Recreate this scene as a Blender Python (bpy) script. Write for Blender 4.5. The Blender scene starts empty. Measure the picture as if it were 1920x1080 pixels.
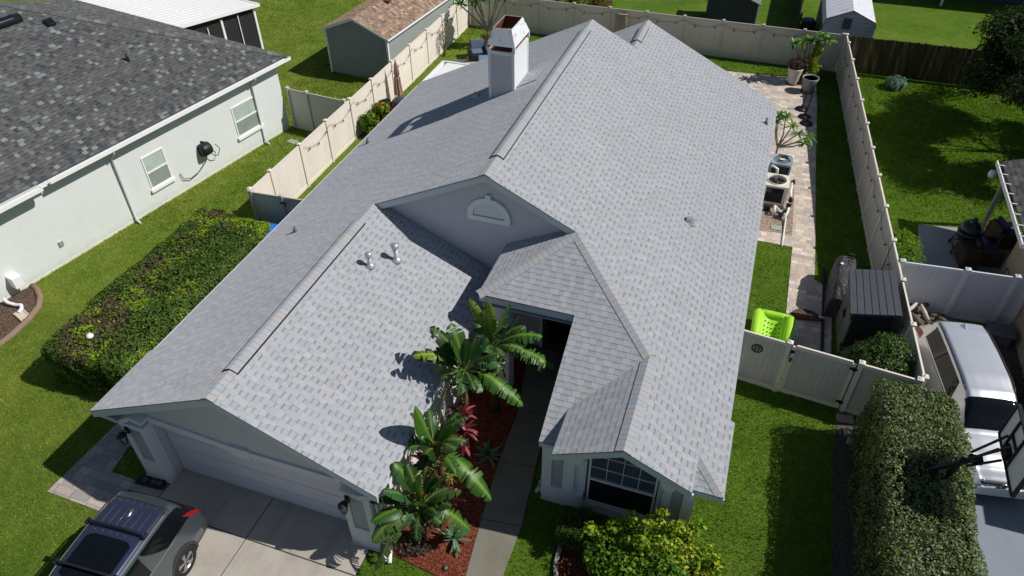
import bpy, bmesh, math, random
import numpy as np
from mathutils import Vector, Matrix

# ------------------------------------------------------------------ camera
scn = bpy.context.scene
cam_d = bpy.data.cameras.new("camera"); cam = bpy.data.objects.new("camera", cam_d)
scn.collection.objects.link(cam); scn.camera = cam
cam_d.sensor_width = 36.0; cam_d.lens = 36.0 * 1372.667 / 1920.0
cam_d.clip_start = 0.2; cam_d.clip_end = 2000
cam.matrix_world = Matrix(((0.94563696, -0.20605889, 0.25161572, 12.95815),
                           (0.32513761, 0.61683229, -0.71680085, -7.23043),
                           (-0.00750151, 0.75964311, 0.65029691, 15.51537),
                           (0, 0, 0, 1)))
# ------------------------------------------------------------------ light
SUN_DIR = Vector((1.0, 0.235, 1.08)).normalized()
SUN_EL = math.asin(SUN_DIR.z); SUN_AZ = math.atan2(SUN_DIR.x, SUN_DIR.y)
w = bpy.data.worlds.new("World"); scn.world = w; w.use_nodes = True
wt = w.node_tree; bg = wt.nodes["Background"]; bg.inputs[1].default_value = 0.05
sky = wt.nodes.new("ShaderNodeTexSky"); sky.sky_type = 'NISHITA'; sky.sun_disc = False
sky.sun_elevation = SUN_EL; sky.sun_rotation = SUN_AZ; sky.air_density = 1.0; sky.dust_density = 0.6
wt.links.new(sky.outputs[0], bg.inputs[0])
sd = bpy.data.lights.new("sun", 'SUN'); sun = bpy.data.objects.new("sun", sd); scn.collection.objects.link(sun)
sd.energy = 4.0; sd.angle = math.radians(0.53); sd.color = (1.0, 0.955, 0.89)
sun.rotation_euler = SUN_DIR.to_track_quat('Z', 'Y').to_euler(); sun.location = (20, 5, 30)
scn.view_settings.view_transform = 'Standard'; scn.view_settings.look = 'None'
scn.view_settings.exposure = 0.15; scn.view_settings.gamma = 1.0
scn.cycles.max_bounces = 6; scn.cycles.transparent_max_bounces = 6
random.seed(7); rng = np.random.default_rng(7)
D2R = math.radians

# ------------------------------------------------------------------ shader expressions
class X:
    """a socket (or number) in node tree t with arithmetic"""
    def __init__(s, t, k): s.t = t; s.k = k
    def m(s, op, *a):
        n = s.t.nodes.new("ShaderNodeMath"); n.operation = op
        for i, v in enumerate((s,) + a):
            v = v.k if isinstance(v, X) else v
            if isinstance(v, (int, float)): n.inputs[i].default_value = v
            else: s.t.links.new(v, n.inputs[i])
        return X(s.t, n.outputs[0])
    def __add__(s, o): return s.m('ADD', o)
    __radd__ = __add__
    def __sub__(s, o): return s.m('SUBTRACT', o)
    def __mul__(s, o): return s.m('MULTIPLY', o)
    __rmul__ = __mul__
    def __truediv__(s, o): return s.m('DIVIDE', o)
    def fl(s): return s.m('FLOOR')
    def fr(s): return s.m('FRACT')
    def lt(s, o): return s.m('LESS_THAN', o)
    def gt(s, o): return s.m('GREATER_THAN', o)
    def mod(s, o): return s.m('FLOORED_MODULO', o)
    def sub1(s): return s.m('MULTIPLY', -1.0).m('ADD', 1.0)
    def clamp(s):
        n = s.m('ADD', 0.0); n.k.node.use_clamp = True; return n

class Mat:
    def __init__(s, name, rough=0.7, metal=0.0, spec=0.3):
        s.m = bpy.data.materials.new(name); s.m.use_nodes = True
        s.t = s.m.node_tree; s.b = s.t.nodes["Principled BSDF"]
        s.b.inputs["Roughness"].default_value = rough; s.b.inputs["Metallic"].default_value = metal
        s.b.inputs["Specular IOR Level"].default_value = spec
        s._v = {}
    def n(s, k): return s.t.nodes.new(k)
    def link(s, a, b): s.t.links.new(a.k if isinstance(a, X) else a, b)
    def coord(s, kind='Object'):
        if kind not in s._v:
            if kind == 'World':
                g = s.n("ShaderNodeNewGeometry"); s._v[kind] = g.outputs['Position']
            else:
                c = s._v.get('_tc') or s.n("ShaderNodeTexCoord"); s._v['_tc'] = c; s._v[kind] = c.outputs[kind]
        return s._v[kind]
    def xyz(s, vec):
        n = s.n("ShaderNodeSeparateXYZ"); s.t.links.new(vec, n.inputs[0]); return [X(s.t, o) for o in n.outputs]
    def comb(s, a, b, c=0.0):
        n = s.n("ShaderNodeCombineXYZ")
        for i, v in enumerate((a, b, c)):
            if isinstance(v, X): s.t.links.new(v.k, n.inputs[i])
            else: n.inputs[i].default_value = v
        return n.outputs[0]
    def noise(s, scale, detail=3, vec=None, rough=0.55, kind='World'):
        n = s.n("ShaderNodeTexNoise"); n.inputs["Scale"].default_value = scale; n.inputs["Detail"].default_value = detail
        n.inputs["Roughness"].default_value = rough
        s.t.links.new(vec if vec is not None else s.coord(kind), n.inputs["Vector"]); return X(s.t, n.outputs["Fac"])
    def voro(s, scale, vec=None, out="Color", kind='World'):
        n = s.n("ShaderNodeTexVoronoi"); n.inputs["Scale"].default_value = scale
        s.t.links.new(vec if vec is not None else s.coord(kind), n.inputs["Vector"]); return n.outputs[out]
    def white(s, vec):
        n = s.n("ShaderNodeTexWhiteNoise"); n.noise_dimensions = '3D'; s.t.links.new(vec, n.inputs[0]); return X(s.t, n.outputs[0])
    def ramp(s, fac, stops, interp='LINEAR'):
        n = s.n("ShaderNodeValToRGB"); n.color_ramp.interpolation = interp; e = n.color_ramp.elements
        while len(e) < len(stops): e.new(0.5)
        for i, (p, c) in enumerate(stops): e[i].position = p; e[i].color = tuple(c) + (1,)
        s.link(fac, n.inputs[0]); return n.outputs[0]
    def mix(s, f, a, b, mode='MIX'):
        n = s.n("ShaderNodeMix"); n.data_type = 'RGBA'; n.blend_type = mode; n.clamp_factor = True
        for v, sk in ((f, n.inputs[0]), (a, n.inputs[6]), (b, n.inputs[7])):
            if isinstance(v, X): s.t.links.new(v.k, sk)
            elif isinstance(v, (int, float)): sk.default_value = v if sk == n.inputs[0] else (v, v, v, 1)
            elif isinstance(v, tuple): sk.default_value = v + (1,)
            else: s.t.links.new(v, sk)
        return n.outputs[2]
    def color(s, c):
        if isinstance(c, tuple): s.b.inputs["Base Color"].default_value = c + (1,)
        else: s.link(c, s.b.inputs["Base Color"])
        return s
    def bump(s, h, dist=0.01, strength=0.6):
        n = s.n("ShaderNodeBump"); n.inputs["Distance"].default_value = dist; n.inputs["Strength"].default_value = strength
        s.link(h, n.inputs["Height"]); s.link(n.outputs[0], s.b.inputs["Normal"]); return s
    def val(s, v): n = s.n("ShaderNodeValue"); n.outputs[0].default_value = v; return X(s.t, n.outputs[0])

def P(name, c, rough=0.7, metal=0.0, spec=0.3, var=0.10, scale=6.0, bump=0.0, bscale=60.0, coat=0.0, kind='World'):
    m = Mat(name, rough, metal, spec)
    if var > 0:
        f = m.noise(scale, 4, kind=kind)
        m.color(m.mix(f, tuple(x * (1 - var * 1.6) for x in c), tuple(min(1, x * (1 + var * 1.6)) for x in c)))
    else: m.color(c)
    if bump: m.bump(m.noise(bscale, 4, kind=kind), 0.01, bump)
    if coat: m.b.inputs["Coat Weight"].default_value = coat; m.b.inputs["Coat Roughness"].default_value = 0.05
    return m.m

# ------------------------------------------------------------------ mesh builder
class MB:
    def __init__(s): s.v = []; s.f = []; s.uv = []; s.mi = []; s.sm = []; s.cm = 0; s.smooth = False
    def face(s, idx, uv=None):
        s.f.append(tuple(idx)); s.uv.append(uv); s.mi.append(s.cm); s.sm.append(s.smooth)
    def poly(s, pts, uv=None):
        b = len(s.v); s.v += [tuple(p) for p in pts]; s.face(range(b, b + len(pts)), uv); return s
    def slab(s, pts, off, uv=None):
        """polygon extruded by the vector off (any plane)"""
        b = len(s.v); n = len(pts); o = Vector(off)
        s.v += [tuple(p) for p in pts] + [tuple(Vector(p) + o) for p in pts]
        a = Vector(pts[0]); nn = Vector((0, 0, 0))
        for i in range(n):
            p, q = Vector(pts[i]) - a, Vector(pts[(i + 1) % n]) - a; nn += p.cross(q)
        flip = nn.dot(o) > 0
        top = list(range(b, b + n)); bot = list(range(b + n, b + 2 * n)); u2 = uv
        if flip: top = top[::-1]; u2 = uv[::-1] if uv else None
        else: bot = bot[::-1]
        s.face(top, u2); s.face(bot)
        for i in range(n):
            j = (i + 1) % n; q = (b + i, b + i + n, b + j + n, b + j)
            s.face(q[::-1] if flip else q)
        return s
    def prism(s, xy, z0, z1, uvz=True):
        area = sum(xy[i][0] * xy[(i + 1) % len(xy)][1] - xy[(i + 1) % len(xy)][0] * xy[i][1] for i in range(len(xy)))
        if area < 0: xy = xy[::-1]
        return s.slab([(x, y, z1) for x, y in xy], (0, 0, z0 - z1), [(x, y) for x, y in xy])
    def obox(s, c, size, rz=0.0, rx=0.0, ry=0.0):
        hx, hy, hz = size[0] / 2, size[1] / 2, size[2] / 2
        R = Matrix.Rotation(rz, 3, 'Z') @ Matrix.Rotation(ry, 3, 'Y') @ Matrix.Rotation(rx, 3, 'X'); c = Vector(c)
        L = [(-hx, -hy, -hz), (hx, -hy, -hz), (hx, hy, -hz), (-hx, hy, -hz), (-hx, -hy, hz), (hx, -hy, hz), (hx, hy, hz), (-hx, hy, hz)]
        b = len(s.v); s.v += [tuple(c + R @ Vector(p)) for p in L]
        for q, (i, j) in (((0, 3, 2, 1), (0, 1)), ((4, 5, 6, 7), (0, 1)), ((0, 1, 5, 4), (0, 2)), ((2, 3, 7, 6), (0, 2)), ((1, 2, 6, 5), (1, 2)), ((3, 0, 4, 7), (1, 2))):
            s.face([b + k for k in q], [(L[k][i], L[k][j]) for k in q])
        return s
    def box(s, x0, x1, y0, y1, z0, z1): return s.obox(((x0 + x1) / 2, (y0 + y1) / 2, (z0 + z1) / 2), (x1 - x0, y1 - y0, z1 - z0))
    def bar(s, a, b, wx, wz):
        a, b = Vector(a), Vector(b); d = b - a; L = d.length; d.normalize()
        up = Vector((0, 0, 1)) if abs(d.z) < 0.95 else Vector((0, 1, 0))
        sx = d.cross(up).normalized(); su = sx.cross(d)
        k = len(s.v)
        for p in (a, b):
            for i, j in ((-1, -1), (1, -1), (1, 1), (-1, 1)): s.v.append(tuple(p + sx * i * wx / 2 + su * j * wz / 2))
        for q, w_ in (((0, 1, 2, 3), 0), ((7, 6, 5, 4), 0)): s.face([k + i for i in q])
        for i in range(4):
            j = (i + 1) % 4; ww = wx if i % 2 == 0 else wz
            s.face([k + i, k + i + 4, k + j + 4, k + j], [(0, 0), (L, 0), (L, ww), (0, ww)])
        return s
    def tube(s, pts, r, n=8, cap=True):
        pts = [Vector(p) for p in pts]; rs = r if isinstance(r, (list, tuple)) else [r] * len(pts)
        b = len(s.v); old = s.smooth; s.smooth = True
        prev = None
        for i, p in enumerate(pts):
            d = (pts[min(i + 1, len(pts) - 1)] - pts[max(i - 1, 0)]).normalized()
            if prev is None:
                u = d.cross(Vector((0, 0, 1)) if abs(d.z) < 0.9 else Vector((1, 0, 0))).normalized()
            else: u = (prev - d * prev.dot(d)).normalized()
            prev = u; v = d.cross(u)
            for k in range(n):
                a = 2 * math.pi * k / n; s.v.append(tuple(p + (u * math.cos(a) + v * math.sin(a)) * rs[i]))
        for i in range(len(pts) - 1):
            for k in range(n):
                k2 = (k + 1) % n; s.face([b + i * n + k, b + i * n + k2, b + (i + 1) * n + k2, b + (i + 1) * n + k])
        s.smooth = False
        if cap:
            s.face([b + k for k in range(n)][::-1]); s.face([b + (len(pts) - 1) * n + k for k in range(n)])
        s.smooth = old
        return s
    def lathe(s, prof, c=(0, 0, 0), n=24, axis='Z', smooth=True, cap=True):
        b = len(s.v); c = Vector(c); old = s.smooth; s.smooth = smooth
        for r, h in prof:
            for k in range(n):
                a = 2 * math.pi * k / n; x, y = r * math.cos(a), r * math.sin(a)
                p = {'Z': (x, y, h), 'X': (h, x, y), 'Y': (y, h, x)}[axis]
                s.v.append(tuple(c + Vector(p)))
        for i in range(len(prof) - 1):
            for k in range(n):
                k2 = (k + 1) % n; s.face([b + i * n + k, b + i * n + k2, b + (i + 1) * n + k2, b + (i + 1) * n + k])
        s.smooth = False
        if cap:
            if prof[0][0] > 1e-4: s.face([b + k for k in range(n)][::-1])
            if prof[-1][0] > 1e-4: s.face([b + (len(prof) - 1) * n + k for k in range(n)])
        s.smooth = old
        return s
    def grid(s, f, nu, nv, closed=False, uv=True):
        """f(i/nu, j/nv) -> point"""
        b = len(s.v)
        for i in range(nu + 1):
            for j in range(nv + 1): s.v.append(tuple(f(i / nu, j / nv)))
        for i in range(nu):
            for j in range(nv):
                q = [b + i * (nv + 1) + j, b + (i + 1) * (nv + 1) + j, b + (i + 1) * (nv + 1) + j + 1, b + i * (nv + 1) + j + 1]
                s.face(q, [(i / nu, j / nv), ((i + 1) / nu, j / nv), ((i + 1) / nu, (j + 1) / nv), (i / nu, (j + 1) / nv)] if uv else None)
        return s
    def build(s, name, mats, parent=None, loc=None, bevel=0.0, **props):
        me = bpy.data.meshes.new(name)
        off = Vector((0, 0, 0))
        if parent is not None and parent.get('_world'):
            off = Vector(parent['_world'])
        elif loc is not None: off = Vector(loc)
        v = [(p[0] - off.x, p[1] - off.y, p[2] - off.z) for p in s.v]
        me.from_pydata(v, [], s.f)
        if any(u is not None for u in s.uv):
            lay = me.uv_layers.new(name="UVMap"); data = np.zeros(len(me.loops) * 2, dtype=np.float32); k = 0
            for f, u in zip(s.f, s.uv):
                if u is not None:
                    for i, q in enumerate(u): data[2 * (k + i)] = q[0]; data[2 * (k + i) + 1] = q[1]
                k += len(f)
            lay.data.foreach_set('uv', data)
        me.polygons.foreach_set('material_index', s.mi); me.polygons.foreach_set('use_smooth', s.sm)
        for m in (mats if isinstance(mats, (list, tuple)) else [mats]): me.materials.append(m)
        me.update()
        o = bpy.data.objects.new(name, me); scn.collection.objects.link(o)
        if parent is not None: o.parent = parent
        elif loc is not None: o.location = off
        if bevel:
            bv = o.modifiers.new("bevel", 'BEVEL'); bv.width = bevel; bv.segments = 2; bv.limit_method = 'ANGLE'; bv.angle_limit = D2R(40)
        if parent is not None and parent.get('_world'): o['_world'] = tuple(parent['_world'])
        elif loc is not None: o['_world'] = tuple(off)
        for k, q in props.items(): o[k] = q
        return o

def thing(name, label, cat, loc=(0, 0, 0), group=None, rz=0.0, world=True):
    o = bpy.data.objects.new(name, None); scn.collection.objects.link(o); o.location = loc; o.rotation_euler = (0, 0, rz)
    o.empty_display_size = 0.1
    o['label'] = label; o['category'] = cat
    if group: o['group'] = group
    if world: o['_world'] = tuple(float(q) for q in loc)
    return o
def tag(o, label, cat, group=None, kind=None):
    o['label'] = label; o['category'] = cat
    if group: o['group'] = group
    if kind: o['kind'] = kind
    return o
def kids(o): return [c for c in bpy.data.objects if c.parent == o]
def dup(root, loc, rz=0.0, label=None, scale=None):
    r = root.copy(); scn.collection.objects.link(r); r.location = loc; r.rotation_euler = (0, 0, rz)
    if scale: r.scale = (scale,) * 3
    if label: r['label'] = label
    for ch in kids(root):
        c = ch.copy(); scn.collection.objects.link(c); c.parent = r
        for g in kids(ch):
            d = g.copy(); scn.collection.objects.link(d); d.parent = c
    return r
# ------------------------------------------------------------------ materials
def shingle(name, base, row=0.147, tab=0.15, vary=0.10, hues=None, dash=0.30, edge=0.5, seed=0.0, big=0.05, dashw=0.72):
    """laminated shingles; UV: u along the eave, v up the slope, in metres"""
    m = Mat(name, 0.92, 0, 0.15); m.b.inputs['Diffuse Roughness'].default_value = 0.45
    u, v, _ = m.xyz(m.coord('UV'))
    r = (v / row).fl(); fv = (v / row).fr()
    sh = m.white(m.comb(r, seed, 3.0)) * 5.0
    wob = m.noise(3.1, 1, vec=m.comb(u, r * 7.31, 0.0)) * 0.22
    uu = (u + sh + wob) / tab; c = uu.fl(); fu = uu.fr()
    rnd = m.white(m.comb(c, r, seed + 1.0)); rnd2 = m.white(m.comb(c, r, seed + 5.0))
    col = m.ramp(rnd2, hues, 'CONSTANT') if hues else m.mix(1.0, base, base)
    br = (rnd - 0.5) * (2 * vary) + 1.0
    col = m.mix(1.0, col, m.comb(br, br, br), 'MULTIPLY')
    rec = c.mod(2.0).gt(0.5)                       # recessed tab between two laminated ones
    dd = rec * fv.gt(dashw) * (fu - 0.5).m('ABSOLUTE').lt(0.47)
    d2 = rec * 0.05
    line = fv.lt(0.06) * edge; seam = fu.lt(0.05) * 0.25
    dark = ((dd * (rnd2 * 0.6 + 0.65) * dash) + line + d2 + seam).sub1()
    col = m.mix(1.0, col, m.comb(dark, dark, dark), 'MULTIPLY')
    g = m.noise(330, 2); g = (g - 0.5) * 0.5 + 1.0; bigf = (m.noise(0.55, 4) - 0.5) * (big * 4) + 1.0; streak = (m.noise(1.0, 4, vec=m.comb(u * 2.2, v * .16, seed), rough=.6) - 0.5) * (big * 3.2) + 1.0; g = g * bigf * streak
    col = m.mix(1.0, col, m.comb(g, g, g), 'MULTIPLY')
    m.color(col)
    h = fv.sub1() * 0.9 + rec.sub1() * 0.6 + m.noise(250, 2) * 0.25
    m.bump(h, 0.006, 0.75)
    return m.m
GH = [(0.0, (.398, .416, .454)), (0.36, (.390, .412, .441)), (0.60, (.408, .422, .456)), (0.80, (.386, .410, .434)), (0.91, (.414, .414, .424)), (0.955, (.402, .416, .424)), (0.99, (.424, .408, .430))]
M = {}
M['shingle'] = shingle('grey_blue_shingle', (.4, .42, .45), hues=GH, tab=0.147, dash=0.30, edge=0.10, vary=0.05, big=0.035)
M['shingle_front'] = shingle('grey_blue_shingle_front', (.4, .42, .45), hues=GH, tab=0.17, dash=0.16, edge=0.55, vary=0.06, big=0.035, seed=4.0)
M['shingle_left'] = shingle('grey_blue_shingle_left', (.4, .42, .45), hues=GH, tab=0.17, dash=0.14, edge=0.30, vary=0.05, big=0.05, seed=9.0)
M['shingle_nb'] = shingle('dark_mixed_shingle', (.1, .1, .1), tab=0.17, vary=0.16, dash=0.42, edge=0.25, seed=2.0, big=0.03,
    hues=[(0, (.105, .109, .111)), (.36, (.092, .098, .101)), (.56, (.072, .077, .090)), (.68, (.108, .101, .098)), (.76, (.118, .122, .120)), (.86, (.20, .22, .215)), (.95, (.15, .158, .155))])
M['shingle_brown'] = shingle('brown_shingle', (.3, .2, .13), tab=0.17, vary=0.25, dash=0.2, edge=0.3, seed=6.0,
    hues=[(0, (.33, .225, .16)), (.3, (.38, .27, .195)), (.55, (.28, .20, .15)), (.75, (.42, .31, .235)), (.9, (.24, .175, .135))])
M['shingle_grey'] = shingle('weathered_shingle', (.2, .2, .2), tab=0.3, vary=0.2, dash=0.3, edge=0.6, seed=8.0, hues=[(0, (.13, .12, .115)), (.5, (.16, .15, .14)), (.8, (.11, .105, .10))])
def caps(name, hues, n=0.145):
    m = Mat(name, 0.9, 0, 0.15); m.b.inputs['Diffuse Roughness'].default_value = 0.45; u, v, _ = m.xyz(m.coord('UV')); c = (u / n).fl(); f = (u / n).fr()
    r = m.white(m.comb(c, 0.0, 1.0)); col = m.ramp(r, hues, 'CONSTANT')
    d = (f.lt(0.07) * 0.4).sub1() * ((m.noise(300, 2) - 0.5) * 0.5 + 1.0); col = m.mix(1.0, col, m.comb(d, d, d), 'MULTIPLY'); m.color(col)
    m.bump(f.sub1(), 0.006, 0.8); return m.m
M['cap'] = caps('ridge_cap', [(0, (.39, .405, .44)), (.3, (.35, .385, .42)), (.5, (.41, .395, .40)), (.65, (.38, .395, .42)), (.82, (.34, .37, .395)), (.92, (.40, .395, .40))])
M['cap_nb'] = caps('dark_hip_cap', [(0, (.11, .115, .115)), (.35, (.15, .16, .155)), (.55, (.095, .088, .085)), (.7, (.125, .125, .12)), (.88, (.20, .215, .21))], 0.2)
def grass(name, a, b, c):
    m = Mat(name, 0.95, 0, 0.1)
    n1 = m.noise(0.35, 5, rough=0.65); n2 = m.noise(26, 4, rough=0.7); n3 = m.noise(2.4, 5, rough=0.7)
    f = n1 * 0.5 + n3 * 0.4 + n2 * 0.45 - 0.17
    col = m.ramp(f, [(0.30, a), (0.5, b), (0.68, c)])
    x = m.xyz(m.coord('World'))[0]; w = ((x * -0.12) + 0.35 + (n3 - 0.5) * 1.2).clamp()     # the left lots are drier and yellower
    w2 = (m.noise(0.9, 5, rough=.7) - 0.30).clamp() * 1.9
    col = m.mix(w * w2, col, m.mix(f, (.11, .15, .016), (.37, .385, .075)))
    fine = ((m.noise(70, 4, rough=0.85) - 0.5) * 1.8 + 1.0) * ((m.noise(14, 4, rough=0.75) - 0.5) * 1.3 + 1.0)
    col = m.mix(1.0, col, m.comb(fine, fine, fine), 'MULTIPLY')
    m.color(col); m.bump(m.noise(60, 4, rough=0.8), 0.05, 0.9); return m.m
M['grass'] = grass('lawn_grass', (.052, .118, .012), (.098, .18, .018), (.17, .245, .033))
def stucco(name, c, dirt=(.30, .27, .20), amt=0.35):
    m = Mat(name, 0.92, 0, 0.2); x, y, z = m.xyz(m.coord('World'))
    base = m.noise(1.3, 5, rough=.65); run = m.noise(1.0, 4, vec=m.comb(x * 3.0, y * 3.0, z * .35)); low = ((z * -2.2) + 0.75 + (m.noise(5, 4) - 0.5) * 1.2).clamp()
    col = m.mix(base, tuple(q * .93 for q in c), tuple(min(1, q * 1.05) for q in c)); col = m.mix(((run - 0.58).clamp() * 3.5).clamp() * amt, col, tuple(q * .72 for q in c)); col = m.mix(low * amt, col, dirt)
    m.color(col); m.bump(m.noise(45, 4), 0.012, 0.45); return m.m
M['wall'] = stucco('grey_stucco', (.54, .535, .59))
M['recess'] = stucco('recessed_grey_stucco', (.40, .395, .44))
M['wall_light'] = stucco('pale_grey_stucco', (.68, .675, .72))
M['wall_side'] = stucco('sunlit_side_stucco', (.74, .73, .70))  # paler stucco copy, sunlight put into the colour
M['fascia'] = P('blue_grey_fascia', (.54, .57, .66), 0.55, var=0.04)
M['trim'] = P('white_trim_paint', (.74, .76, .78), 0.5, var=0.03)
M['white'] = P('white_metal', (.80, .80, .80), 0.45, var=0.04)
M['garage_door'] = P('garage_door_paint', (.66, .655, .72), 0.5, var=0.03, scale=1)
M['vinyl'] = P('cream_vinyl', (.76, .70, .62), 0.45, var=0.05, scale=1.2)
M['vinyl_shaded'] = P('shaded_vinyl', (.50, .485, .43), 0.5, var=0.06, scale=1.2)  # darker copy of the cream vinyl, shade put into the colour
M['vinyl_white'] = P('white_vinyl', (.66, .67, .72), 0.4, var=0.05, scale=1.5)
M['black'] = P('black_plastic', (.015, .016, .02), 0.45, var=0.1)
M['black_gloss'] = P('black_gloss', (.01, .011, .016), 0.15, var=0.0, spec=0.5)
M['black_metal'] = P('black_metal', (.02, .02, .022), 0.5, metal=0.3, var=0.1)
M['glass_dark'] = P('dark_glass', (.006, .007, .009), 0.06, spec=0.6, var=0.0)
M['sage'] = stucco('sage_stucco', (.675, .71, .70))
M['sage_trim'] = P('sage_trim', (.55, .61, .60), 0.6, var=0.03)
M['beige_wall'] = stucco('beige_stucco', (.42, .34, .25))
M['pvc'] = P('white_pvc', (.76, .73, .65), 0.4, var=0.08, scale=9)
M['galv'] = P('galvanised_steel', (.50, .53, .55), 0.42, metal=0.55, var=0.12, scale=14)
M['rust'] = P('rusty_steel', (.16, .055, .03), 0.85, var=0.35, scale=9, bump=0.3)
def concrete(name, c, var=0.12, rough=0.9, tyre=0.0):
    m = Mat(name, rough, 0, 0.2); x, y, _ = m.xyz(m.coord('World'))
    f = m.noise(0.9, 6, rough=0.6) * 0.7 + m.noise(45, 3) * 0.35
    col = m.ramp(f, [(0.3, tuple(q * (1 - var * 2) for q in c)), (0.52, c), (0.75, tuple(q * (1 + var * 1.3) for q in c))])
    st = m.noise(2.3, 6, rough=0.75); spots = m.noise(7.0, 3); cr = X(m.t, m.voro(1.15, vec=m.comb(x + (m.noise(3, 4) * .5), y + (m.noise(2.2, 4) * .5), 0.0), out="Distance"))
    k = ((st - 0.56).clamp() * 2.2).clamp() * 0.30 + spots.gt(0.71) * 0.12
    if tyre:
        tr = m.noise(1.0, 4, vec=m.comb(x * 1.9, y * 0.12, 0.0)); k = k + ((tr - 0.5).clamp() * 3.0).clamp() * tyre
    k = k.sub1(); m.color(m.mix(1.0, col, m.comb(k, k, k), 'MULTIPLY')); m.bump(m.noise(130, 3), 0.004, 0.5); return m.m
M['concrete'] = concrete('driveway_concrete', (.41, .375, .33), tyre=0.28)
M['walk'] = concrete('walkway_concrete', (.19, .18, .145), 0.20)
M['asphalt'] = concrete('blue_grey_sealed_drive', (.235, .265, .315), 0.06)
M['slab'] = concrete('patio_slab', (.30, .31, .34), 0.10)
def pavers(name, hues, bw=0.2, bh=0.2, vary=0.12, kind='World'):
    m = Mat(name, 0.9, 0, 0.2)
    x, y, _ = m.xyz(m.coord(kind))
    r = (y / bh).fl(); fv = (y / bh).fr()
    off = m.white(m.comb(r, 2.0, 0.0)) * 3.0
    wn = m.white(m.comb(r, 9.0, 0.0)); ww = wn.gt(0.45) * (bw * 0.55) + bw
    uu = (x + off) / ww; c = uu.fl(); fu = uu.fr()
    col = m.ramp(m.white(m.comb(c, r, 0.0)), hues, 'CONSTANT')
    b = (m.white(m.comb(c, r, 4.0)) - 0.5) * (2 * vary) + 1.0 + (m.noise(22, 4) - 0.5) * 0.5
    joint = ((fu.lt(0.045) + fv.lt(0.05)).clamp() * 0.45).sub1(); b = b * joint
    m.color(m.mix(1.0, col, m.comb(b, b, b), 'MULTIPLY')); m.bump(joint + m.noise(60, 3) * 0.3, 0.006, 0.6); return m.m
PH = [(0, (.54, .45, .375)), (.25, (.49, .44, .39)), (.45, (.60, .52, .435)), (.62, (.42, .385, .355)), (.78, (.64, .565, .485)), (.9, (.52, .40, .325))]
M['pavers'] = pavers('tan_pavers', PH, 0.22, 0.19, 0.12)
M['pavers2'] = pavers('worn_grey_pavers', [(0, (.36, .32, .30)), (.3, (.42, .36, .33)), (.6, (.31, .29, .28)), (.85, (.46, .40, .36))], 0.32, 0.21, 0.08)
def mulchm(name, a, b, c):
    m = Mat(name, 0.95, 0, 0.1); v = X(m.t, m.xyz(m.voro(38, out="Color"))[0].k); n = m.noise(90, 4, rough=0.8)
    m.color(m.ramp(v * 0.6 + n * 0.5, [(0.2, a), (0.5, b), (0.85, c)])); m.bump(v + n, 0.03, 1.0); return m.m
M['mulch_red'] = mulchm('red_mulch', (.05, .012, .008), (.17, .042, .023), (.36, .115, .07))
M['mulch_brown'] = mulchm('brown_mulch', (.045, .028, .02), (.11, .07, .05), (.24, .17, .14))
M['gravel'] = mulchm('gravel', (.16, .11, .08), (.34, .25, .19), (.60, .50, .42))
M['dirt'] = mulchm('bare_dirt', (.06, .05, .04), (.11, .095, .08), (.17, .15, .13))
def leafm(name, rough=0.45, trans=0.35, spec=0.35):
    m = Mat(name, rough, 0, spec); a = m.n("ShaderNodeAttribute"); a.attribute_name = "Col"
    m.color(a.outputs['Color'])
    tr = m.n("ShaderNodeBsdfTranslucent"); hs = m.n("ShaderNodeHueSaturation"); hs.inputs['Value'].default_value = 1.5; hs.inputs['Saturation'].default_value = 1.15
    m.t.links.new(a.outputs['Color'], hs.inputs['Color']); m.t.links.new(hs.outputs[0], tr.inputs[0])
    mx = m.n("ShaderNodeMixShader"); mx.inputs[0].default_value = trans
    m.t.links.new(m.b.outputs[0], mx.inputs[1]); m.t.links.new(tr.outputs[0], mx.inputs[2])
    m.t.links.new(mx.outputs[0], m.t.nodes['Material Output'].inputs[0]); return m.m
M['leaf'] = leafm('leaf', 0.6, 0.35, 0.18); M['leaf_gloss'] = leafm('glossy_leaf', 0.42, 0.22, 0.35); M['leaf_hedge'] = leafm('hedge_leaf', 0.45, 0.22, 0.32)
M['blade'] = leafm('grass_blade', 0.7, 0.3, 0.15)
M['bark'] = P('bark', (.13, .09, .06), 0.95, var=0.3, scale=12, bump=0.8, bscale=25)
M['bark_grey'] = P('grey_bark', (.24, .22, .18), 0.9, var=0.25, scale=12, bump=0.6, bscale=25)
M['soil'] = P('dark_soil', (.03, .02, .015), 0.95, var=0.3, scale=20)
# ------------------------------------------------------------------ ground and surfaces
def struct(o): o['kind'] = 'structure'; return o
g = MB(); g.poly([(-220, -160, 0), (240, -160, 0), (240, 300, 0), (-220, 300, 0)]); struct(g.build('ground', M['grass']))
def sheet(name, xy, z, mat, base=-0.05):
    b = MB(); b.prism(xy, base, z); return struct(b.build(name, mat))
def joint(b, a, c, wd=0.012, z=0.0125):
    a, c = Vector(a + (z,)), Vector(c + (z,)); d = (c - a).normalized(); n = Vector((-d.y, d.x, 0)) * wd / 2
    b.poly([a - n, c - n, c + n, a + n])
# driveway: three columns of slabs with open joints between them
dr = MB(); gp = 0.014
xs = [1.32, 4.0, 6.86]; ys = [-14, -10.6, -7.2, -3.9, -0.62, 0.62]
for i in range(2):
    for j in range(5):
        dr.prism([(xs[i] + gp, ys[j] + gp), (xs[i + 1] - gp, ys[j] + gp), (xs[i + 1] - gp, ys[j + 1] - gp), (xs[i] + gp, ys[j + 1] - gp)], -0.05, 0.035)
struct(dr.build('driveway', M['concrete'], bevel=0.008))
sheet('driveway_bed', [(1.30, -14), (6.88, -14), (6.88, 0.63), (1.30, 0.63)], 0.012, M['dirt'])
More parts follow.
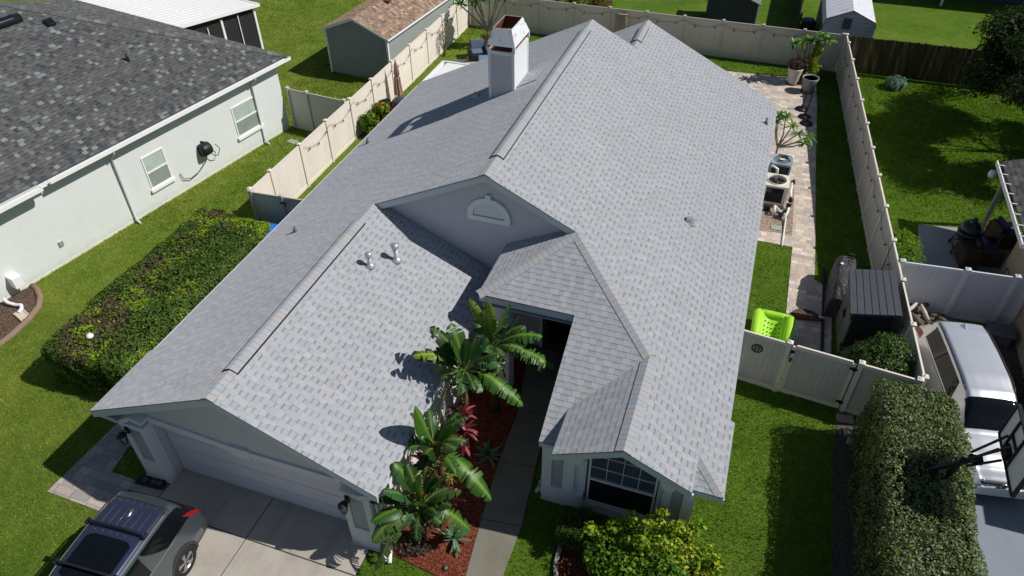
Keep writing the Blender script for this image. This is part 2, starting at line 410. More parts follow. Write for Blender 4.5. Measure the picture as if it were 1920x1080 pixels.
# concrete front walk
wk = MB(); pl = [(9.27, -4.2, 9.94, -4.2), (9.27, -1.5, 9.94, -1.5), (9.2, 0.3, 9.95, 0.42), (9.02, 1.62, 10.02, 1.72), (8.9, 3.3, 9.85, 3.45), (8.85, 5.0, 9.62, 5.2), (8.6, 7.4, 10.2, 7.5)]
pl = [(9.27, -4.2, 10.0, -4.2), (9.22, -1.5, 10.0, -1.5), (9.20, 0.1, 9.98, 0.2), (9.02, 1.62, 9.98, 1.74), (8.86, 3.3, 9.80, 3.45), (8.80, 5.0, 9.62, 5.2), (8.3, 7.5, 10.25, 7.5)]
for a, c in zip(pl[:-1], pl[1:]):
    wk.prism([(a[0], a[1] + .01), (a[2], a[3] + .01), (c[2], c[3] - .01), (c[0], c[1] - .01)], -0.05, 0.045)
struct(wk.build('front_walkway', M['walk'], bevel=0.008))
sheet('front_mulch_bed', [(7.2, 0.05), (7.6, 0.1), (9.24, -0.12), (9.2, 0.3), (9.05, 1.6), (8.88, 3.3), (8.82, 5.0), (8.3, 7.6), (6.9, 7.6), (6.9, 0.3)], 0.03, M['mulch_red'])
# paver strip beside the garage
sheet('paver_path', [(-1.42, -1.10), (1.30, -1.14), (1.30, -0.14), (0.62, -0.13), (-0.32, -0.12), (-0.46, 0.62), (0.42, 1.9), (0.42, 2.6), (-0.9, 2.6), (-1.30, 1.1)], 0.022, M['pavers2'])
# side yard pavers, gravel and lawn
sheet('paver_walk', [(15.45, 9.5), (16.8, 9.6), (16.8, 13.0), (16.25, 13.4), (16.2, 16.3), (16.1, 20), (16.0, 26.2), (15.9, 29.1), (14.2, 29.0), (8.0, 28.6), (2.5, 28.2), (-1.2, 27.9), (-1.2, 18.0), (13.65, 18.0), (13.65, 15.0), (15.47, 15.0)], 0.02, M['pavers'])
sheet('gravel_bed', [(13.65, 15.62), (15.43, 15.72), (15.36, 18.8), (13.65, 18.8)], 0.032, M['gravel'])
sheet('dirt_strip', [(17.0, 7.6), (17.75, 7.7), (17.72, 3.0), (17.6, -2), (16.95, -2), (16.9, 6.3)], 0.018, M['dirt'])
# neighbours' drives and slabs
sheet('neighbour_driveway', [(18.9, 6.6), (19.2, 12.6), (22.6, 12.6), (23.2, 0), (23.2, -12), (19.6, -12), (19.4, 0)], 0.022, M['asphalt'])
sheet('dirt_yard', [(18.75, 9.2), (18.5, 12.75), (22.4, 12.75), (22.4, 9.4)], 0.03, M['dirt'])
sheet('neighbour_patio', [(19.68, 17.76), (23.8, 18.5), (27, 18.6), (27, 12.9), (19.3, 12.95)], 0.05, M['slab'])
# neighbour's curved mulch bed with its cast curb
cb = [(-8.05, 4.95), (-7.75, 4.86), (-7.33, 4.58), (-7.02, 4.2), (-6.84, 3.6), (-6.78, 2.9), (-6.85, 2.1), (-7.2, 1.2), (-7.9, 0.3)]
sheet('neighbour_mulch_bed', cb + [(-10, -0.6), (-9.6, 2)], 0.02, M['mulch_brown'])
edge_m = P('cast_curb', (.24, .165, .12), 0.9, var=0.15, scale=5, bump=0.3)
e = MB()
e.tube([(x, y, 0.02) for x, y in cb], [0.10] * len(cb), 8)
tag(e.build('bed_edging', edge_m, loc=(-7, 4, 0)), 'curved brown cast curb edging around the mulch bed by the sage house', 'edging')
sheet('window_mulch_bed', [(10.98, 1.72), (14.2, 2.55), (14.4, 1.4), (11.55, 0.62), (11.05, 0.85)], 0.02, M['mulch_red'])
# ------------------------------------------------------------------ main house
ZL = lambda x: 2.381 + .479 * x
ZR = lambda x: 5.80 - .5 * (x - 7.14)
ZG = lambda x: 4.21 - .479 * (x - 3.82)
zH = ZR(9.57)
ZF = lambda y: zH - .5 * (7.37 - y)
XK = 12.04; ZK = ZR(XK); ZKL = lambda x: ZK - .5 * (XK - x)
XE = 7.62; ZE_ = lambda x: zH - .5 * (9.57 - x)
XB = 8.71; ZB = lambda x: ZR(XB) - .5 * (XB - x)
SL = math.hypot(1, .5)
house = thing('house', 'single storey grey stucco house under a pale blue grey shingle roof, centre of the photo', 'house', (7, 8, 0))
def uvx(pts, x0=0): return [(p[1], (p[0] - x0) * 1.115) for p in pts]      # slope rising with x: u = y
def facez(b, xy, zf, kind):
    pts = [(x, y, zf(x if kind in 'LRGE' else y)) for x, y in xy]
    if kind in 'LE': uv = [(y, x * 1.115) for x, y in xy]
    elif kind in 'RG': uv = [(-y, -x * 1.115) for x, y in xy]
    else: uv = [(x, y * SL) for x, y in xy]
    b.slab(pts, (0, 0, -0.035), uv)
r = MB()
r.cm = 2; facez(r, [(0, 0), (3.82, 0), (3.82, 7.37), (7.14, 7.37), (7.14, 18.29), (0.18, 18.29), (0.18, 2.1), (0, 2.05)], ZL, 'L')
r.cm = 0; facez(r, [(3.82, 0), (7.42, 0), (7.42, 7.58), (3.82, 7.58)], ZG, 'G')
facez(r, [(7.14, 7.37), (9.57, 7.37), (12.04, 4.90), (12.04, 2.09), (13.54, 2.09), (13.54, 3.07), (14.2, 2.41), (14.2, 4.50), (14.1, 4.50), (14.1, 20.96), (8.71, 20.96), (8.71, 18.29), (7.14, 18.29)], ZR, 'R')
r.cm = 1; facez(r, [(9.57, 7.37), (7.62, 5.42), (10.10, 5.42), (10.10, 2.62), (10.62, 2.62), (10.62, 3.48), (12.04, 4.90)], ZF, 'F')
r.cm = 1; facez(r, [(12.04, 4.90), (10.54, 3.40), (10.54, 2.09), (12.04, 2.09)], ZKL, 'E')
facez(r, [(9.57, 7.37), (9.57, 7.60), (7.62, 7.60), (7.62, 5.42)], ZE_, 'E')
zc = ZR(14.2)
r.cm = 1; facez(r, [(13.54, 3.07), (13.54, 2.41), (14.2, 2.41)], lambda y: zc + .5 * (y - 2.41), 'F')
r.cm = 2; facez(r, [(8.71, 18.29), (8.71, 20.96), (3.2, 20.96), (3.2, 18.29)], ZB, 'E')
roof = r.build('roof', [M['shingle'], M['shingle_front'], M['shingle_left']], house)
# gable ends above the plates: triangles under the ridge at the back
# ridge, hip and vent caps
cb_ = MB()
def capline(b, a, c, hw=0.15, lift=0.016, s1=.5, s2=.5, dirn=None):
    """folded cap strip along a->c; s1/s2 the drop per metre to each side"""
    a, c = Vector(a), Vector(c); d = (c - a); L = d.length; h = Vector((-d.y, d.x, 0)).normalized()
    n = max(1, int(L / 0.145))
    top = Vector((0, 0, lift))
    for (sg, sl) in ((1, s1), (-1, s2)):
        o = h * sg * hw + Vector((0, 0, -sl * hw))
        q = [a + top, c + top, c + o + top, a + o + top]
        b.slab(q, (0, 0, -0.014), [(0, 0), (L, 0), (L, hw), (0, hw)])
    return b
capline(cb_, (3.82, 0, 4.21), (3.82, 7.37, 4.21), s1=.479, s2=.479)
capline(cb_, (7.14, 7.37, 5.80), (7.14, 18.29, 5.80), s1=.479)
capline(cb_, (8.71, 18.3, ZR(8.71)), (8.71, 20.96, ZR(8.71)))
capline(cb_, (12.04, 2.09, ZK), (12.04, 4.9, ZK), 0.17)
capline(cb_, (12.04, 4.9, ZK), (9.57, 7.37, zH), 0.16, s1=.36, s2=.36)
capline(cb_, (7.62, 5.42, ZE_(7.62)), (9.57, 7.37, zH), 0.16, s1=.36, s2=.36)
capline(cb_, (14.12, 2.49, zc + .04), (13.54, 3.07, ZR(13.54)), 0.14, 0.012, s1=.36, s2=.36)
cb_.build('ridge_cap', M['cap'], roof)
def ridge_vent(x, y0, y1, z, s):
    v = MB(); k = MB(); hw = .165; t = .05
    n = 10
    def sec(i):  # rounded raised profile
        a = -1 + 2 * i / n; return a * hw, -abs(a) ** 1.4 * s * hw
    pts = [sec(i) for i in range(n + 1)]
    v.smooth = True
    v.grid(lambda a, b_: (x + pts[round(b_ * n)][0], y0 + a * (y1 - y0), z + t + pts[round(b_ * n)][1]), 1, n)
    v.uv = [[(q[0] * (y1 - y0), q[1]) for q in u] for u in v.uv]
    for sg in (-1, 1):
        xx = x + sg * (hw - .004); zz = z + t - s * hw
        k.box(xx - .012, xx + .012, y0, y1, zz - .05, zz - .004)
    k.slab([(x + p[0], y0 + .003, z + t + p[1] - .006) for p in pts] + [(x + hw, y0 + .003, z - s * hw), (x, y0 + .003, z), (x - hw, y0 + .003, z - s * hw)], (0, .012, 0))
    o = v.build('ridge_vent', M['cap'], roof); 
    k.build('vent_edge', M['black'], roof)
ridge_vent(3.82, .82, 6.55, 4.21, .479)
ridge_vent(7.14, 8.3, 17.4, 5.80, .49)
ridge_vent(8.71, 18.85, 20.3, ZR(8.71), .5)
# fascia and rake boards (each board butts on the next)
f = MB()
def board(a, c, h=0.17, t=0.03, nrm=(0, -1, 0), drop=0.036):
    a, c, n = Vector(a), Vector(c), Vector(nrm) * t
    dz = Vector((0, 0, drop)); f.slab([a - dz, c - dz, c - dz - Vector((0, 0, h)), a - dz - Vector((0, 0, h))], -n)
rk = 0.012
board((0, rk, ZL(0)), (3.82, rk, 4.21), .21); board((3.82, rk, 4.21), (7.42, rk, ZG(7.42)), .21)
board((0.01, 0.045, ZL(0)), (0.01, 18.2, ZL(0)), nrm=(-1, 0, 0), drop=.05)
board((0.03, 0.05, 2.33), (0.60, 0.05, 2.23), .12, drop=0); board((6.95, 0.05, 2.23), (7.40, 0.05, 2.33), .12, drop=0)
board((7.41, 0.045, ZG(7.42)), (7.41, 7.5, ZG(7.42)), nrm=(1, 0, 0), drop=.038)
board((3.4, 7.38, ZL(3.4)), (7.14, 7.38, 5.80), 0.19); board((7.14, 7.38, 5.80), (9.62, 7.38, ZR(9.62)), 0.19)
board((7.64, 5.43, ZF(5.42)), (10.10, 5.43, ZF(5.42)), 0.2)
board((7.63, 5.47, ZE_(7.62)), (7.63, 7.56, ZE_(7.62)), 0.2, nrm=(-1, 0, 0))
board((10.11, 5.40, ZF(5.42)), (10.11, 2.66, ZF(2.62)), 0.16, nrm=(-1, 0, 0))
board((10.10, 2.63, ZF(2.62)), (10.6, 2.63, ZF(2.62)), 0.15)
board((10.54, 2.10, ZKL(10.54)), (12.04, 2.10, ZK), 0.19); board((12.04, 2.10, ZK), (13.54, 2.10, ZR(13.54)), 0.19)
board((10.55, 2.14, ZKL(10.54)), (10.55, 3.3, ZKL(10.54)), 0.13, nrm=(-1, 0, 0), drop=.038)
board((13.53, 2.14, ZR(13.54)), (13.53, 3.05, ZR(13.54)), 0.25, nrm=(1, 0, 0), drop=.038)
board((13.54, 2.42, zc), (14.2, 2.42, zc), 0.16)
board((14.19, 2.46, zc), (14.19, 4.48, zc), 0.16, nrm=(1, 0, 0)); board((14.09, 4.55, ZR(14.1)), (14.09, 20.9, ZR(14.1)), 0.16, nrm=(1, 0, 0))
board((0.18, 18.28, ZL(.18)), (7.14, 18.28, 5.80), nrm=(0, 1, 0)); board((8.71, 20.95, ZR(8.71)), (14.1, 20.95, ZR(14.1)), nrm=(0, 1, 0))
f.build('fascia', M['fascia'], roof)
# white drip edge returns at the eave ends
de = MB()
de.box(14.18, 14.215, 2.395, 2.44, zc - .19, zc - .04); de.build('drip_edge', M['white'], roof); de = MB(); de.box(13.54, 13.575, 2.075, 2.12, ZR(13.54) - .22, ZR(13.54) - .05)
de.build('drip_edge', M['white'], roof)
# soffits
so = MB()
so.box(0.03, 0.47, 0.35, 18.2, 2.165, 2.18); so.box(0.06, 0.62, 0.05, 0.33, 2.16, 2.17); so.box(6.98, 7.38, 0.05, 0.33, 2.16, 2.17)
so.box(13.6, 14.08, 4.6, 20.9, 2.10, 2.12)
so.slab([(0.1, .02, ZL(.1) - .17), (3.82, .02, 4.04), (3.82, .33, 4.04), (.1, .33, ZL(.1) - .17)], (0, 0, -.012))
so.slab([(3.82, .02, 4.04), (7.36, .02, ZG(7.36) - .17), (7.36, .33, ZG(7.36) - .17), (3.82, .33, 4.04)], (0, 0, -.012))
so.slab([(7.7, 5.45, 3.26), (10.05, 5.45, 3.26), (10.05, 7.55, 3.26), (7.7, 7.55, 3.26)], (0, 0, -.012))
so.build('soffit', M['fascia'], roof)
# walls: solid blocks (rooms), butted
wl = MB()
wl.box(0.45, 7.08, 0.62, 7.5, 0, 2.14)                               # garage body
wl.slab([(0.45, .32, 2.14), (7.08, .32, 2.14), (7.08, .32, ZG(7.08) - .06), (3.82, .32, 4.15), (.45, .32, ZL(.45) - .06)], (0, .12, 0))  # garage gable
wl.box(0.46, 1.35, 0.36, 0.62, 0, 2.14); wl.box(6.35, 7.08, 0.36, 0.62, 0, 2.14)
wl.box(1.35, 6.35, 0.36, 0.60, 2.08, 2.14)
wl.box(0.47, 13.62, 7.62, 18.0, 0, 2.40)                             # main body
wl.box(3.6, 13.62, 18.0, 20.7, 0, 2.30)
wl.slab([(3.4, 7.60, 2.2), (9.5, 7.60, 2.2), (9.5, 7.60, ZR(9.5) - .06), (7.14, 7.60, 5.74), (3.4, 7.60, ZL(3.4) - .06)], (0, .12, 0))    # big gable wall
wl.slab([(.5, 17.95, 2.41), (13.4, 17.95, 2.41), (7.14, 17.95, 5.70)], (0, .1, 0))
wl.slab([(3.6, 20.62, 2.31), (13.4, 20.62, 2.31), (8.71, 20.62, 4.9)], (0, .1, 0))
wl.box(10.32, 13.62, 2.95, 7.62, 0, 2.05)                            # front room body
wl.slab([(10.32, 5.40, 2.05), (13.6, 5.40, 2.05), (13.6, 5.40, 2.3), (11.6, 5.40, 3.3), (10.32, 5.40, 3.3)], (0, 2.2, 0))
wl.build('wall', M['wall'], house)
# garage side wall on the sun side, sunlight put into its paler stucco
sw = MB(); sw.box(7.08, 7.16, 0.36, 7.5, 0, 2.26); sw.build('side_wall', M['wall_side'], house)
# garage front columns: framed box with a recessed panel, splayed foot, capital
def column(x0, x1, yf, h, base=0.75, nm='column'):
    c = MB(); t = .16
    c.prism([(x0 - .03, yf - .03), (x1 + .03, yf - .03), (x1 + .03, yf + .26), (x0 - .03, yf + .26)], 0, 0.06)
    c.box(x0, x1, yf, yf + .26, 0.06, base)
    c.box(x0, x0 + t, yf + .0, yf + .26, base, h); c.box(x1 - t, x1, yf, yf + .26, base, h)
    c.box(x0 + t, x1 - t, yf + .0, yf + .26, h - .16, h)
    c.box(x0 + t, x1 - t, yf + .05, yf + .25, base, h - .16)
    o = c.build(nm, M['wall_light'], house, bevel=.01)
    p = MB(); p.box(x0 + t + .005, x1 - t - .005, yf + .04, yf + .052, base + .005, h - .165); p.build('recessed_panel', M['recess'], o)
    return o
column(0.62, 1.32, 0.10, 2.10); column(6.42, 7.12, 0.10, 2.10)
# trim band over the garage opening, rising into the gable, with keystone
tb = MB()
tb.bar((1.36, .295, 2.28), (3.60, .295, 2.10), .045, .20); tb.bar((4.08, .295, 2.08), (6.36, .295, 2.11), .045, .20)
tb.box(3.60, 4.08, .25, .315, 1.92, 2.24)
tb.bar((.60, .20, 2.06), (1.02, .20, 2.36), .22, .12); tb.bar((1.02, .20, 2.36), (1.36, .20, 2.30), .22, .12)
tb.build('trim_band', M['wall_light'], house)
lm = MB(); lm.box(1.35, 6.35, .37, .60, 2.03, 2.08); lm.build('lintel', M['wall'], house)
# garage door: sections with pressed panels
gd = MB(); gd.box(1.36, 6.34, .56, .60, .02, 2.03)
for i in range(4):
    z0 = .04 + i * .5; gd.box(1.38, 6.32, .545, .56, z0, z0 + .475)
    for j in range(8):
        x0 = 1.47 + j * .61; gd.box(x0, x0 + .5, .5425, .545, z0 + .08, z0 + .395)
gdo = gd.build('garage_door', M['garage_door'], house, bevel=.004)
h_ = MB(); h_.box(1.36, 6.34, .545, .60, .0, .02); h_.build('door_seal', M['white'], gdo)
# gable vent: half round louvre with frame and keystone
def half_round(cx, y, zb, R, t, n=20, y1=None):
    return [(cx + R * math.cos(math.pi * i / n), y, zb + R * math.sin(math.pi * i / n) * .98) for i in range(n + 1)]
gv = MB(); R0, R1 = .60, .45; cx, zb, yv = 7.14, 4.38, 7.53
o_, i_ = half_round(cx, yv, zb, R0, 0), half_round(cx, yv, zb + .0, R1, 0)
for k in range(20): gv.slab([o_[k], o_[k + 1], i_[k + 1], i_[k]], (0, .068, 0))
gv.box(cx - R0, cx + R0, yv - .005, 7.598, zb - .14, zb)
gv.box(cx - .07, cx + .07, yv - .01, 7.598, zb + R1 * .98 + .02, zb + R0 + .1)
gvo = gv.build('gable_vent', M['trim'], house)
lv = MB(); lv.slab([(cx + R1 * .99 * math.cos(a), 7.585, zb + R1 * .97 * math.sin(a)) for a in np.linspace(0, math.pi, 17)], (0, .01, 0))
for k in range(9):
    z = zb + .03 + k * .047; hw = math.sqrt(max(.0004, R1 ** 2 - (z + .02 - zb) ** 2)) * .97
    lv.slab([(cx - hw, yv + .02, z), (cx + hw, yv + .02, z), (cx + hw, yv + .032, z + .042), (cx - hw, yv + .032, z + .042)], (0, .006, .002))
lv.build('louvre', M['trim'], gvo)
# front room facade with arched window
fr = MB(); yf = 2.62
fr.box(10.19, 11.2, yf + .001, 2.95, 0, 0.62)                            # column base left
fr.box(12.92, 13.66, yf + .001, 2.95, 0, 0.62)
fr.box(11.2, 12.92, yf + .06, 2.95, 0, .30)
fr.box(10.19, 10.42, yf, 2.95, .62, 2.08); fr.box(10.70, 10.96, yf, 2.95, .62, 2.08)
fr.box(13.42, 13.66, yf, 2.95, .62, 2.05); fr.box(12.98, 13.16, yf, 2.95, .62, 2.08)
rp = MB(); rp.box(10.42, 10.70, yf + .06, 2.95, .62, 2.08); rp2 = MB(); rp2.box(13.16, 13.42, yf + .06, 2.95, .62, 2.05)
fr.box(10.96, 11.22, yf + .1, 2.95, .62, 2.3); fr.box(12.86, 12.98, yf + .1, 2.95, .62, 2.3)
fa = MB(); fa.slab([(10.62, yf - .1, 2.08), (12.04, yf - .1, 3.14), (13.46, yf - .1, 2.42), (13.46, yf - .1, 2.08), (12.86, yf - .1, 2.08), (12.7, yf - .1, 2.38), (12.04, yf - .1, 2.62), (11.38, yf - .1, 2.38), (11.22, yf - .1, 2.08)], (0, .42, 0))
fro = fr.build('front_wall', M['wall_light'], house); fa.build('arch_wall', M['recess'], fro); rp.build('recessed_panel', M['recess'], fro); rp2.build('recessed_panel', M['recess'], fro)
for sx, x0 in ((1, 10.86), (-1, 13.2)):       # curved brackets beside the arch
    br = MB()
    pts = [(x0, 2.40, 2.42), (x0, 2.40, 2.02), (x0 + sx * .26, 2.40, 2.02)] + [(x0 + sx * (.26 + .24 * (1 - math.cos(a))), 2.40, 2.02 + .36 * math.sin(a)) for a in np.linspace(0.1, 1.5, 7)] + [(x0 + sx * .5, 2.40, 2.42)]
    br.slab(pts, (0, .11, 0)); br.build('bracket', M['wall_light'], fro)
# window: frame, upper lights with muntins, lower dark sash
wy = 2.74
wf = MB(); wf.box(11.27, 11.32, wy - .03, wy + .04, .32, 2.12); wf.box(12.78, 12.83, wy - .03, wy + .04, .32, 2.12); wf.box(11.32, 12.78, wy - .03, wy + .04, .32, .37); wf.box(11.32, 12.78, wy - .03, wy + .04, 1.20, 1.26)
for a in range(10):
    A0, A1 = math.pi * a / 10, math.pi * (a + 1) / 10
    p = [(12.05 + .78 * math.cos(q), wy - .03, 2.12 + .36 * math.sin(q)) for q in (A0, A1)]; p2 = [(12.05 + .73 * math.cos(q), wy - .03, 2.12 + .31 * math.sin(q)) for q in (A1, A0)]
    wf.slab(p + p2, (0, .06, 0))
win = wf.build('window', M['wall_light'], house)
gl = MB(); gl.box(11.32, 12.78, wy + .01, wy + .02, .37, 1.20); gl.build('lower_pane', P('insect_screen', (.012, .013, .016), .7, spec=.15, var=.1), win)
gm = Mat('window_glass_blinds', .06, 0, .6); zz = gm.xyz(gm.coord('World'))[2]; fz = (zz / .05).fr().lt(.2)
gm.color(gm.mix(fz, (.075, .10, .14), (.03, .04, .065))); M['blind_glass'] = gm.m
gl = MB(); gl.slab([(11.32, wy + .012, 1.26), (12.78, wy + .012, 1.26), (12.78, wy + .012, 2.12)] + [(12.05 + .73 * math.cos(q), wy + .012, 2.12 + .31 * math.sin(q)) for q in np.linspace(0, math.pi, 9)[1:-1]] + [(11.32, wy + .012, 2.12)], (0, .008, 0)); gl.build('upper_pane', M['blind_glass'], win)
mn = MB()
for k in (1, 2, 3): mn.box(11.32 + k * .365 - .007, 11.32 + k * .365 + .007, wy - .012, wy + .008, 1.26, 2.3 if k != 2 else 2.42)
for z in (1.68, 2.10): mn.box(11.325, 12.775, wy - .016, wy + .007, z - .007, z + .007)
mn.build('muntin', M['wall_light'], win)
# entry: column, door, dark sidelights
ec = MB(); ec.box(7.88, 8.36, 5.55, 5.95, 0, 3.2); ec.build('entry_column', M['wall_light'], house, bevel=.01)
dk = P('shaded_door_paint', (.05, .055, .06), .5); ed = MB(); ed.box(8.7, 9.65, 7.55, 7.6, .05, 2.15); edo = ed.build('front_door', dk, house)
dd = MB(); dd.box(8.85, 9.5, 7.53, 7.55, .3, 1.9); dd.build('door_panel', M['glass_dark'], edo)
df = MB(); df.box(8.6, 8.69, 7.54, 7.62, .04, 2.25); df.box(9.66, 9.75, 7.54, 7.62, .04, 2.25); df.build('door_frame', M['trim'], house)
# chimney chase: corner boards, grey siding, open metal shroud with rust
ch = MB(); cx0, cx1, cy0, cy1, ct = 5.06, 5.93, 13.22, 14.62, 6.42
ch.box(cx0 + .02, cx1 - .02, cy0 + .02, cy1 - .02, 4.5, ct - .04)
cho = ch.build('chimney', M['wall'], house)
cc = MB(); t = .09
for (a, b_) in ((cx0, cy0), (cx1 - t, cy0), (cx0, cy1 - t), (cx1 - t, cy1 - t)): cc.box(a, a + t, b_, b_ + t, 4.55, ct - .1)
cc.box(cx0 - .005, cx1 + .005, cy0 - .005, cy1 + .005, ct - .1, ct)
cc.build('corner_board', M['trim'], cho)
lit = MB(); lit.box(cx1 - .018, cx1 - .008, cy0 + .1, cy1 - .1, 4.7, ct - .1); lit.build('sunlit_side_panel', M['trim'], cho)  # paler sheet on the sun side, sunlight put into its colour
sh = MB(); za, zb_, zc_ = ct + .13, ct + .30, ct + .66; i0 = .17
def ringpts(d, z): return [(cx0 - .03 + d, cy0 - .03 + d, z), (cx1 + .03 - d, cy0 - .03 + d, z), (cx1 + .03 - d, cy1 + .03 - d, z), (cx0 - .03 + d, cy1 + .03 - d, z)]
A_, B_, C_ = ringpts(0, za), ringpts(0.0, zb_ - .12), ringpts(i0, zc_)
for k in range(4):
    j = (k + 1) % 4; n_in = [(0, .012, 0), (-.012, 0, 0), (0, -.012, 0), (.012, 0, 0)][k]
    sh.slab([B_[k], B_[j], C_[j], C_[k]], n_in)
for (a, b_) in ((cx0, cy0), (cx1, cy0), (cx0, cy1), (cx1, cy1)):
    sh.box(a - .03 if a == cx0 else a - .05, a + .05 if a == cx0 else a + .03, b_ - .03 if b_ == cy0 else b_ - .05, b_ + .05 if b_ == cy0 else b_ + .03, ct, zb_ - .10)
shm = Mat('shroud_white_metal', .55, .0, .35); nn = shm.noise(3.4, 6, rough=.7); shm.color(shm.mix((nn - .56) * 9.0, (.66, .69, .74), (.22, .15, .13)))
sho = sh.build('chimney_shroud', shm.m, cho)
ri = MB(); ri.box(cx0 + .05, cx1 - .05, cy0 + .05, cy1 - .05, ct, ct + .03)
C2 = ringpts(i0 + .014, zc_ - .01); D2 = ringpts(.03, zb_ - .1)
for k in range(4):
    j = (k + 1) % 4; n_in = [(0, .01, 0), (-.01, 0, 0), (0, -.01, 0), (.01, 0, 0)][k]; ri.slab([D2[k], D2[j], C2[j], C2[k]], n_in)
ri.build('shroud_lining', M['rust'], cho)
fl = MB(); fl.lathe([(.17, ct + .03), (.17, ct + .34)], (5.5, 13.95, 0), 20); fl.lathe([(.26, ct + .36), (.02, ct + .44)], (5.5, 13.95, 0), 20); fl.build('flue_cap', M['galv'], cho)
ck = MB(); ck.slab([(cx1 + .02, cy0 + .15, ZL(cx1 + .02) + .03), (cx1 + .62, cy0 + .3, ZL(cx1 + .62) + .03), (cx1 + .62, cy1 - .2, ZL(cx1 + .62) + .03), (cx1 + .02, cy1 - .1, ZL(cx1 + .02) + .03)], (0, 0, -.02), [(0, 0), (0, .6), (1.0, .6), (1.0, 0)])
ck.build('cricket_flashing', M['shingle'], cho)
# plumbing vents
def pipe_boot(x, y, zf, h, r0, cap=True, mat=None):
    z = zf(x); p = MB()
    p.lathe([(r0 * 2.3, z - .03 + .02), (r0 * 2.1, z + .05), (r0 * 1.25, z + .11), (r0, z + .12), (r0, z + h), (r0 * .8, z + h), (r0 * .8, z + h - .03)], (x, y, 0), 18)
    if cap: p.lathe([(r0 * 1.05, z + h - .09), (r0 * 1.6, z + h - .07), (r0 * 1.65, z + h + .02), (r0 * 1.0, z + h + .055), (0.001, z + h + .06)], (x, y, 0), 18)
    return p.build('vent_pipe', mat or M['galv'], house)
pipe_boot(4.71, 5.35, ZG, .40, .055); pipe_boot(5.12, 6.0, ZG, .50, .062)
dkp = P('grey_pipe', (.13, .145, .16), .6)
pipe_boot(1.38, 6.91, ZL, .17, .03, False, dkp); pipe_boot(.64, 12.72, ZL, .2, .033, False, dkp); pipe_boot(13.77, 18.91, ZR, .24, .033, False, dkp)
def hood_vent(x, y, zf, sgn):
    z = zf(x); b = MB(); b.box(x - .16, x + .16, y - .17, y + .17, z - .05 - (.0), z + .0)
    b.smooth = True
    n = 10
    b.grid(lambda a, c: (x + (.10 if sgn > 0 else -.10) * (1 - a * 1.6) - sgn * .02, y + .12 * math.cos(math.pi * c), z + (.02 - sgn * 0) + .13 * math.sin(math.pi * c)), 4, n)
    b.smooth = False
    xo = x + sgn * .06
    b.slab([(x - sgn * .085, y + .12 * math.cos(q), z - .0 + .13 * math.sin(q)) for q in np.linspace(0, math.pi, 9)], (sgn * .01, 0, 0))
    return b.build('roof_vent', M['galv'], house)
hood_vent(12.09, 10.58, ZR, 1); hood_vent(4.35, 13.9, ZL, -1)
# white insulated patio cover behind the house
pc = MB(); pc.slab([(0.1, 18.35, 2.30), (3.3, 18.35, 2.30), (3.3, 20.75, 2.28), (0.28, 20.7, 2.28)], (0, 0, -.09)); pco = pc.build('patio_cover', M['white'], house, bevel=.008)
gt = MB(); gt.box(.02, .12, 18.3, 20.78, 2.16, 2.32); gt.box(.12, 3.3, 20.72, 20.82, 2.16, 2.32); gt.build('gutter', M['white'], pco)
for x, y in ((.3, 20.6), (3.0, 20.6)):
    ps = MB(); ps.box(x - .04, x + .04, y - .04, y + .04, 0, 2.2); ps.build('post', M['white'], pco)
# carriage lanterns on the garage columns
def lantern(x):
    l = MB(); l.box(x - .05, x + .05, .055, .10, 1.80, 2.0); l.bar((x, .06, 1.96), (x, -.1, 1.98), .02, .02)
    z0, z1 = 1.66, 1.92; cx, cy = x, -.10
    for k in range(6):
        a0, a1 = math.pi / 3 * k, math.pi / 3 * (k + 1)
        q = lambda a, r, z: (cx + r * math.cos(a), cy + r * math.sin(a), z)
        l.bar(q(a0, .055, z0), q(a0, .11, z1), .014, .014); l.bar(q(a0, .055, z0), q(a1, .055, z0), .012, .012); l.bar(q(a0, .11, z1), q(a1, .11, z1), .014, .014)
    l.lathe([(.125, z1 + .005), (.05, z1 + .07), (.015, z1 + .09), (.015, z1 + .12)], (cx, cy, 0), 6, smooth=False)
    o = l.build('wall_lantern', M['black_metal'], house)
    g = MB(); g.lathe([(.045, z0 + .01), (.09, z1 - .01)], (cx, cy, 0), 6, smooth=False); g.build('lantern_glass', P('lantern_glass', (.35, .36, .36), .15, spec=.5), o)
lantern(.80); lantern(6.60)
# white downspouts at the garage corner elbow
for dx in (0, .13):
    ds = MB(); ds.tube([(7.30 + dx, .3, 2.25), (7.21 + dx, .22, 2.05), (7.21 + dx, .22, .42)], .036, 8); dso = ds.build('downspout', M['wall_light'], house)
    ds = MB(); ds.tube([(7.21 + dx, .22, .42), (7.21 + dx, .22, .25), (7.26 + dx, .08, .11), (7.34 + dx, -.12, .07)], .05, 8); ds.build('elbow', M['white'], dso)
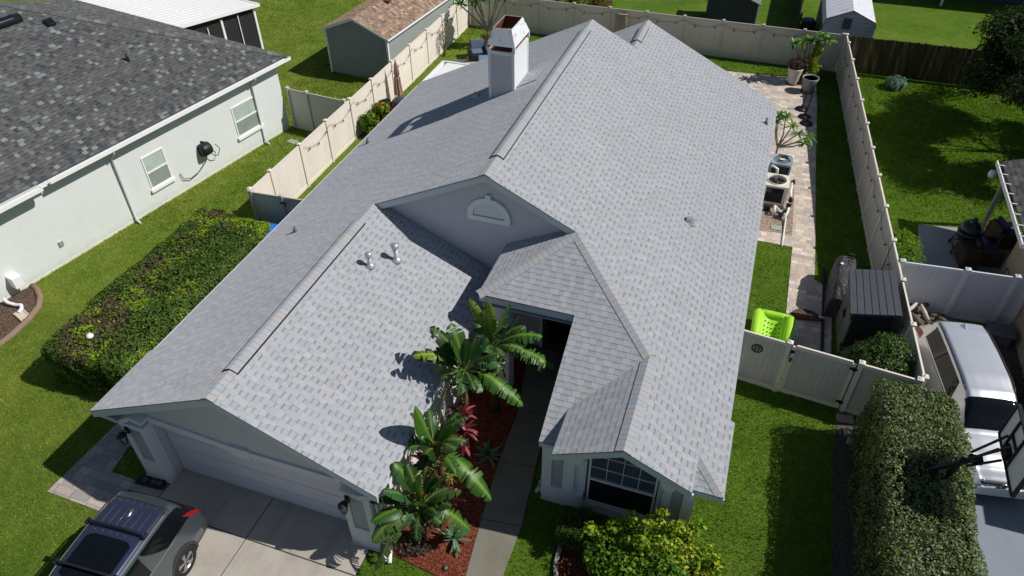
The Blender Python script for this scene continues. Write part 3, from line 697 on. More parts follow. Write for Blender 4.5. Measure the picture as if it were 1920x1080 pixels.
# ------------------------------------------------------------------ vinyl fences
def vinyl_board_mat(name, c, n=0.15):
    m = Mat(name, 0.45, 0, 0.3); u, v, _ = m.xyz(m.coord('UV')); f = (u / n).fr(); g = f.lt(0.05)
    r = (m.white(m.comb((u / n).fl(), 0.0, 2.0)) - 0.5) * 0.06 + 1.0
    d = (m.noise(1.4, 5, rough=.7) - .5) * .22 + 1.0; low = m.noise(9, 3) * 0.06
    k = (g * 0.28).sub1() * r * d - low * 0.5
    zz = m.xyz(m.coord('World'))[2]; alg = ((zz * -2.4) + 0.85 + (m.noise(4, 5, rough=.7) - .5) * 2.2).clamp() * 0.45
    m.color(m.mix(alg, m.mix(1.0, c, m.comb(k, k, k), 'MULTIPLY'), (c[0] * .62, c[1] * .66, c[2] * .45))); m.bump(g.sub1(), .006, .8); return m.m
M['vb'] = vinyl_board_mat('cream_vinyl_boards', (.80, .74, .665)); M['vbg'] = vinyl_board_mat('shaded_vinyl_boards', (.56, .54, .475)); M['vbw'] = vinyl_board_mat('white_vinyl_boards', (.58, .60, .68))  # vbg: darker board copy, shade put into the colour of shaded fences
def fence(name, label, pts, h, mp, mb, group=None, h_last=None, skip=()):
    """pts: post positions; panels between them"""
    c = Vector(pts[0]).lerp(Vector(pts[-1]), .5)
    t = thing(name, label, 'fence', (c.x, c.y, 0), group)
    for i, (x, y) in enumerate(pts):
        j = min(i, len(pts) - 2); d = Vector(pts[j + 1]) - Vector(pts[j]); rz = math.atan2(d.y, d.x)
        b = MB(); b.obox((x, y, (h + .03) / 2), (.115, .115, h + .03), rz)
        b.obox((x, y, h + .045), (.15, .15, .03), rz); k = len(b.v)
        cs = [(-.06, -.06), (.06, -.06), (.06, .06), (-.06, .06)]; R = Matrix.Rotation(rz, 2)
        base = [Vector((x, y)) + R @ Vector(q) for q in cs]
        b.v += [(q.x, q.y, h + .06) for q in base] + [(x, y, h + .10)]
        for a in range(4): b.face([k + a, k + (a + 1) % 4, k + 4])
        b.build('post', mp, t)
    for i in range(len(pts) - 1):
        if i in skip: continue
        a, c_ = Vector(pts[i]), Vector(pts[i + 1]); d = c_ - a; L = d.length - .116; m_ = (a + c_) / 2; rz = math.atan2(d.y, d.x)
        b = MB(); b.obox((m_.x, m_.y, h / 2 + .03), (L, .022, h - .18), rz); pn = b.build('panel', mb, t)
        r_ = MB(); r_.obox((m_.x, m_.y, h - .045), (L, .05, .09), rz); r_.build('rail', mp, pn); r_ = MB(); r_.obox((m_.x, m_.y, .075), (L, .05, .14), rz); r_.build('rail', mp, pn)
    return t
HF = 1.84
YL = [9.91, 11.14] + [11.14 + 1.962 * k for k in range(1, 11)]
fence('vinyl_fence', 'long sunlit cream vinyl fence between the house and the sage neighbour house', [(-2.537 - .007 * (y - 9.9), y) for y in YL], HF, M['vinyl'], M['vb'])
ye = YL[-1]; xe = -2.537 - .007 * (ye - 9.9)
xb = [xe + .01 + (16.70 - xe) * k / 10 for k in range(11)]; xb = [-.62, 1.33] + [3.3 + 1.93 * k for k in range(7)]; xb = [x for x in xb] + [16.66]
fence('vinyl_fence', 'shaded tan vinyl fence across the back of the yard behind the two roof peaks', [(-2.55, 30.62)] + [(x, 30.47 + .008 * (16.8 - x)) for x in xb], HF, M['vinyl_shaded'], M['vbg'])
X2 = lambda y: 16.80 - .0785 * (y - 30.47)
YR = [30.47, 29.47, 27.5, 25.47, 23.42, 21.41, 19.5, 17.56, 15.6, 13.7, 11.74, 9.81, 7.85]
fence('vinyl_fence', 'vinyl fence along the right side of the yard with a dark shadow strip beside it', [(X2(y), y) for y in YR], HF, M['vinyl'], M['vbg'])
A = Vector((18.50, 7.78)); 
fence('vinyl_fence', 'short tan vinyl fence with paw sign and gate between house and right hedge', [(13.72, 8.23), (15.33, 8.04), (17.10, 7.86), (18.46, 7.72)], HF, M['vinyl'], M['vbg'], skip=(1,))
fence('vinyl_fence', 'short shaded vinyl fence with latch between the left hedge and the house roof', [(-2.45, 9.80), (-1.28, 9.87), (.42, 9.97)], HF, M['vinyl_shaded'], M['vbg'])
fence('vinyl_fence', 'short cream fence joining the back corner of the sage house to the long fence', [(-5.60, 17.13), (-4.62, 17.03), (-2.75, 16.85)], HF, M['vinyl_shaded'], M['vbg'])
fence('vinyl_fence', 'bluish white vinyl fence behind the silver car', [(18.32, 12.68), (20.1, 12.83), (21.42, 12.93), (21.86, 12.96)], HF, M['vinyl_white'], M['vbw'])
# gate leaf between the two posts of the right front fence
gt = thing('gate', 'wide tan vinyl gate with black hinges below the lime green pool seat', 'gate', (16.2, 7.95, 0))
a, c_ = Vector((15.42, 8.035)), Vector((17.0, 7.87)); rz = math.atan2(c_.y - a.y, c_.x - a.x); m_ = (a + c_) / 2; L = (c_ - a).length
b = MB(); b.obox((m_.x, m_.y, .93), (L - .2, .022, 1.58), rz); b.build('panel', M['vbg'], gt)
for k in (-1, 1):
    b = MB(); q = m_ + (c_ - a).normalized() * k * (L / 2 - .05); b.obox((q.x, q.y, .93), (.09, .05, 1.7), rz); b.build('stile', M['vinyl'], gt)
for z in (.12, 1.78):
    b = MB(); b.obox((m_.x, m_.y, z), (L - .2, .05, .12), rz); b.build('rail', M['vinyl'], gt)
for z in (.35, 1.62):
    b = MB(); b.obox((16.96, 7.83, z), (.20, .03, .05), rz); b.obox((16.96, 7.82, z), (.05, .04, .11), rz); b.build('hinge', M['black'], gt)
b = MB(); b.obox((15.44, 7.985, 1.62), (.12, .05, .06), rz); b.obox((15.40, 7.97, 1.58), (.03, .06, .14), rz); b.build('latch', M['black'], gt)
b = MB(); b.obox((15.45, 7.985, 1.32), (.05, .05, .12), rz); b.build('pull_handle', M['black'], gt)
b = MB(); b.obox((-1.24, 9.80, 1.62), (.16, .04, .06), .06); b.obox((-1.12, 9.79, 1.60), (.04, .05, .13), .06)
tag(b.build('gate_latch', M['black'], loc=(-1.24, 9.8, 1.6)), 'black gate latch on the short shaded fence by the left hedge', 'latch')
# round metal paw sign on the fence
rz2 = math.atan2(8.04 - 8.23, 15.33 - 13.72)
def on_fence(s_, z, off=-.035):
    d = Vector((math.cos(rz2), math.sin(rz2))); n = Vector((-d.y, d.x)); p = Vector((14.58, 8.13)) + d * s_ + n * off; return (p.x, p.y, z)
pw = thing('sign', 'small round black metal sign with paw prints on the tan fence', 'sign', on_fence(0, 1.35))
def disc(cx, cz, r0, r1, off, n=24):
    b = MB()
    for k in range(n):
        a0, a1 = 2 * math.pi * k / n, 2 * math.pi * (k + 1) / n
        P_ = lambda a, r: on_fence(cx + r * math.cos(a), 1.35 + cz + r * math.sin(a) * 1.0, off)
        b.slab([P_(a0, r1), P_(a1, r1), P_(a1, r0), P_(a0, r0)] if r0 > 0 else [P_(a0, r1), P_(a1, r1), P_(0, 0)], (0, .006, 0))
    return b
disc(0, 0, .115, .15, -.035).build('ring', M['black'], pw)
gp_ = P('sign_sage_plate', (.34, .40, .36), .6)
disc(0, 0, 0.001, .114, -.032).build('plate', gp_, pw)
for k, (ox, oz) in enumerate(((-.052, -.005), (.05, .0))):
    b = disc(ox, oz - .012, .001, .026, -.04, 12)
    for q in range(4):
        aa = math.pi * (.2 + .2 * q); c2 = disc(ox + .037 * math.cos(aa), oz + .002 + .034 * math.sin(aa), .001, .010, -.04, 8)
        o = len(b.v); b.v += c2.v; [b.face([o + i for i in f_]) for f_ in c2.f]
    b.build('paw_print', M['black'], pw)
for z in (.078, -.078):
    b = MB(); p0 = on_fence(-.065, 1.35 + z, -.04); p1 = on_fence(.065, 1.35 + z, -.04); b.bar(p0, p1, .006, .022); b.build('bar', M['black'], pw)
# dark weathered wood fence behind the right-hand yard
wm = Mat('weathered_wood', .95, 0, .1); u, v, _ = wm.xyz(wm.coord('UV')); cc_ = (u / .14).fl(); ff = (u / .14).fr()
rr = wm.white(wm.comb(cc_, 0.0, 0.0)); st = wm.noise(1.0, 6, vec=wm.comb(u * 5.0 + v * .9, v * .5, 0.0), rough=.75)
k = rr * .22 + st * 1.15 - .20
wm.color(wm.ramp(k, [(.2, (.022, .018, .011)), (.45, (.055, .044, .026)), (.62, (.10, .085, .052)), (.82, (.22, .215, .155))])); wm.bump(ff.lt(.05).sub1() + st * .3, .006, .5); M['wood'] = wm.m
wf_ = thing('wooden_fence', 'dark weathered wood fence behind the right neighbour lawn', 'fence', (22.5, 30.6, 0))
b = MB(); n = 88; x0_, x1_ = 16.95, 28.9
for i in range(n):
    xa = x0_ + (x1_ - x0_) * i / n; xc = x0_ + (x1_ - x0_) * (i + 1) / n - .003; y = 30.56 + .015 * (xa - 17) + random.uniform(-.003, .003); h = 1.80 + random.uniform(-.025, .02); tt = random.uniform(-.004, .004)
    b.slab([(xa, y, 0.02), (xa + tt, y, h - .05), (xa + .03 + tt, y, h), (xc - .03 + tt, y, h), (xc + tt, y, h - .05), (xc, y, .02)], (0, .02, 0), [(xa, 0), (xa, h), (xa + .02, h), (xc - .02, h), (xc, h), (xc, 0)])
b.build('pickets', M['wood'], wf_)
for z in (.4, 1.45):
    b = MB(); b.bar((x0_, 30.62, z), (x1_, 30.8, z), .04, .09); b.build('rail', M['wood'], wf_)
# dark fence between the back lots, seen end-on
bk = thing('wooden_fence', 'thin dark fence running away between the back lots by the charcoal shed', 'fence', (14.6, 38, 0))
b = MB(); b.obox((14.62, 39.2, .85), (.03, 12.6, 1.7), .0); b.build('panel', M['wood'], bk)
for y in (33.0, 35.8, 38.4, 41):
    b = MB(); b.obox((14.67, y, .9), (.09, .09, 1.8)); b.build('post', M['wood'], bk)
# string lights sagging between fence posts
bulb_m = P('dark_bulb', (.09, .08, .07), .3, spec=.5)
def string_lights(label, pts, sag, nb, group='strings of dark bulbs on the fences'):
    t = thing('string_lights', label, 'string lights', pts[0], group)
    b = MB(); allp = []
    for p, q in zip(pts[:-1], pts[1:]):
        p, q = Vector(p), Vector(q)
        for k in range(9):
            f_ = k / 8; allp.append(p.lerp(q, f_) - Vector((0, 0, sag * 4 * f_ * (1 - f_) * random.uniform(.95, 1.05))))
    b.tube(allp, .0065, 4); b.build('cable', M['black'], t)
    for p, q in zip(pts[:-1], pts[1:]):
        p, q = Vector(p), Vector(q)
        for k in range(nb):
            f_ = (k + .6) / nb; c = p.lerp(q, f_) - Vector((0, 0, sag * 4 * f_ * (1 - f_)))
            bb = MB(); bb.lathe([(.012, 0), (.016, -.03), (.034, -.07), (.03, -.10), (.001, -.12)], c, 8); bb.build('bulb', bulb_m, t)
string_lights('string of dark bulbs sagging along the sunlit left fence', [(-2.537 - .007 * (y - 9.9) + .08, y + .1, 1.66 if i % 2 else 1.70) for i, y in enumerate(YL[2:])], .32, 3)
string_lights('string of dark bulbs sagging across the shaded back fence', [(x, 30.47 + .008 * (16.8 - x) - .08, 1.68) for x in xb], .22, 2)
string_lights('string of dark bulbs along the right side fence above its shadow strip', [(X2(y) - .08, y, 1.62) for y in YR[1:-1]], .25, 2)
# ------------------------------------------------------------------ sage house on the left (turned 10.9 degrees)
NK = Vector((-5.43, 17.4)); NA = math.atan(.192)
ny = Vector((math.sin(NA), math.cos(NA))); nx = Vector((math.cos(NA), -math.sin(NA)))
def NB(x, y, z=0.0): p = NK + nx * x + ny * y; return (p.x, p.y, z)
nb = thing('house', 'sage green stucco house with dark mottled shingle roof at the left edge', 'house', NB(-6, -6))
EZ = 3.2; NS = .46; W = 13.6; zr = EZ + NS * W / 2
r = MB()
front = -13.6
# right slope, back hip, left slope; the front runs out of frame; gutter jog at the front
def nf(pts, uv): r.slab([NB(*p) for p in pts], (0, 0, -.04), uv)
sl = math.hypot(1, NS)
nf([(0, 0, EZ), (-W / 2, -W / 2, zr), (-W / 2, -20, zr), (0.0, -20, EZ), (0, -11.4, EZ)][:4], [(0, 0), (-W / 2, W / 2 * sl), (-20, W / 2 * sl), (-20, 0)])
nf([(0, 0, EZ), (-W, 0, EZ), (-W / 2, -W / 2, zr)], [(0, 0), (-W, 0), (-W / 2, W / 2 * sl)])
nf([(-W, 0, EZ), (-W, -20, EZ), (-W / 2, -20, zr), (-W / 2, -W / 2, zr)], [(0, 0), (-20, 0), (-20, W / 2 * sl), (-W / 2, W / 2 * sl)])
nro = r.build('roof', M['shingle_nb'], nb)
b = MB()
for i in range(1):
    a, c = Vector(NB(0, 0, EZ)), Vector(NB(-W / 2, -W / 2, zr)); capline(b, a, c, .17, .02, s1=.33, s2=.33)
capline(b, NB(-W / 2, -W / 2, zr), NB(-W / 2, -20, zr), .17, .02, s1=NS, s2=NS); b.build('hip_cap', M['cap_nb'], nro)
# eaves: fascia, soffit, gutter
ov = .33
b = MB(); c = [(0, -20), (0, 0), (-W, 0)]
def nbox(b, x0, x1, y0, y1, z0, z1):
    m_ = NB((x0 + x1) / 2, (y0 + y1) / 2, (z0 + z1) / 2); b.obox(m_, (x1 - x0, y1 - y0, z1 - z0), -NA); return b
nbox(b, -ov - .02, -.03, -20, -ov, EZ - .22, EZ - .205); nbox(b, -W + .1, -.03, -ov, -.02, EZ - .22, EZ - .205); b.build('soffit', M['sage_trim'], nro)
b = MB(); nbox(b, -.03, -.005, -20, 0, EZ - .22, EZ - .05); nbox(b, -W, -.03, -.025, 0, EZ - .22, EZ - .05); b.build('fascia', M['white'], nro)
g = MB()
def gutter(x0, x1, y0, y1):   # open K-gutter along y
    nbox(g, x0, x0 + .008, y0, y1, EZ - .17, EZ - .045); nbox(g, x0 + .008, x1 - .008, y0, y1, EZ - .17, EZ - .16); nbox(g, x1 - .02, x1 + .004, y0, y1, EZ - .16, EZ - .035)
    nbox(g, x0, x1, y1 - .01, y1, EZ - .159, EZ - .045)
gutter(0.0, .13, -10.9, .02); g.build('gutter', M['white'], nro)
g = MB(); gutter(0.14, .27, -20, -11.25); g.build('gutter', M['white'], nro)
b = MB(); nbox(b, 0, .14, -20, -11.25, EZ - .045, EZ - .03); nbox(b, 0, .14, -11.3, -11.25, EZ - .3, EZ - .05); b.build('eave_return', M['sage_trim'], nro)
w_ = MB(); nbox(w_, -W + ov, -ov, -20, -.45, 0, EZ - .22); wo = w_.build('wall', M['sage'], nb)
b = MB(); nbox(b, -ov, -ov + .02, -20, -.46, 0, .07); b.build('foundation', P('pale_foundation', (.60, .60, .50), .9, var=.15), wo)
# windows on the side wall
def nwin(yc, zb, hh, ww):
    X0 = -ov
    f_ = MB(); fw = .05
    nbox(f_, X0, X0 + .03, yc - ww / 2, yc - ww / 2 + fw, zb, zb + hh); nbox(f_, X0, X0 + .03, yc + ww / 2 - fw, yc + ww / 2, zb, zb + hh)
    nbox(f_, X0, X0 + .03, yc - ww / 2 + fw, yc + ww / 2 - fw, zb + hh - fw, zb + hh); nbox(f_, X0, X0 + .028, yc - ww / 2 + fw, yc + ww / 2 - fw, zb, zb + fw)
    nbox(f_, X0, X0 + .036, yc - ww / 2 + fw, yc + ww / 2 - fw, zb + hh * .5 - .03, zb + hh * .5 + .03)
    o = f_.build('window', M['white'], nb)
    p = MB(); nbox(p, X0, X0 + .012, yc - ww / 2 + fw, yc + ww / 2 - fw, zb + hh * .5 + .03, zb + hh - fw); p.build('pane', M['blind_up'], o)
    p = MB(); nbox(p, X0, X0 + .010, yc - ww / 2 + fw, yc + ww / 2 - fw, zb + fw, zb + hh * .5 - .03); p.build('pane', M['blind_lo'], o)
    p = MB(); nbox(p, X0, X0 + .10, yc - ww / 2 - .06, yc + ww / 2 + .06, zb - .11, zb); p.build('sill', M['white'], o)
def blind(name, c):
    m = Mat(name, .12, 0, .5); z = m.xyz(m.coord('World'))[2]; f_ = (z / .055).fr().lt(.16); k = (f_ * .22).sub1() * ((m.noise(2, 3) - .5) * .5 + 1.0)
    m.color(m.mix(1.0, c, m.comb(k, k, k), 'MULTIPLY')); return m.m
M['blind_up'] = blind('green_tinted_blind', (.43, .52, .46)); M['blind_lo'] = blind('screened_blind', (.26, .31, .28))
nwin(-7.05, .80, 1.30, .95); nwin(-2.55, .85, 1.30, 1.30)
# downspouts
for yc in (-8.55, -2.02 + .05):
    d = MB(); d.tube([NB(.06, yc, EZ - .17), NB(.03, yc, EZ - .28), NB(-ov + .05, yc, EZ - .55), NB(-ov + .05, yc, .25), NB(-ov + .16, yc - .02, .08), NB(-ov + .33, yc - .04, .05)], .042, 6); d.build('downspout', M['sage_trim'], nb)
    
# roof vents
def noz(x, y): return EZ + NS * (-x)
d = MB(); d.obox(NB(-5.0, -3.9 - 1.6, noz(-5, 0) + .06), (.0001, .0001, .0001)); 
v = MB(); p = Vector(NB(-2.62, -5.25)); z = EZ + NS * 2.62; v.lathe([(.06, z - .03), (.05, z + .05), (.045, z + .26)], (p.x, p.y, 0), 12); v.build('vent_pipe', M['black'], nb)
def turtle(x, y, L_):
    p = NB(x, y, EZ - NS * x + .07); v = MB(); v.obox(p, (.34, .34, .10), -NA, ry=math.atan(NS)); v.smooth = True
    v.build('roof_vent', M['black_gloss'], nb, bevel=.04)
turtle(-5.19, -6.11, .34)
sk = MB(); sk.smooth = True
P0 = [NB(-5.1 - .0, -7.3 - k * .25, EZ + NS * 5.1 + .05) for k in range(7)]
sk.tube([NB(-5.8, -6.75 - .3 * k, EZ + NS * 5.8 + .05) for k in range(8)], .19, 12); sk.build('skylight', M['black_gloss'], nb)
# hose reel on the wall with trailing hose
hr = thing('hose_reel', 'black hose reel with trailing hose on the sage wall beside the window', 'hose reel', NB(-ov + .15, -4.95, 1.1))
hp = Vector(NB(-ov + .16, -4.95, 1.25)); e_ = Vector((nx.x, nx.y, 0)); t_ = Vector((ny.x, ny.y, 0))
def axlathe(b, prof, c, ax, n=20):
    ax = Vector(ax).normalized(); u_ = ax.cross(Vector((0, 0, 1))).normalized(); v_ = ax.cross(u_); k = len(b.v); c = Vector(c)
    for r_, h in prof:
        for i in range(n):
            a = 2 * math.pi * i / n; b.v.append(tuple(c + ax * h + (u_ * math.cos(a) + v_ * math.sin(a)) * r_))
    old = b.smooth; b.smooth = True
    for j in range(len(prof) - 1):
        for i in range(n): i2 = (i + 1) % n; b.face([k + j * n + i, k + j * n + i2, k + (j + 1) * n + i2, k + (j + 1) * n + i])
    b.smooth = False
    if prof[0][0] > .002: b.face([k + i for i in range(n)])
    if prof[-1][0] > .002: b.face([k + (len(prof) - 1) * n + i for i in range(n)][::-1])
    b.smooth = old; return b
b = MB(); axlathe(b, [(.10, -.24), (.24, -.22), (.26, -.16), (.26, .10), (.24, .17), (.12, .2)], hp, t_); b.build('drum', M['black'], hr)
b = MB(); axlathe(b, [(.13, .2), (.13, .22), (.06, .225), (.05, .26), (.001, .265)], hp, t_); b.build('hub', M['black_metal'], hr)
b = MB(); b.bar(hp - e_ * .15 - Vector((0, 0, .3)), hp - e_ * .15 + Vector((0, 0, .3)), .3, .04); b.build('bracket', M['black'], hr)
b = MB(); q = lambda a, c_, z: tuple(Vector(NB(-ov + a, c_, z)))
b.tube([q(.2, -5.0, 1.0), q(.15, -5.1, .75), q(.12, -5.5, .50), q(.1, -5.9, .42), q(.08, -6.2, .55), q(.05, -6.25, .8)], .016, 6); b.build('hose', M['black'], hr)
b = MB(); b.tube([q(.25, -4.85, 1.1), q(.22, -4.7, .85), q(.2, -4.5, .75), q(.2, -4.35, 1.0), q(.2, -4.5, 1.25)], .016, 6); b.build('hose_loop', M['black'], hr)
# small wall fixtures
b = MB(); nbox(b, -ov, -ov + .05, -11.35, -11.2, .68, .86); tag(b.build('outlet_box', M['galv'], loc=NB(-ov, -11.3, .7)), 'small grey outlet box low on the sage wall', 'outlet box')
b = MB(); nbox(b, -ov, -ov + .35, -13.25, -12.95, .35, .75); tag(b.build('utility_box', M['white'], loc=NB(-ov, -13, .5), bevel=.01), 'white utility box on the sage wall above the mulch bed', 'utility box')
# white corrugated drain hoses and splash block
M['pvcw'] = P('white_drain_hose', (.72, .72, .78), .45)
b = MB()
pts = [(-8.15, 4.0, .22), (-7.95, 3.95, .15), (-7.7, 3.98, .10), (-7.5, 4.02, .12), (-7.38, 3.92, .10), (-7.34, 3.72, .07)]
P_ = [Vector(pts[0]).lerp(Vector(pts[0]), 0)]; fine = []
for a, c in zip(pts[:-1], pts[1:]):
    for k in range(8): fine.append(Vector(a).lerp(Vector(c), k / 8))
b.tube(fine, [.058 if k % 2 else .050 for k in range(len(fine))], 8); tag(b.build('drain_hose', M['pvcw'], loc=pts[-1]), 'longer white corrugated drain hose ending on the splash block', 'drain hose', 'drain hoses')
b = MB(); fine = [Vector((-8.05, 3.35, .12)).lerp(Vector((-7.62, 3.22, .08)), k / 14) for k in range(15)]; b.tube(fine, [.058 if k % 2 else .050 for k in range(15)], 8); tag(b.build('drain_hose', M['pvcw'], loc=(-7.62, 3.2, 0)), 'shorter white corrugated drain hose at the left frame edge', 'drain hose', 'drain hoses')
b = MB(); b.obox((-7.2, 3.72, .05), (.5, .32, .03), -.35); b.obox((-7.26, 3.88, .075), (.5, .03, .03), -.35); b.obox((-7.15, 3.56, .075), (.5, .03, .03), -.35); tag(b.build('splash_block', P('beige_plastic', (.55, .48, .38), .6), loc=(-7.2, 3.7, 0)), 'beige splash block in the brown mulch bed', 'splash block')
# screened porch behind the sage house
sp = thing('porch', 'white metal roofed screen porch behind the sage house', 'porch', NB(-6, 4))
b = MB(); b.slab([NB(*p) for p in ((-6.85, .03, 3.12), (-14.6, .03, 3.12), (-14.6, 4.95, 2.62), (-6.85, 4.95, 2.62))], (0, 0, -.12))
for k in range(20):
    x = -6.95 - k * .34; b.slab([NB(x, .05, 3.135), NB(x - .03, .05, 3.135), NB(x - .03, 4.83, 2.635), NB(x, 4.83, 2.635)], (0, 0, -.013))
b.build('roof', M['white'], sp)
b = MB(); nbox(b, -14.6, -6.9, 4.96, 5.08, 2.48, 2.64); b.build('gutter', M['white'], sp); b = MB(); b.bar(NB(-6.80, .05, 3.06), NB(-6.80, 5.08, 2.55), .08, .15); b.build('side_fascia', M['white'], sp)
for (x, y) in ((-7.0, 4.8), (-7.0, 2.7), (-7.0, .9), (-9.5, 4.8), (-12, 4.8)):
    b = MB(); nbox(b, x - .06, x + .06, y - .06, y + .06, 0, 2.55); b.build('post', M['white'], sp)
b = MB(); b.slab([NB(-7.0, .95, .05), NB(-7.0, 4.75, .05), NB(-7.0, 4.75, 2.5), NB(-7.0, .95, 2.9)], tuple(Vector((nx.x, nx.y, 0)) * -.02)); nbox(b, -13, -7.06, 4.78, 4.80, .05, 2.45); b.build('screen', P('black_screen', (.02, .022, .025), .8), sp)
for x, y in ((-6.95, 1.8), (-6.95, 3.7)):
    b = MB(); nbox(b, x - .0, x + .03, y - .02, y + .02, .05, 2.45); b.build('mullion', M['white'], sp)
b = MB(); nbox(b, -7.05, -6.94, 1.0, 4.7, .0, .4); b.build('kick_panel', M['white'], sp)
# ------------------------------------------------------------------ sheds
def siding(name, c, n=.11, vert=False, var=.1):
    m = Mat(name, .75, 0, .2); u, v, _ = m.xyz(m.coord('UV')); s_ = u if vert else v; f_ = (s_ / n).fr(); g_ = f_.lt(.10)
    k = (g_ * .38).sub1() * ((m.noise(2.5, 5, rough=.7) - .5) * (var * 4) + 1.0); m.color(m.mix(1.0, c, m.comb(k, k, k), 'MULTIPLY')); m.bump(f_.sub1(), .012, .8); return m.m
def shed(name, label, A, ux, L, Wd, h, pitch, mw, mr, ov=.15, ovr=.12, trim=None, vent=None):
    """A: front-right corner on the ground; ux: unit vector across the gable front (towards +); gable faces front"""
    ux = Vector(ux).normalized(); uy = Vector((-ux.y, ux.x)); A = Vector(A)
    Q = lambda x, y, z: (A.x + ux.x * x + uy.x * y, A.y + ux.y * x + uy.y * y, z)
    t = thing(name, label, 'shed', Q(Wd / 2, L / 2, 0)); hp_ = h + pitch * Wd / 2
    b = MB()
    b.slab([Q(0, 0, 0), Q(Wd, 0, 0), Q(Wd, 0, h), Q(Wd / 2, 0, hp_), Q(0, 0, h)], tuple(Vector((uy.x, uy.y, 0)) * .06), [(0, 0), (Wd, 0), (Wd, h), (Wd / 2, hp_), (0, h)])
    b.slab([Q(0, L, 0), Q(Wd, L, 0), Q(Wd, L, h), Q(Wd / 2, L, hp_), Q(0, L, h)], tuple(Vector((uy.x, uy.y, 0)) * -.06), [(0, 0), (Wd, 0), (Wd, h), (Wd / 2, hp_), (0, h)])
    for x in (0.003, Wd - .063):
        b.slab([Q(x, .06, 0), Q(x, L - .06, 0), Q(x, L - .06, h), Q(x, .06, h)], tuple(Vector((ux.x, ux.y, 0)) * .06), [(0, 0), (L, 0), (L, h), (0, h)])
    k = len(b.f) - 12
    for i in range(len(b.f)):        # give every side wall the plank uv
        if b.uv[i] is None and len(b.f[i]) == 4:
            P4 = [Vector(b.v[q]) - Vector((A.x, A.y, 0)) for q in b.f[i]]; b.uv[i] = [((p.x * uy.x + p.y * uy.y) + (p.x * ux.x + p.y * ux.y), p.z) for p in P4]
    wo = b.build('wall', mw, t)
    sl = math.hypot(1, pitch); b = MB()
    for s_ in (0, 1):
        xe_ = -ov if s_ == 0 else Wd + ov; ze = h - pitch * ov + .05; zr_ = hp_ + .05
        b.slab([Q(xe_, -ovr, ze), Q(xe_, L + ovr, ze), Q(Wd / 2, L + ovr, zr_), Q(Wd / 2, -ovr, zr_)], (0, 0, -.05), [(0, 0), (L, 0), (L, Wd / 2 * sl), (0, Wd / 2 * sl)])
    ro = b.build('roof', mr, t)
    if trim:
        b = MB()
        b.bar(Q(-ov, -ovr - .012, h - pitch * ov - .02), Q(Wd / 2, -ovr - .012, hp_ - .02), .02, .10); b.bar(Q(Wd / 2, -ovr - .012, hp_ - .02), Q(Wd + ov, -ovr - .012, h - pitch * ov - .02), .02, .10)
        for xe_ in (-ov - .012, Wd + ov + .012): b.bar(Q(xe_, -ovr, h - pitch * ov - .02), Q(xe_, L + ovr, h - pitch * ov - .02), .02, .09)
        b.build('fascia', trim, ro)
        for x, y in ((0, 0), (Wd, 0), (Wd, L)):
            b = MB(); b.obox(Q(x, y, h / 2), (.10, .10, h - .02), math.atan2(ux.y, ux.x)); b.build('corner_trim', trim, wo)
    return t, Q, hp_
M['green_side'] = siding('green_grey_siding', (.29, .325, .305)); M['green_shade'] = M['green_side']
t, Q, hp_ = shed('shed', 'green grey lap siding shed with a brown shingle roof beyond the left fence', (-6.93, 22.74), (2.42, -.20), 6.8, 3.40, 2.25, .40, M['green_side'], M['shingle_brown'], trim=M['white'])
b = MB(); b.obox(Q(2.0, 2.6, 2.94), (.3, .3, .09)); b.build('roof_vent', P('brown_vent', (.12, .07, .05), .6), t)
M['dark_side'] = siding('charcoal_siding', (.055, .06, .07), .12, vert=True)
M['grey_roof'] = P('charcoal_roof', (.15, .155, .17), .9, var=.12)
t, Q, hp_ = shed('shed', 'charcoal gable shed beyond the back fence, left of the thin dark fence', (9.85, 33.6), (3, .10), 3.2, 2.62, 1.75, .42, M['dark_side'], M['grey_roof'], ov=.12)
b = MB(); axlathe(b, [(.14, -.02), (.14, .0), (.10, .005)], Q(1.31, -.0, 1.95), (0, -1, 0), 16); b.build('vent', M['black'], t)
b = MB(); b.obox(Q(2.66, 0, .88), (.07, .07, 1.75)); b.build('corner_trim', M['white'], t)
# ------------------------------------------------------------------ gambrel metal shed
gm_ = Mat('white_ribbed_metal', .45, .0, .35); u, v, _ = gm_.xyz(gm_.coord('UV')); f_ = (u / .30).fr(); k = ((f_.lt(.10) + f_.gt(.9)) * .22).sub1(); stn = gm_.noise(2.2, 6, rough=.75)
kk = k - (stn.gt(.58)) * .16; gm_.color(gm_.mix(1.0, (.70, .71, .76), gm_.comb(kk, kk, kk), 'MULTIPLY')); gm_.bump(k, .02, .8); M['ribbed'] = gm_.m
gs = thing('shed', 'small white gambrel roofed metal shed with louvre vent beyond the back fence', 'shed', (17.1, 33.8, 0))
A_ = Vector((15.75, 32.05)); gx = Vector((.999, .03)); gy = Vector((-.03, .999))
G_ = lambda x, y, z: (A_.x + gx.x * x + gy.x * y, A_.y + gx.y * x + gy.y * y, z)
prof = [(0, 0), (0, 1.72), (.10, 1.98), (1.2, 2.45), (2.3, 1.98), (2.4, 1.72), (2.4, 0)]
b = MB(); b.slab([G_(x, 0, z) for x, z in prof], tuple(Vector((gy.x, gy.y, 0)) * .04), [(x, z) for x, z in prof]); b.build('front_wall', M['shed_front'] if 'shed_front' in M else M.setdefault('shed_front', siding('pale_blue_metal_siding', (.42, .44, .52), .19)), gs); b = MB(); b.slab([G_(x, 4.6, z) for x, z in prof], tuple(Vector((gy.x, gy.y, 0)) * -.04))
b.build('back_wall', M['shed_front'], gs)
b = MB()
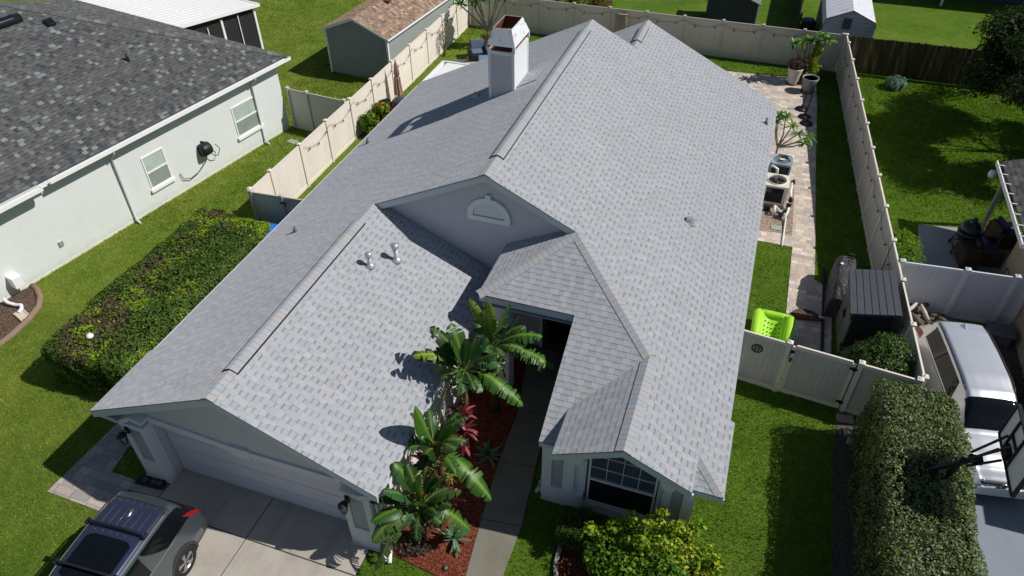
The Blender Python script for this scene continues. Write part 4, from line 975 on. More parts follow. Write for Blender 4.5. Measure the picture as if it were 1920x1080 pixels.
for (x0_, z0_), (x1_, z1_) in (((0, 0.05), (0, 1.72)), ((2.4, 1.72), (2.4, .05))): b.slab([G_(x0_, .05, z0_), G_(x0_, 4.55, z0_), G_(x1_, 4.55, z1_), G_(x1_, .05, z1_)], (.02 if x0_ == 0 else -.02, 0, 0), [(0, 0), (3, 0), (3, 1.4), (0, 1.4)])
b.build('side_wall', P('dark_side_metal', (.12, .12, .14), .6, var=.2), gs)
b = MB(); R_ = [(-.04, 1.67), (.06, 2.0), (1.2, 2.49), (2.34, 2.0), (2.44, 1.67)]
for (a0, z0_), (a1, z1_) in zip(R_[:-1], R_[1:]): b.slab([G_(a0, -.06, z0_), G_(a0, 4.66, z0_), G_(a1, 4.66, z1_), G_(a1, -.06, z1_)], (0, 0, -.03), [(0, 0), (3.1, 0), (3.1, 1.2), (0, 1.2)])
b.build('roof', M['ribbed'], gs)
b = MB()
for (a0, z0_), (a1, z1_) in zip(R_[:-1], R_[1:]): b.bar(G_(a0, -.075, z0_ - .03), G_(a1, -.075, z1_ - .03), .02, .04)
b.build('edge_trim', P('purple_grey_trim', (.13, .12, .17), .6), gs)
b = MB(); b.obox(G_(1.06, -.02, 1.80), (.40, .03, .52), .03)
for k in range(8): b.obox(G_(1.06, -.045, 1.58 + k * .063), (.34, .02, .03), .03, rx=.5)
b.build('vent', P('vent_slate', (.10, .12, .17), .6), gs)
# trash bin behind the back fence
def cart(name, label, loc, rz, sc, mb_, ml, group=None, handle=True):
    t = thing(name, label, 'bin', loc, group, rz, world=False)
    b = MB(); w0, w1, d0, d1, h = .26 * sc, .31 * sc, .28 * sc, .36 * sc, 1.0 * sc
    b.v += [(-w0, -d0, .03), (w0, -d0, .03), (w0, d0, .03), (-w0, d0, .03), (-w1, -d1, h), (w1, -d1, h), (w1, d1, h), (-w1, d1, h)]
    for q in ((3, 2, 1, 0), (0, 1, 5, 4), (1, 2, 6, 5), (2, 3, 7, 6), (3, 0, 4, 7), (4, 5, 6, 7)): b.face(q)
    b.build('body', mb_, t, bevel=.03 * sc)
    b = MB(); b.obox((0, 0, h - .03), (w1 * 2 + .05, d1 * 2 + .05, .07 * sc)); b.build('rim', mb_, t, bevel=.015)
    b = MB(); b.grid(lambda u_, v_: ((u_ - .5) * 2 * (w1 + .02), (v_ - .5) * 2 * (d1 + .02), h + .015 + .10 * sc * (1 - (2 * u_ - 1) ** 2) ** .5 * (1 - (2 * v_ - 1) ** 4) ** .5), 10, 10); b.sm = [True] * len(b.sm); b.build('lid', ml, t)
    if handle: b = MB(); b.bar((-w1, d1 + .06, h - .05), (w1, d1 + .06, h - .05), .035, .035); b.build('handle', mb_, t)
    for s_ in (-1, 1): b = MB(); b.lathe([(.12 * sc, -.03), (.12 * sc, .03)], (s_ * (w0 + .02), d0 - .02, .12 * sc), 14, 'X'); b.build('wheel', M['black'], t)
    return t
cart('trash_bin', 'black trash bin behind the back fence beside the gambrel shed', (15.15, 34.2, 0), .2, 1.0, M['black'], M['black'])
blu = P('blue_bin_plastic', (.015, .13, .52), .45, var=.08)
cart('recycling_bin', 'bright blue recycling bin tucked between the left hedge and the house', (-1.62, 8.98, 0), .1, 1.0, blu, blu)
cart('trash_bin', 'dark grey bin lid just visible behind the short shaded left fence', (-.95, 10.55, 0), 1.6, 1.0, P('dark_grey_bin', (.05, .055, .065), .5), P('dark_grey_lid', (.035, .04, .05), .5))
# ------------------------------------------------------------------ right-hand house (mostly out of frame)
rh = thing('house', 'beige stucco neighbour house with weathered eave and gutter at the right edge', 'house', (25, 13, 0))
b = MB(); b.box(21.95, 30, 9.0, 15.5, 0, 2.35); b.build('wall', M['beige_wall'], rh)
b = MB(); RS = .4
def rr_(x): return 2.55 + RS * (x - 21.5)
b.slab([(21.5, 18.5, 2.55), (25.5, 18.5, rr_(25.5)), (25.5, 8.3, rr_(25.5)), (23.3, 6.0, rr_(23.3)), (23.3, 13.6, rr_(23.3)), (21.5, 13.6, 2.55)], (0, 0, -.05), [(18.7, 0), (18.7, 4.2), (8.3, 4.2), (6.0, 1.9), (13.6, 1.9), (13.6, 0)])
b.slab([(25.5, 18.5, rr_(25.5)), (32, 18.5, rr_(19)), (32, 8.3, rr_(19)), (25.5, 8.3, rr_(25.5))], (0, 0, -.05))
b.slab([(23.3, 6.0, rr_(23.3)), (32, 6.0, rr_(23.3)), (25.5, 8.3, rr_(25.5))], (0, 0, -.05))
ro = b.build('roof', M['shingle_grey'], rh)
b = MB(); b.box(21.36, 21.40, 13.6, 18.55, 2.40, 2.55); b.box(21.40, 21.48, 13.6, 18.55, 2.40, 2.415)
for k in range(8): b.box(21.36, 21.62, 14 + k * .6, 14.03 + k * .6, 2.555, 2.575)
b.build('gutter', M['white'], ro)
b = MB(); b.obox((21.85, 18.45, 1.22), (.13, .13, 2.44)); b.build('post', P('grey_post', (.30, .28, .27), .7), rh)
b = MB(); b.lathe([(.001, 2.02), (.10, 2.04), (.13, 2.14), (.10, 2.26), (.001, 2.30)], (21.34, 18.32, 0), 14); b.build('floodlight', M['trim'], rh)
# far dark building at the top right
fb = thing('building', 'dark building at the top edge beyond the back lawn', 'building', (24, 45, 0))
b = MB(); b.box(20.9, 29, 43.2, 49, 0, 2.6); b.build('wall', P('dark_wall', (.05, .055, .065), .8), fb)
b = MB(); b.slab([(20.3, 41.8, 2.6), (30, 41.8, 2.6), (30, 50, 5), (20.3, 50, 5)], (0, 0, -.1)); b.build('roof', M['grey_roof'], fb)
b = MB(); b.bar((22.5, 41.9, 0), (22.5, 41.9, 2.5), .12, .12); b.build('post', M['white'], fb)
# ------------------------------------------------------------------ cars (local frame: +y forward from the rear bumper, x to the right)
def catmull(K, t):
    """K: sorted list of (t, values...) -> smooth values"""
    ts = [k[0] for k in K]; t = min(max(t, ts[0]), ts[-1]); i = max(0, min(len(K) - 2, int(np.searchsorted(ts, t, 'right')) - 1))
    f = (t - ts[i]) / (ts[i + 1] - ts[i]); f2 = f * f * (3 - 2 * f)
    a, b = np.array(K[i][1:], float), np.array(K[i + 1][1:], float)
    return a + (b - a) * (0.5 * f + 0.5 * f2)
def ring(prm, s):
    """half cross-section, s 0 bottom centre .. 1 roof centre"""
    w, zb, zbelt, wb, zr, wr = prm
    P_ = [(0, zb), (w * .86, zb), (w * .985, zb + .10), (w, (zb + zbelt) * .5), (wb, zbelt), (wb * .985, zbelt + (zr - zbelt) * .08), (wr * 1.02, zr - (zr - zbelt) * .16 - .005), (wr * .9, zr - .022), (wr * .5, zr - .004), (0, zr)]
    S_ = [0, .10, .16, .34, .52, .56, .76, .84, .92, 1.0]
    i = max(0, min(len(S_) - 2, int(np.searchsorted(S_, s, 'right')) - 1)); f = (s - S_[i]) / (S_[i + 1] - S_[i])
    a, b = P_[i], P_[i + 1]; return a[0] + (b[0] - a[0]) * f, a[1] + (b[1] - a[1]) * f
def car(name, label, loc, heading, K, L, paint, trimm, wheels, wr_, windows, rail, extras, roofm=None):
    rz = math.atan2(-heading[0], heading[1]); t = thing(name, label, 'car', loc, None, rz, world=False)
    def S(y, s, side=1, off=0.0):
        prm = catmull(K, y); x, z = ring(prm, s)
        if off:
            x1, z1 = ring(prm, min(1, s + .01)); x0, z0 = ring(prm, max(0, s - .01)); dx, dz = x1 - x0, z1 - z0; l = math.hypot(dx, dz) or 1
            # account for the slope along the car
            p2 = catmull(K, min(L, y + .02)); p1 = catmull(K, max(0, y - .02)); xa, zA = ring(p2, s); xb_, zB_ = ring(p1, s)
            T1 = Vector((dx, 0, dz)); T2 = Vector((xa - xb_, .04, zA - zB_)); n = T2.cross(T1); n.normalize()
            if n.x < 0 and abs(n.x) > .05: n = -n
            elif abs(n.x) <= .05 and n.z < 0: n = -n
            return (side * (x + n.x * off), y + n.y * off, z + n.z * off)
        return (side * x, y, z)
    ys = sorted(set([k[0] for k in K] + list(np.linspace(0, L, 110)))); ss = list(np.linspace(0, 1, 61))
    b = MB(); b.smooth = True; idx = {}
    for side in (1, -1):
        for i, y in enumerate(ys):
            for j, s in enumerate(ss):
                if side == -1 and j in (0, len(ss) - 1): idx[(side, i, j)] = idx[(1, i, j)]; continue
                idx[(side, i, j)] = len(b.v); b.v.append(S(y, s, side))
    for side in (1, -1):
        for i in range(len(ys) - 1):
            for j in range(len(ss) - 1):
                q = [idx[(side, i, j)], idx[(side, i + 1, j)], idx[(side, i + 1, j + 1)], idx[(side, i, j + 1)]]
                c = sum((Vector(b.v[k]) for k in q), Vector()) / 4
                if abs(c.x) > .45 and any(math.hypot(c.y - wy, c.z - wr_) < wr_ + .045 for wy in wheels): continue
                b.cm = 1 if (c.z < .42 or (c.y < .26 and c.z < .78 - .9 * c.y)) else 0
                b.face(q if side == -1 else q[::-1])
    b.cm = 0
    for i in (0, len(ys) - 1):
        lst = [idx[(1, i, j)] for j in range(len(ss))] + [idx[(-1, i, j)] for j in range(len(ss) - 2, 0, -1)]
        b.smooth = False; b.face(lst if i == 0 else lst[::-1])
    body = b.build('body', [paint, trimm], t)
    def patch(nm, m, y0, y1, s0, s1, side=1, off=.006, nu=14, nv=8, parent=None, shape=None, **k):
        b = MB(); b.smooth = True
        def f(u_, v_):
            y_0, y_1, s_0, s_1 = (y0, y1, s0, s1)
            if shape: return S(*shape(u_, v_), side, off)
            return S(y_0 + (y_1 - y_0) * u_, s_0 + (s_1 - s_0) * v_, side, off)
        b.grid(f, nu, nv); 
        if side == 1: pass
        return b.build(nm, m, parent or t)
    def panel(nm, m, y0, y1, s0, off=.008, nu=14, parent=None, n=10, x=1.0):
        """panel across the roof / glass at both sides of centre"""
        b = MB(); b.smooth = True
        def f(u_, v_):
            s_ = s0 + (1 - s0) * (1 - abs(2 * v_ - 1)); side = 1 if v_ < .5 else -1
            y_ = (y0(abs(2 * v_ - 1)) if callable(y0) else y0); y__ = (y1(abs(2 * v_ - 1)) if callable(y1) else y1)
            return S(y_ + (y__ - y_) * u_, s_, side, off)
        b.grid(f, nu, n * 2); return b.build(nm, m, parent or t)
    # wheels
    for wy in wheels:
        for side in (-1, 1):
            w_ = catmull(K, wy)[0]; x = side * (w_ - .125)
            b = MB(); b.lathe([(wr_ * .62, -.11), (wr_ * .93, -.115), (wr_, -.08), (wr_, .08), (wr_ * .93, .115), (wr_ * .64, .112), (wr_ * .62, .06)], (x, wy, wr_), 32, 'X', cap=False)
            wo = b.build('wheel', M['tyre'], t)
            b = MB(); sg = side; xo = x + sg * .10
            b.lathe([(.055, sg * .085), (.06, sg * .10), (.001, sg * .105)], (x, wy, wr_), 12, 'X', cap=False)
            for k in range(5):
                a = 2 * math.pi * k / 5 + .3
                for da in (-.13, .13):
                    r0, r1 = .05, wr_ * .63; p0 = (xo - sg * .01, wy + r0 * math.cos(a), wr_ + r0 * math.sin(a)); p1 = (xo - sg * .005, wy + r1 * math.cos(a + da), wr_ + r1 * math.sin(a + da)); b.bar(p0, p1, .035, .045)
            b.lathe([(wr_ * .64, sg * .105), (wr_ * .60, sg * .10), (wr_ * .58, sg * .02)], (x, wy, wr_), 32, 'X', cap=False); b.build('rim', M['alloy'], wo)
            b = MB(); b.lathe([(.001, 0), (wr_ * .6, 0)], (x, wy, wr_), 24, 'X'); b.build('brake_disc', M['tyre'], wo)
            b = MB()
            n = 18; xw = side * (w_ + .004)
            for k in range(n):
                a0, a1 = math.pi * (-.06 + 1.12 * k / n), math.pi * (-.06 + 1.12 * (k + 1) / n); r0, r1 = wr_ + .02, wr_ + .085
                ww = lambda a, r: (side * (catmull(K, wy + r * math.cos(a))[0] * (.985 if r * math.sin(a) + wr_ < .5 else 1) + .006), wy + r * math.cos(a), wr_ + r * math.sin(a))
                b.slab([ww(a0, r0), ww(a1, r0), ww(a1, r1), ww(a0, r1)], (-side * .05, 0, 0))
            b.build('wheel_arch', trimm, t)
            b = MB(); b.lathe([(wr_ + .04, -.16), (wr_ + .04, .10)], (x - side * .06, wy, wr_), 20, 'X'); b.v = [(q[0], q[1], max(q[2], .25)) for q in b.v]; b.build('wheel_well', M['tyre'], t)
    for (y0, y1, s0, s1, sh) in windows:
        for side in (-1, 1):
            patch('side_window', M['car_glass'], y0, y1, s0, s1, side, .006, shape=sh); 
    if rail:
        for side in (-1, 1):
            b = MB(); ya, yb, sr = rail; pts = []
            for k in range(15):
                y = ya + (yb - ya) * k / 14; p = S(y, sr, side, .032 if 0 < k < 14 else 0.0); pts.append(p)
            b.tube(pts, .019, 8); b.build('roof_rail', M['rail'], t)
    extras(t, S, patch, panel)
    return t
M['tyre'] = P('tyre_rubber', (.018, .018, .018), .85, var=.15); M['alloy'] = P('alloy', (.42, .43, .45), .3, metal=.8, var=.05)
M['car_glass'] = P('car_glass', (.004, .005, .007), .05, spec=.45, var=0); M['rail'] = P('rail_grey', (.06, .06, .07), .35, metal=.4, var=0)
def carpaint(name, c, metal=.75, rough=.32): 
    m = Mat(name, rough, metal, .5); m.color(c); m.b.inputs['Coat Weight'].default_value = .8; m.b.inputs['Coat Roughness'].default_value = .04; return m.m
M['gunmetal'] = carpaint('gunmetal_paint', (.155, .185, .215), .8, .28); M['silver'] = carpaint('silver_paint', (.74, .76, .80), .55, .3); M['tan_shade'] = M['silver']
M['indigo'] = carpaint('blue_black_roof', (.045, .055, .11), .5, .3)
M['cladding'] = P('car_cladding', (.035, .037, .04), .6, var=.08)
M['tail'] = P('tail_lamp_red', (.22, .006, .010), .12, spec=.6, var=0); M['lamp'] = P('head_lamp', (.45, .47, .5), .1, spec=.6, var=0); M['chrome'] = P('chrome', (.75, .76, .78), .12, metal=1, var=0)
# (y, width, bottom, belt, width at belt, roof z, roof half width)
KS = [(0.0, .78, .42, .80, .74, .86, .62), (.05, .90, .32, .92, .84, 1.00, .70), (.14, .955, .28, 1.03, .875, 1.14, .72), (.30, .97, .26, 1.08, .88, 1.50, .70), (.48, .975, .25, 1.09, .88, 1.68, .685), (.75, .98, .24, 1.09, .885, 1.755, .69),
      (1.4, .985, .22, 1.08, .89, 1.79, .70), (2.2, .985, .22, 1.07, .89, 1.79, .70), (2.85, .985, .22, 1.06, .89, 1.73, .68), (3.1, .985, .22, 1.05, .885, 1.65, .66), (3.45, .98, .23, 1.04, .87, 1.38, .69), (3.8, .98, .23, 1.03, .86, 1.14, .76),
      (4.2, .975, .24, 1.0, .85, 1.08, .72), (4.6, .95, .25, .92, .82, 1.0, .68), (4.8, .90, .28, .80, .74, .87, .60), (4.9, .72, .36, .62, .60, .68, .5)]
def ex_suv(t, S, patch, panel):
    panel('roof_skin', M['indigo'], .62, 2.95, .82, .004, 20)
    panel('spoiler', M['gunmetal'], lambda v: .34 + .10 * v ** 2, lambda v: .60, .79, .016, 8)
    panel('rear_window', M['car_glass'], .09, .35, .60, .008, 10)
    for k in range(6):
        x = -.44 + k * .176
        for (a, c) in ((.62, 1.26), (1.40, 1.46)):
            b = MB(); z = lambda y: S(y, 1.0)[2]
            zz = lambda y: S(y, 1 - abs(x) / .70 * .16)[2] + .012
            b.bar((x, a + .05 * abs(x), zz(a)), (x, c, zz(c)), .022, .022); b.build('roof_rib', M['gunmetal'], t, bevel=.006)
    b = MB(); b.smooth = True; z0 = S(.95, 1.0)[2]; b.v += [(0, .78, z0), (-.05, .82, z0), (.05, .82, z0), (-.045, .98, z0 + .0), (.045, .98, z0), (0, 1.12, z0), (0, .86, z0 + .085), (0, .82, z0 + .06)]
    for q in ((0, 2, 7), (0, 7, 1), (2, 4, 6), (2, 6, 7), (1, 7, 6), (1, 6, 3), (4, 5, 6), (3, 6, 5)): b.face(q)
    b.build('antenna_fin', M['gunmetal'], t)
    sun_ = panel('sunroof', M['car_glass'], lambda v: 1.52 + .10 * v ** 6, lambda v: 2.50 - .08 * v ** 6, .868, .010, 12)
    for y in (1.33, 2.28):
        b = MB(); zc_ = S(y, 1.0)[2] + .085; b.tube([(-.70, y, zc_ - .045), (-.66, y, zc_ - .005), (-.3, y, zc_ + .006), (.3, y, zc_ + .006), (.66, y, zc_ - .005), (.70, y, zc_ - .045)], .026, 10)
        cb2 = b.build('crossbar', M['black'], t)
        for sx in (-1, 1): b = MB(); b.obox((sx * .69, y, zc_ - .05), (.07, .13, .08)); b.build('crossbar_foot', M['black'], cb2, bevel=.01)
    for side in (-1, 1):
        patch('tail_light', M['tail'], 0, 0, 0, 0, side, .010, 8, 6, shape=lambda u, v: (.03 + .46 * u * (1 - .55 * (1 - v)), .49 + .12 * v + .02 * u))
        patch('chrome_strip', M['chrome'], .62, 3.2, .548, .558, side, .010, 30, 2)
        patch('fuel_cap' if side == 1 else 'body_crease', M['gunmetal'], .92, 1.14, .41, .49, side, .003, 6, 5)
        b = MB(); y = 1.95; p = S(y, .47, side, .02); b.bar((p[0], y - .1, p[2]), (p[0], y + .1, p[2]), .03, .03); b.build('door_handle', M['gunmetal'], t, bevel=.008)
        b = MB(); p = S(3.15, .53, side, .0); b.obox((p[0] + side * .12, 3.15, p[2] + .05), (.22, .12, .15)); b.build('mirror', M['gunmetal'], t, bevel=.04)
        patch('headlight', M['lamp'], 4.45, 4.75, .40, .50, side, .006)
    panel('windshield', M['car_glass'], 3.02, 3.72, .76, .006, 10)
    b = MB(); b.obox((0, .02, .52), (1.5, .10, .22)); b.build('rear_bumper', M['cladding'], t, bevel=.04)
wn = [(0, 0, 0, 0, lambda u, v: (.24 + .16 * v + u * (1.42 - .50 * (1 - v) ** 1.5 - .16 * v), .565 + .185 * v)),
      (0, 0, 0, 0, lambda u, v: (1.72 + .92 * u, .565 + .18 * v)), (0, 0, 0, 0, lambda u, v: (2.72 + (.72 - .48 * v) * u, .565 + .17 * v))]
car('parked_car', 'gunmetal grey SUV with sunroof and black roof crossbars parked on the concrete driveway', (2.27, -.74, .035), (.065, -1), KS, 4.9, M['gunmetal'], M['cladding'], (1.02, 3.92), .375, wn, (.66, 2.9, .815), ex_suv)
KR = [(0.0, .76, .42, .80, .72, .86, .60), (.05, .88, .32, .90, .82, .98, .66), (.16, .915, .28, 1.02, .83, 1.16, .66), (.36, .92, .26, 1.06, .835, 1.50, .62), (.55, .92, .25, 1.06, .84, 1.63, .60), (.9, .925, .24, 1.06, .845, 1.685, .61),
      (1.5, .925, .22, 1.05, .85, 1.71, .62), (2.3, .925, .22, 1.04, .85, 1.70, .62), (2.75, .925, .22, 1.03, .85, 1.64, .61), (3.0, .925, .22, 1.02, .845, 1.55, .60), (3.35, .925, .23, 1.01, .84, 1.28, .64), (3.62, .92, .23, 1.0, .83, 1.10, .70),
      (4.05, .915, .24, .95, .82, 1.03, .68), (4.4, .89, .25, .86, .78, .93, .62), (4.6, .82, .28, .74, .70, .80, .54), (4.69, .66, .36, .58, .56, .64, .46)]
def ex_silver(t, S, patch, panel):
    panel('windshield', M['car_glass'], 2.93, 3.52, .74, .007, 10)
    panel('rear_window', M['car_glass'], .18, .42, .70, .006, 6)
    z0 = S(.75, 1.0)[2]; b = MB(); b.smooth = True; b.v += [(0, .60, z0), (-.05, .64, z0), (.05, .64, z0), (-.045, .78, z0 + .0), (.045, .78, z0), (0, .92, z0), (0, .68, z0 + .09), (0, .64, z0 + .06)]
    for q in ((0, 2, 7), (0, 7, 1), (2, 4, 6), (2, 6, 7), (1, 7, 6), (1, 6, 3), (4, 5, 6), (3, 6, 5)): b.face(q)
    b.build('antenna_fin', M['silver'], t)
    for side in (-1, 1):
        patch('tail_light', M['tail'], .04, .50, .46, .56, side, .010)
        patch('chrome_strip', M['chrome'], .60, 3.0, .548, .560, side, .010, 24, 2)
        patch('headlight', M['lamp'], 4.18, 4.55, .44, .52, side, .008)
        b = MB(); p = S(3.05, .53, side, .0); b.obox((p[0] + side * .12, 3.05, p[2] + .05), (.22, .12, .15)); b.build('mirror', M['silver'], t, bevel=.04)
        for yy in (1.6, 2.5):
            b = MB(); p = S(yy, .48, side, .02); b.bar((p[0], yy - .1, p[2]), (p[0], yy + .1, p[2]), .03, .03); b.build('door_handle', M['silver'], t, bevel=.008)
    b = MB(); b.obox((0, 4.60, .66), (1.02, .10, .24), rx=-.25); g_ = b.build('grille', M['black'], t, bevel=.03)
    b = MB(); b.bar((-.50, 4.62, .80), (-.22, 4.66, .56), .04, .05); b.bar((.50, 4.62, .80), (.22, 4.66, .56), .04, .05); b.bar((-.24, 4.66, .56), (.24, 4.66, .56), .04, .05); b.build('grille_trim', M['chrome'], g_)
    b = MB(); b.lathe([(.085, -.02), (.085, .02), (.068, .025), (.066, -.02)], (0, 4.67, .70), 20, 'Y'); b.obox((0, 4.68, .70), (.21, .02, .028)); b.build('emblem', M['chrome'], g_)
    b = MB(); b.obox((0, 4.62, .42), (1.5, .12, .05)); b.build('bumper_trim', M['chrome'], t, bevel=.02)
    b = MB(); b.obox((0, 4.60, .33), (1.5, .14, .12)); b.build('lower_bumper', M['cladding'], t, bevel=.03)
    b = MB(); b.bar((-.6, 3.50, 1.115), (.6, 3.50, 1.115), .08, .012); b.build('wiper_cowl', M['black'], t)
wn2 = [(0, 0, 0, 0, lambda u, v: (.52 + .12 * (1 - v) ** .5 * (1 - u) + 1.98 * u + .25 * (1 - v) * u + .10 * v * (1 - u), .575 + .165 * v))]
car('parked_car', 'silver SUV with plain bright roof parked behind the basketball backboard on the blue grey drive', (19.62, 11.02, .03), (.78, -4.64), KR, 4.69, M['silver'], M['cladding'], (.92, 3.62), .345, wn2, (.55, 2.75, .79), ex_silver).scale = (.965, 1.11, 1.06)
# ------------------------------------------------------------------ side yard
# air conditioner
ac = thing('air_conditioner', 'blue grey air conditioner with louvred sides and top fan beside the roof edge', 'air conditioner', (14.68, 19.45, 0))
acm = P('ac_blue_grey', (.26, .34, .40), .5, var=.05); x0, x1, y0, y1 = 14.30, 15.06, 19.08, 19.84
b = MB(); b.box(x0 - .04, x1 + .04, y0 - .04, y1 + .04, .032, .09); b.build('pad', M['concrete'], ac)
b = MB(); b.box(x0 + .04, x1 - .04, y0 + .04, y1 - .04, .09, .70); b.build('coil', M['black'], ac)
b = MB()
for x, y in ((x0, y0), (x1, y0), (x0, y1), (x1, y1)): b.box(x - .02, x + .02, y - .02, y + .02, .09, .78) if False else b.obox((x + (.03 if x == x0 else -.03), y + (.03 if y == y0 else -.03), .43), (.06, .06, .68))
for z in (.10, .76): b.obox(((x0 + x1) / 2, (y0 + y1) / 2, z), (x1 - x0, y1 - y0, .05))
b.build('frame', acm, ac, bevel=.01)
b = MB(); n = 9
for k in range(n):
    xx = x0 + .08 + (x1 - x0 - .16) * k / (n - 1)
    b.box(xx - .008, xx + .008, y0 + .01, y0 + .03, .13, .73); b.box(x1 - .03, x1 - .01, y0 + .08 + (y1 - y0 - .16) * k / (n - 1) - .008, y0 + .08 + (y1 - y0 - .16) * k / (n - 1) + .008, .13, .73)
b.build('louvres', P('louvre_slate', (.08, .11, .13), .5), ac)
b = MB(); c_ = Vector(((x0 + x1) / 2, (y0 + y1) / 2, 0))
n = 32
for k in range(n):
    def sq(a, r):  # rounded square outline
        p = 5; cx_, cy_ = math.cos(a), math.sin(a); d = (abs(cx_) ** p + abs(cy_) ** p) ** (1 / p); return (c_.x + r * cx_ / d, c_.y + r * cy_ / d)
    a0, a1 = 2 * math.pi * k / n, 2 * math.pi * (k + 1) / n; o0, o1 = sq(a0, .40), sq(a1, .40); i0, i1 = (c_.x + .31 * math.cos(a0), c_.y + .31 * math.sin(a0)), (c_.x + .31 * math.cos(a1), c_.y + .31 * math.sin(a1))
    b.slab([o0 + (.84,), o1 + (.84,), i1 + (.82,), i0 + (.82,)], (0, 0, -.055))
to = b.build('top_panel', acm, ac)
b = MB()
for r in np.linspace(.06, .30, 7): b.tube([(c_.x + r * math.cos(a), c_.y + r * math.sin(a), .83) for a in np.linspace(0, 2 * math.pi, 25)], .004, 4, cap=False)
for k in range(4): a = math.pi / 4 * k; b.bar((c_.x - .31 * math.cos(a), c_.y - .31 * math.sin(a), .825), (c_.x + .31 * math.cos(a), c_.y + .31 * math.sin(a), .825), .008, .008)
b.build('fan_guard', M['black_metal'], to)
b = MB()
for k in range(3): a = 2 * math.pi * k / 3; b.slab([(c_.x, c_.y, .75), (c_.x + .27 * math.cos(a), c_.y + .27 * math.sin(a), .77), (c_.x + .27 * math.cos(a + .7), c_.y + .27 * math.sin(a + .7), .73)], (0, 0, .006))
b.build('fan_blade', M['galv'], ac)
b = MB(); b.obox((c_.x + .02, c_.y + .02, .842), (.18, .11, .008), .2); b.build('caution_label', P('yellow_label', (.75, .70, .42), .6, var=0), to)
# pool heater
ph = thing('pool_heat_pump', 'cream pool heat pump with large round fan and black coil face', 'heat pump', (14.62, 17.75, 0)); hm = P('heater_cream', (.68, .65, .57), .45, var=.05)
x0, x1, y0, y1 = 14.16, 15.02, 17.32, 18.16; cx_, cy_ = (x0 + x1) / 2, (y0 + y1) / 2
b = MB(); b.box(x0 - .05, x1 + .05, y0 - .05, y1 + .05, .033, .10); b.build('pad', M['concrete'], ph)
b = MB(); b.box(x0, x1, y0, y1, .10, .20)
for x, y in ((x0, y0), (x1 - .12, y0), (x0, y1 - .1), (x1 - .12, y1 - .1)): b.box(x, x + .12, y, y + .1, .20, .84)
b.box(x1 - .04, x1, y0 + .1, y1 - .1, .20, .84); b.build('frame', hm, ph, bevel=.01)
b = MB(); b.box(x0 + .02, x1 - .045, y0 + .03, y1 - .03, .20, .60); b.build('coil', M['black'], ph)
b = MB(); n = 32
for k in range(n):
    a0, a1 = 2 * math.pi * k / n + math.pi / 4, 2 * math.pi * (k + 1) / n + math.pi / 4
    def sq2(a, r): d = max(abs(math.cos(a)), abs(math.sin(a))); return (cx_ + r * math.cos(a) / d, cy_ + r * math.sin(a) / d)
    b.slab([sq2(a0, .445) + (.92,), sq2(a1, .445) + (.92,), (cx_ + .33 * math.cos(a1), cy_ + .33 * math.sin(a1), .92), (cx_ + .33 * math.cos(a0), cy_ + .33 * math.sin(a0), .92)], (0, 0, -.08))
to = b.build('top_panel', hm, ph)
b = MB(); b.lathe([(.33, .84), (.335, .955), (.36, .955), (.36, .92)], (cx_, cy_, 0), 32, cap=False); b.build('fan_ring', hm, to)
b = MB()
for k in range(4): a = 2 * math.pi * k / 4 + .4; b.slab([(cx_, cy_, .80), (cx_ + .30 * math.cos(a), cy_ + .30 * math.sin(a), .83), (cx_ + .30 * math.cos(a + .6), cy_ + .30 * math.sin(a + .6), .78)], (0, 0, .006))
b.lathe([(.07, .72), (.07, .86), (.001, .87)], (cx_, cy_, 0), 14); b.build('fan_blade', M['black_gloss'], ph)
b = MB()
for k in range(8): a = math.pi / 8 * k; b.bar((cx_ - .33 * math.cos(a), cy_ - .33 * math.sin(a), .935), (cx_ + .33 * math.cos(a), cy_ + .33 * math.sin(a), .935), .006, .006)
b.build('fan_guard', M['black_metal'], to)
pi_ = thing('pool_plumbing', 'white pool pipes and black valves beside the heat pump', 'pipes', (15.18, 17.2, 0))
for pts, r in (([(15.18, 18.6, .45), (15.18, 17.9, .45), (15.20, 17.5, .42)], .05), ([(15.08, 17.9, .25), (15.12, 17.3, .25), (15.12, 16.9, .22)], .035), ([(15.2, 17.1, .32), (15.15, 16.75, .25), (15.10, 16.55, .20), (15.1, 16.5, .05)], .05), ([(15.14, 16.6, .12), (15.14, 15.9, .06), (15.12, 14.9, .035)], .032), ([(14.75, 17.0, .25), (14.95, 16.7, .22), (15.14, 16.6, .2)], .045), ([(14.7, 16.95, .30), (14.7, 16.75, .28), (14.7, 16.75, .04)], .055), ([(14.35, 18.75, .9), (14.35, 18.55, 1.02), (14.55, 18.5, .95), (14.6, 18.6, .4)], .05)):
    b = MB(); b.tube(pts, r, 10); b.build('pipe', M['pvc'], pi_)
for c in ((15.2, 17.32, .42), (15.17, 17.05, .33), (14.95, 16.62, .18), (15.08, 16.78, .24), (15.22, 18.55, .45)):
    b = MB(); b.lathe([(.075, -.06), (.09, 0), (.075, .06)], c, 12); b.obox((c[0], c[1], c[2] + .09), (.19, .04, .03), c[1] * 7); b.build('valve', M['black'], pi_)
b = MB(); b.obox((14.45, 17.0, .14), (.24, .16, .22)); tag(b.build('pump', M['black'], loc=(14.45, 17, 0), bevel=.03), 'small black pool pump at the foot of the heat pump', 'pump')
sg_ = P('sage_cover', (.30, .38, .30), .7)
b = MB(); b.obox((14.86, 15.95, .045), (.36, .27, .03), .05); tag(b.build('valve_cover', sg_, loc=(14.86, 15.95, 0), bevel=.01), 'pale green utility cover set in the gravel', 'utility cover')
b = MB(); b.obox((-5.05, 15.98, .015), (.42, .30, .03), -.2); tag(b.build('valve_cover', sg_, loc=(-5.05, 15.98, 0), bevel=.01), 'pale green utility cover in the grass beside the sage house', 'utility cover')
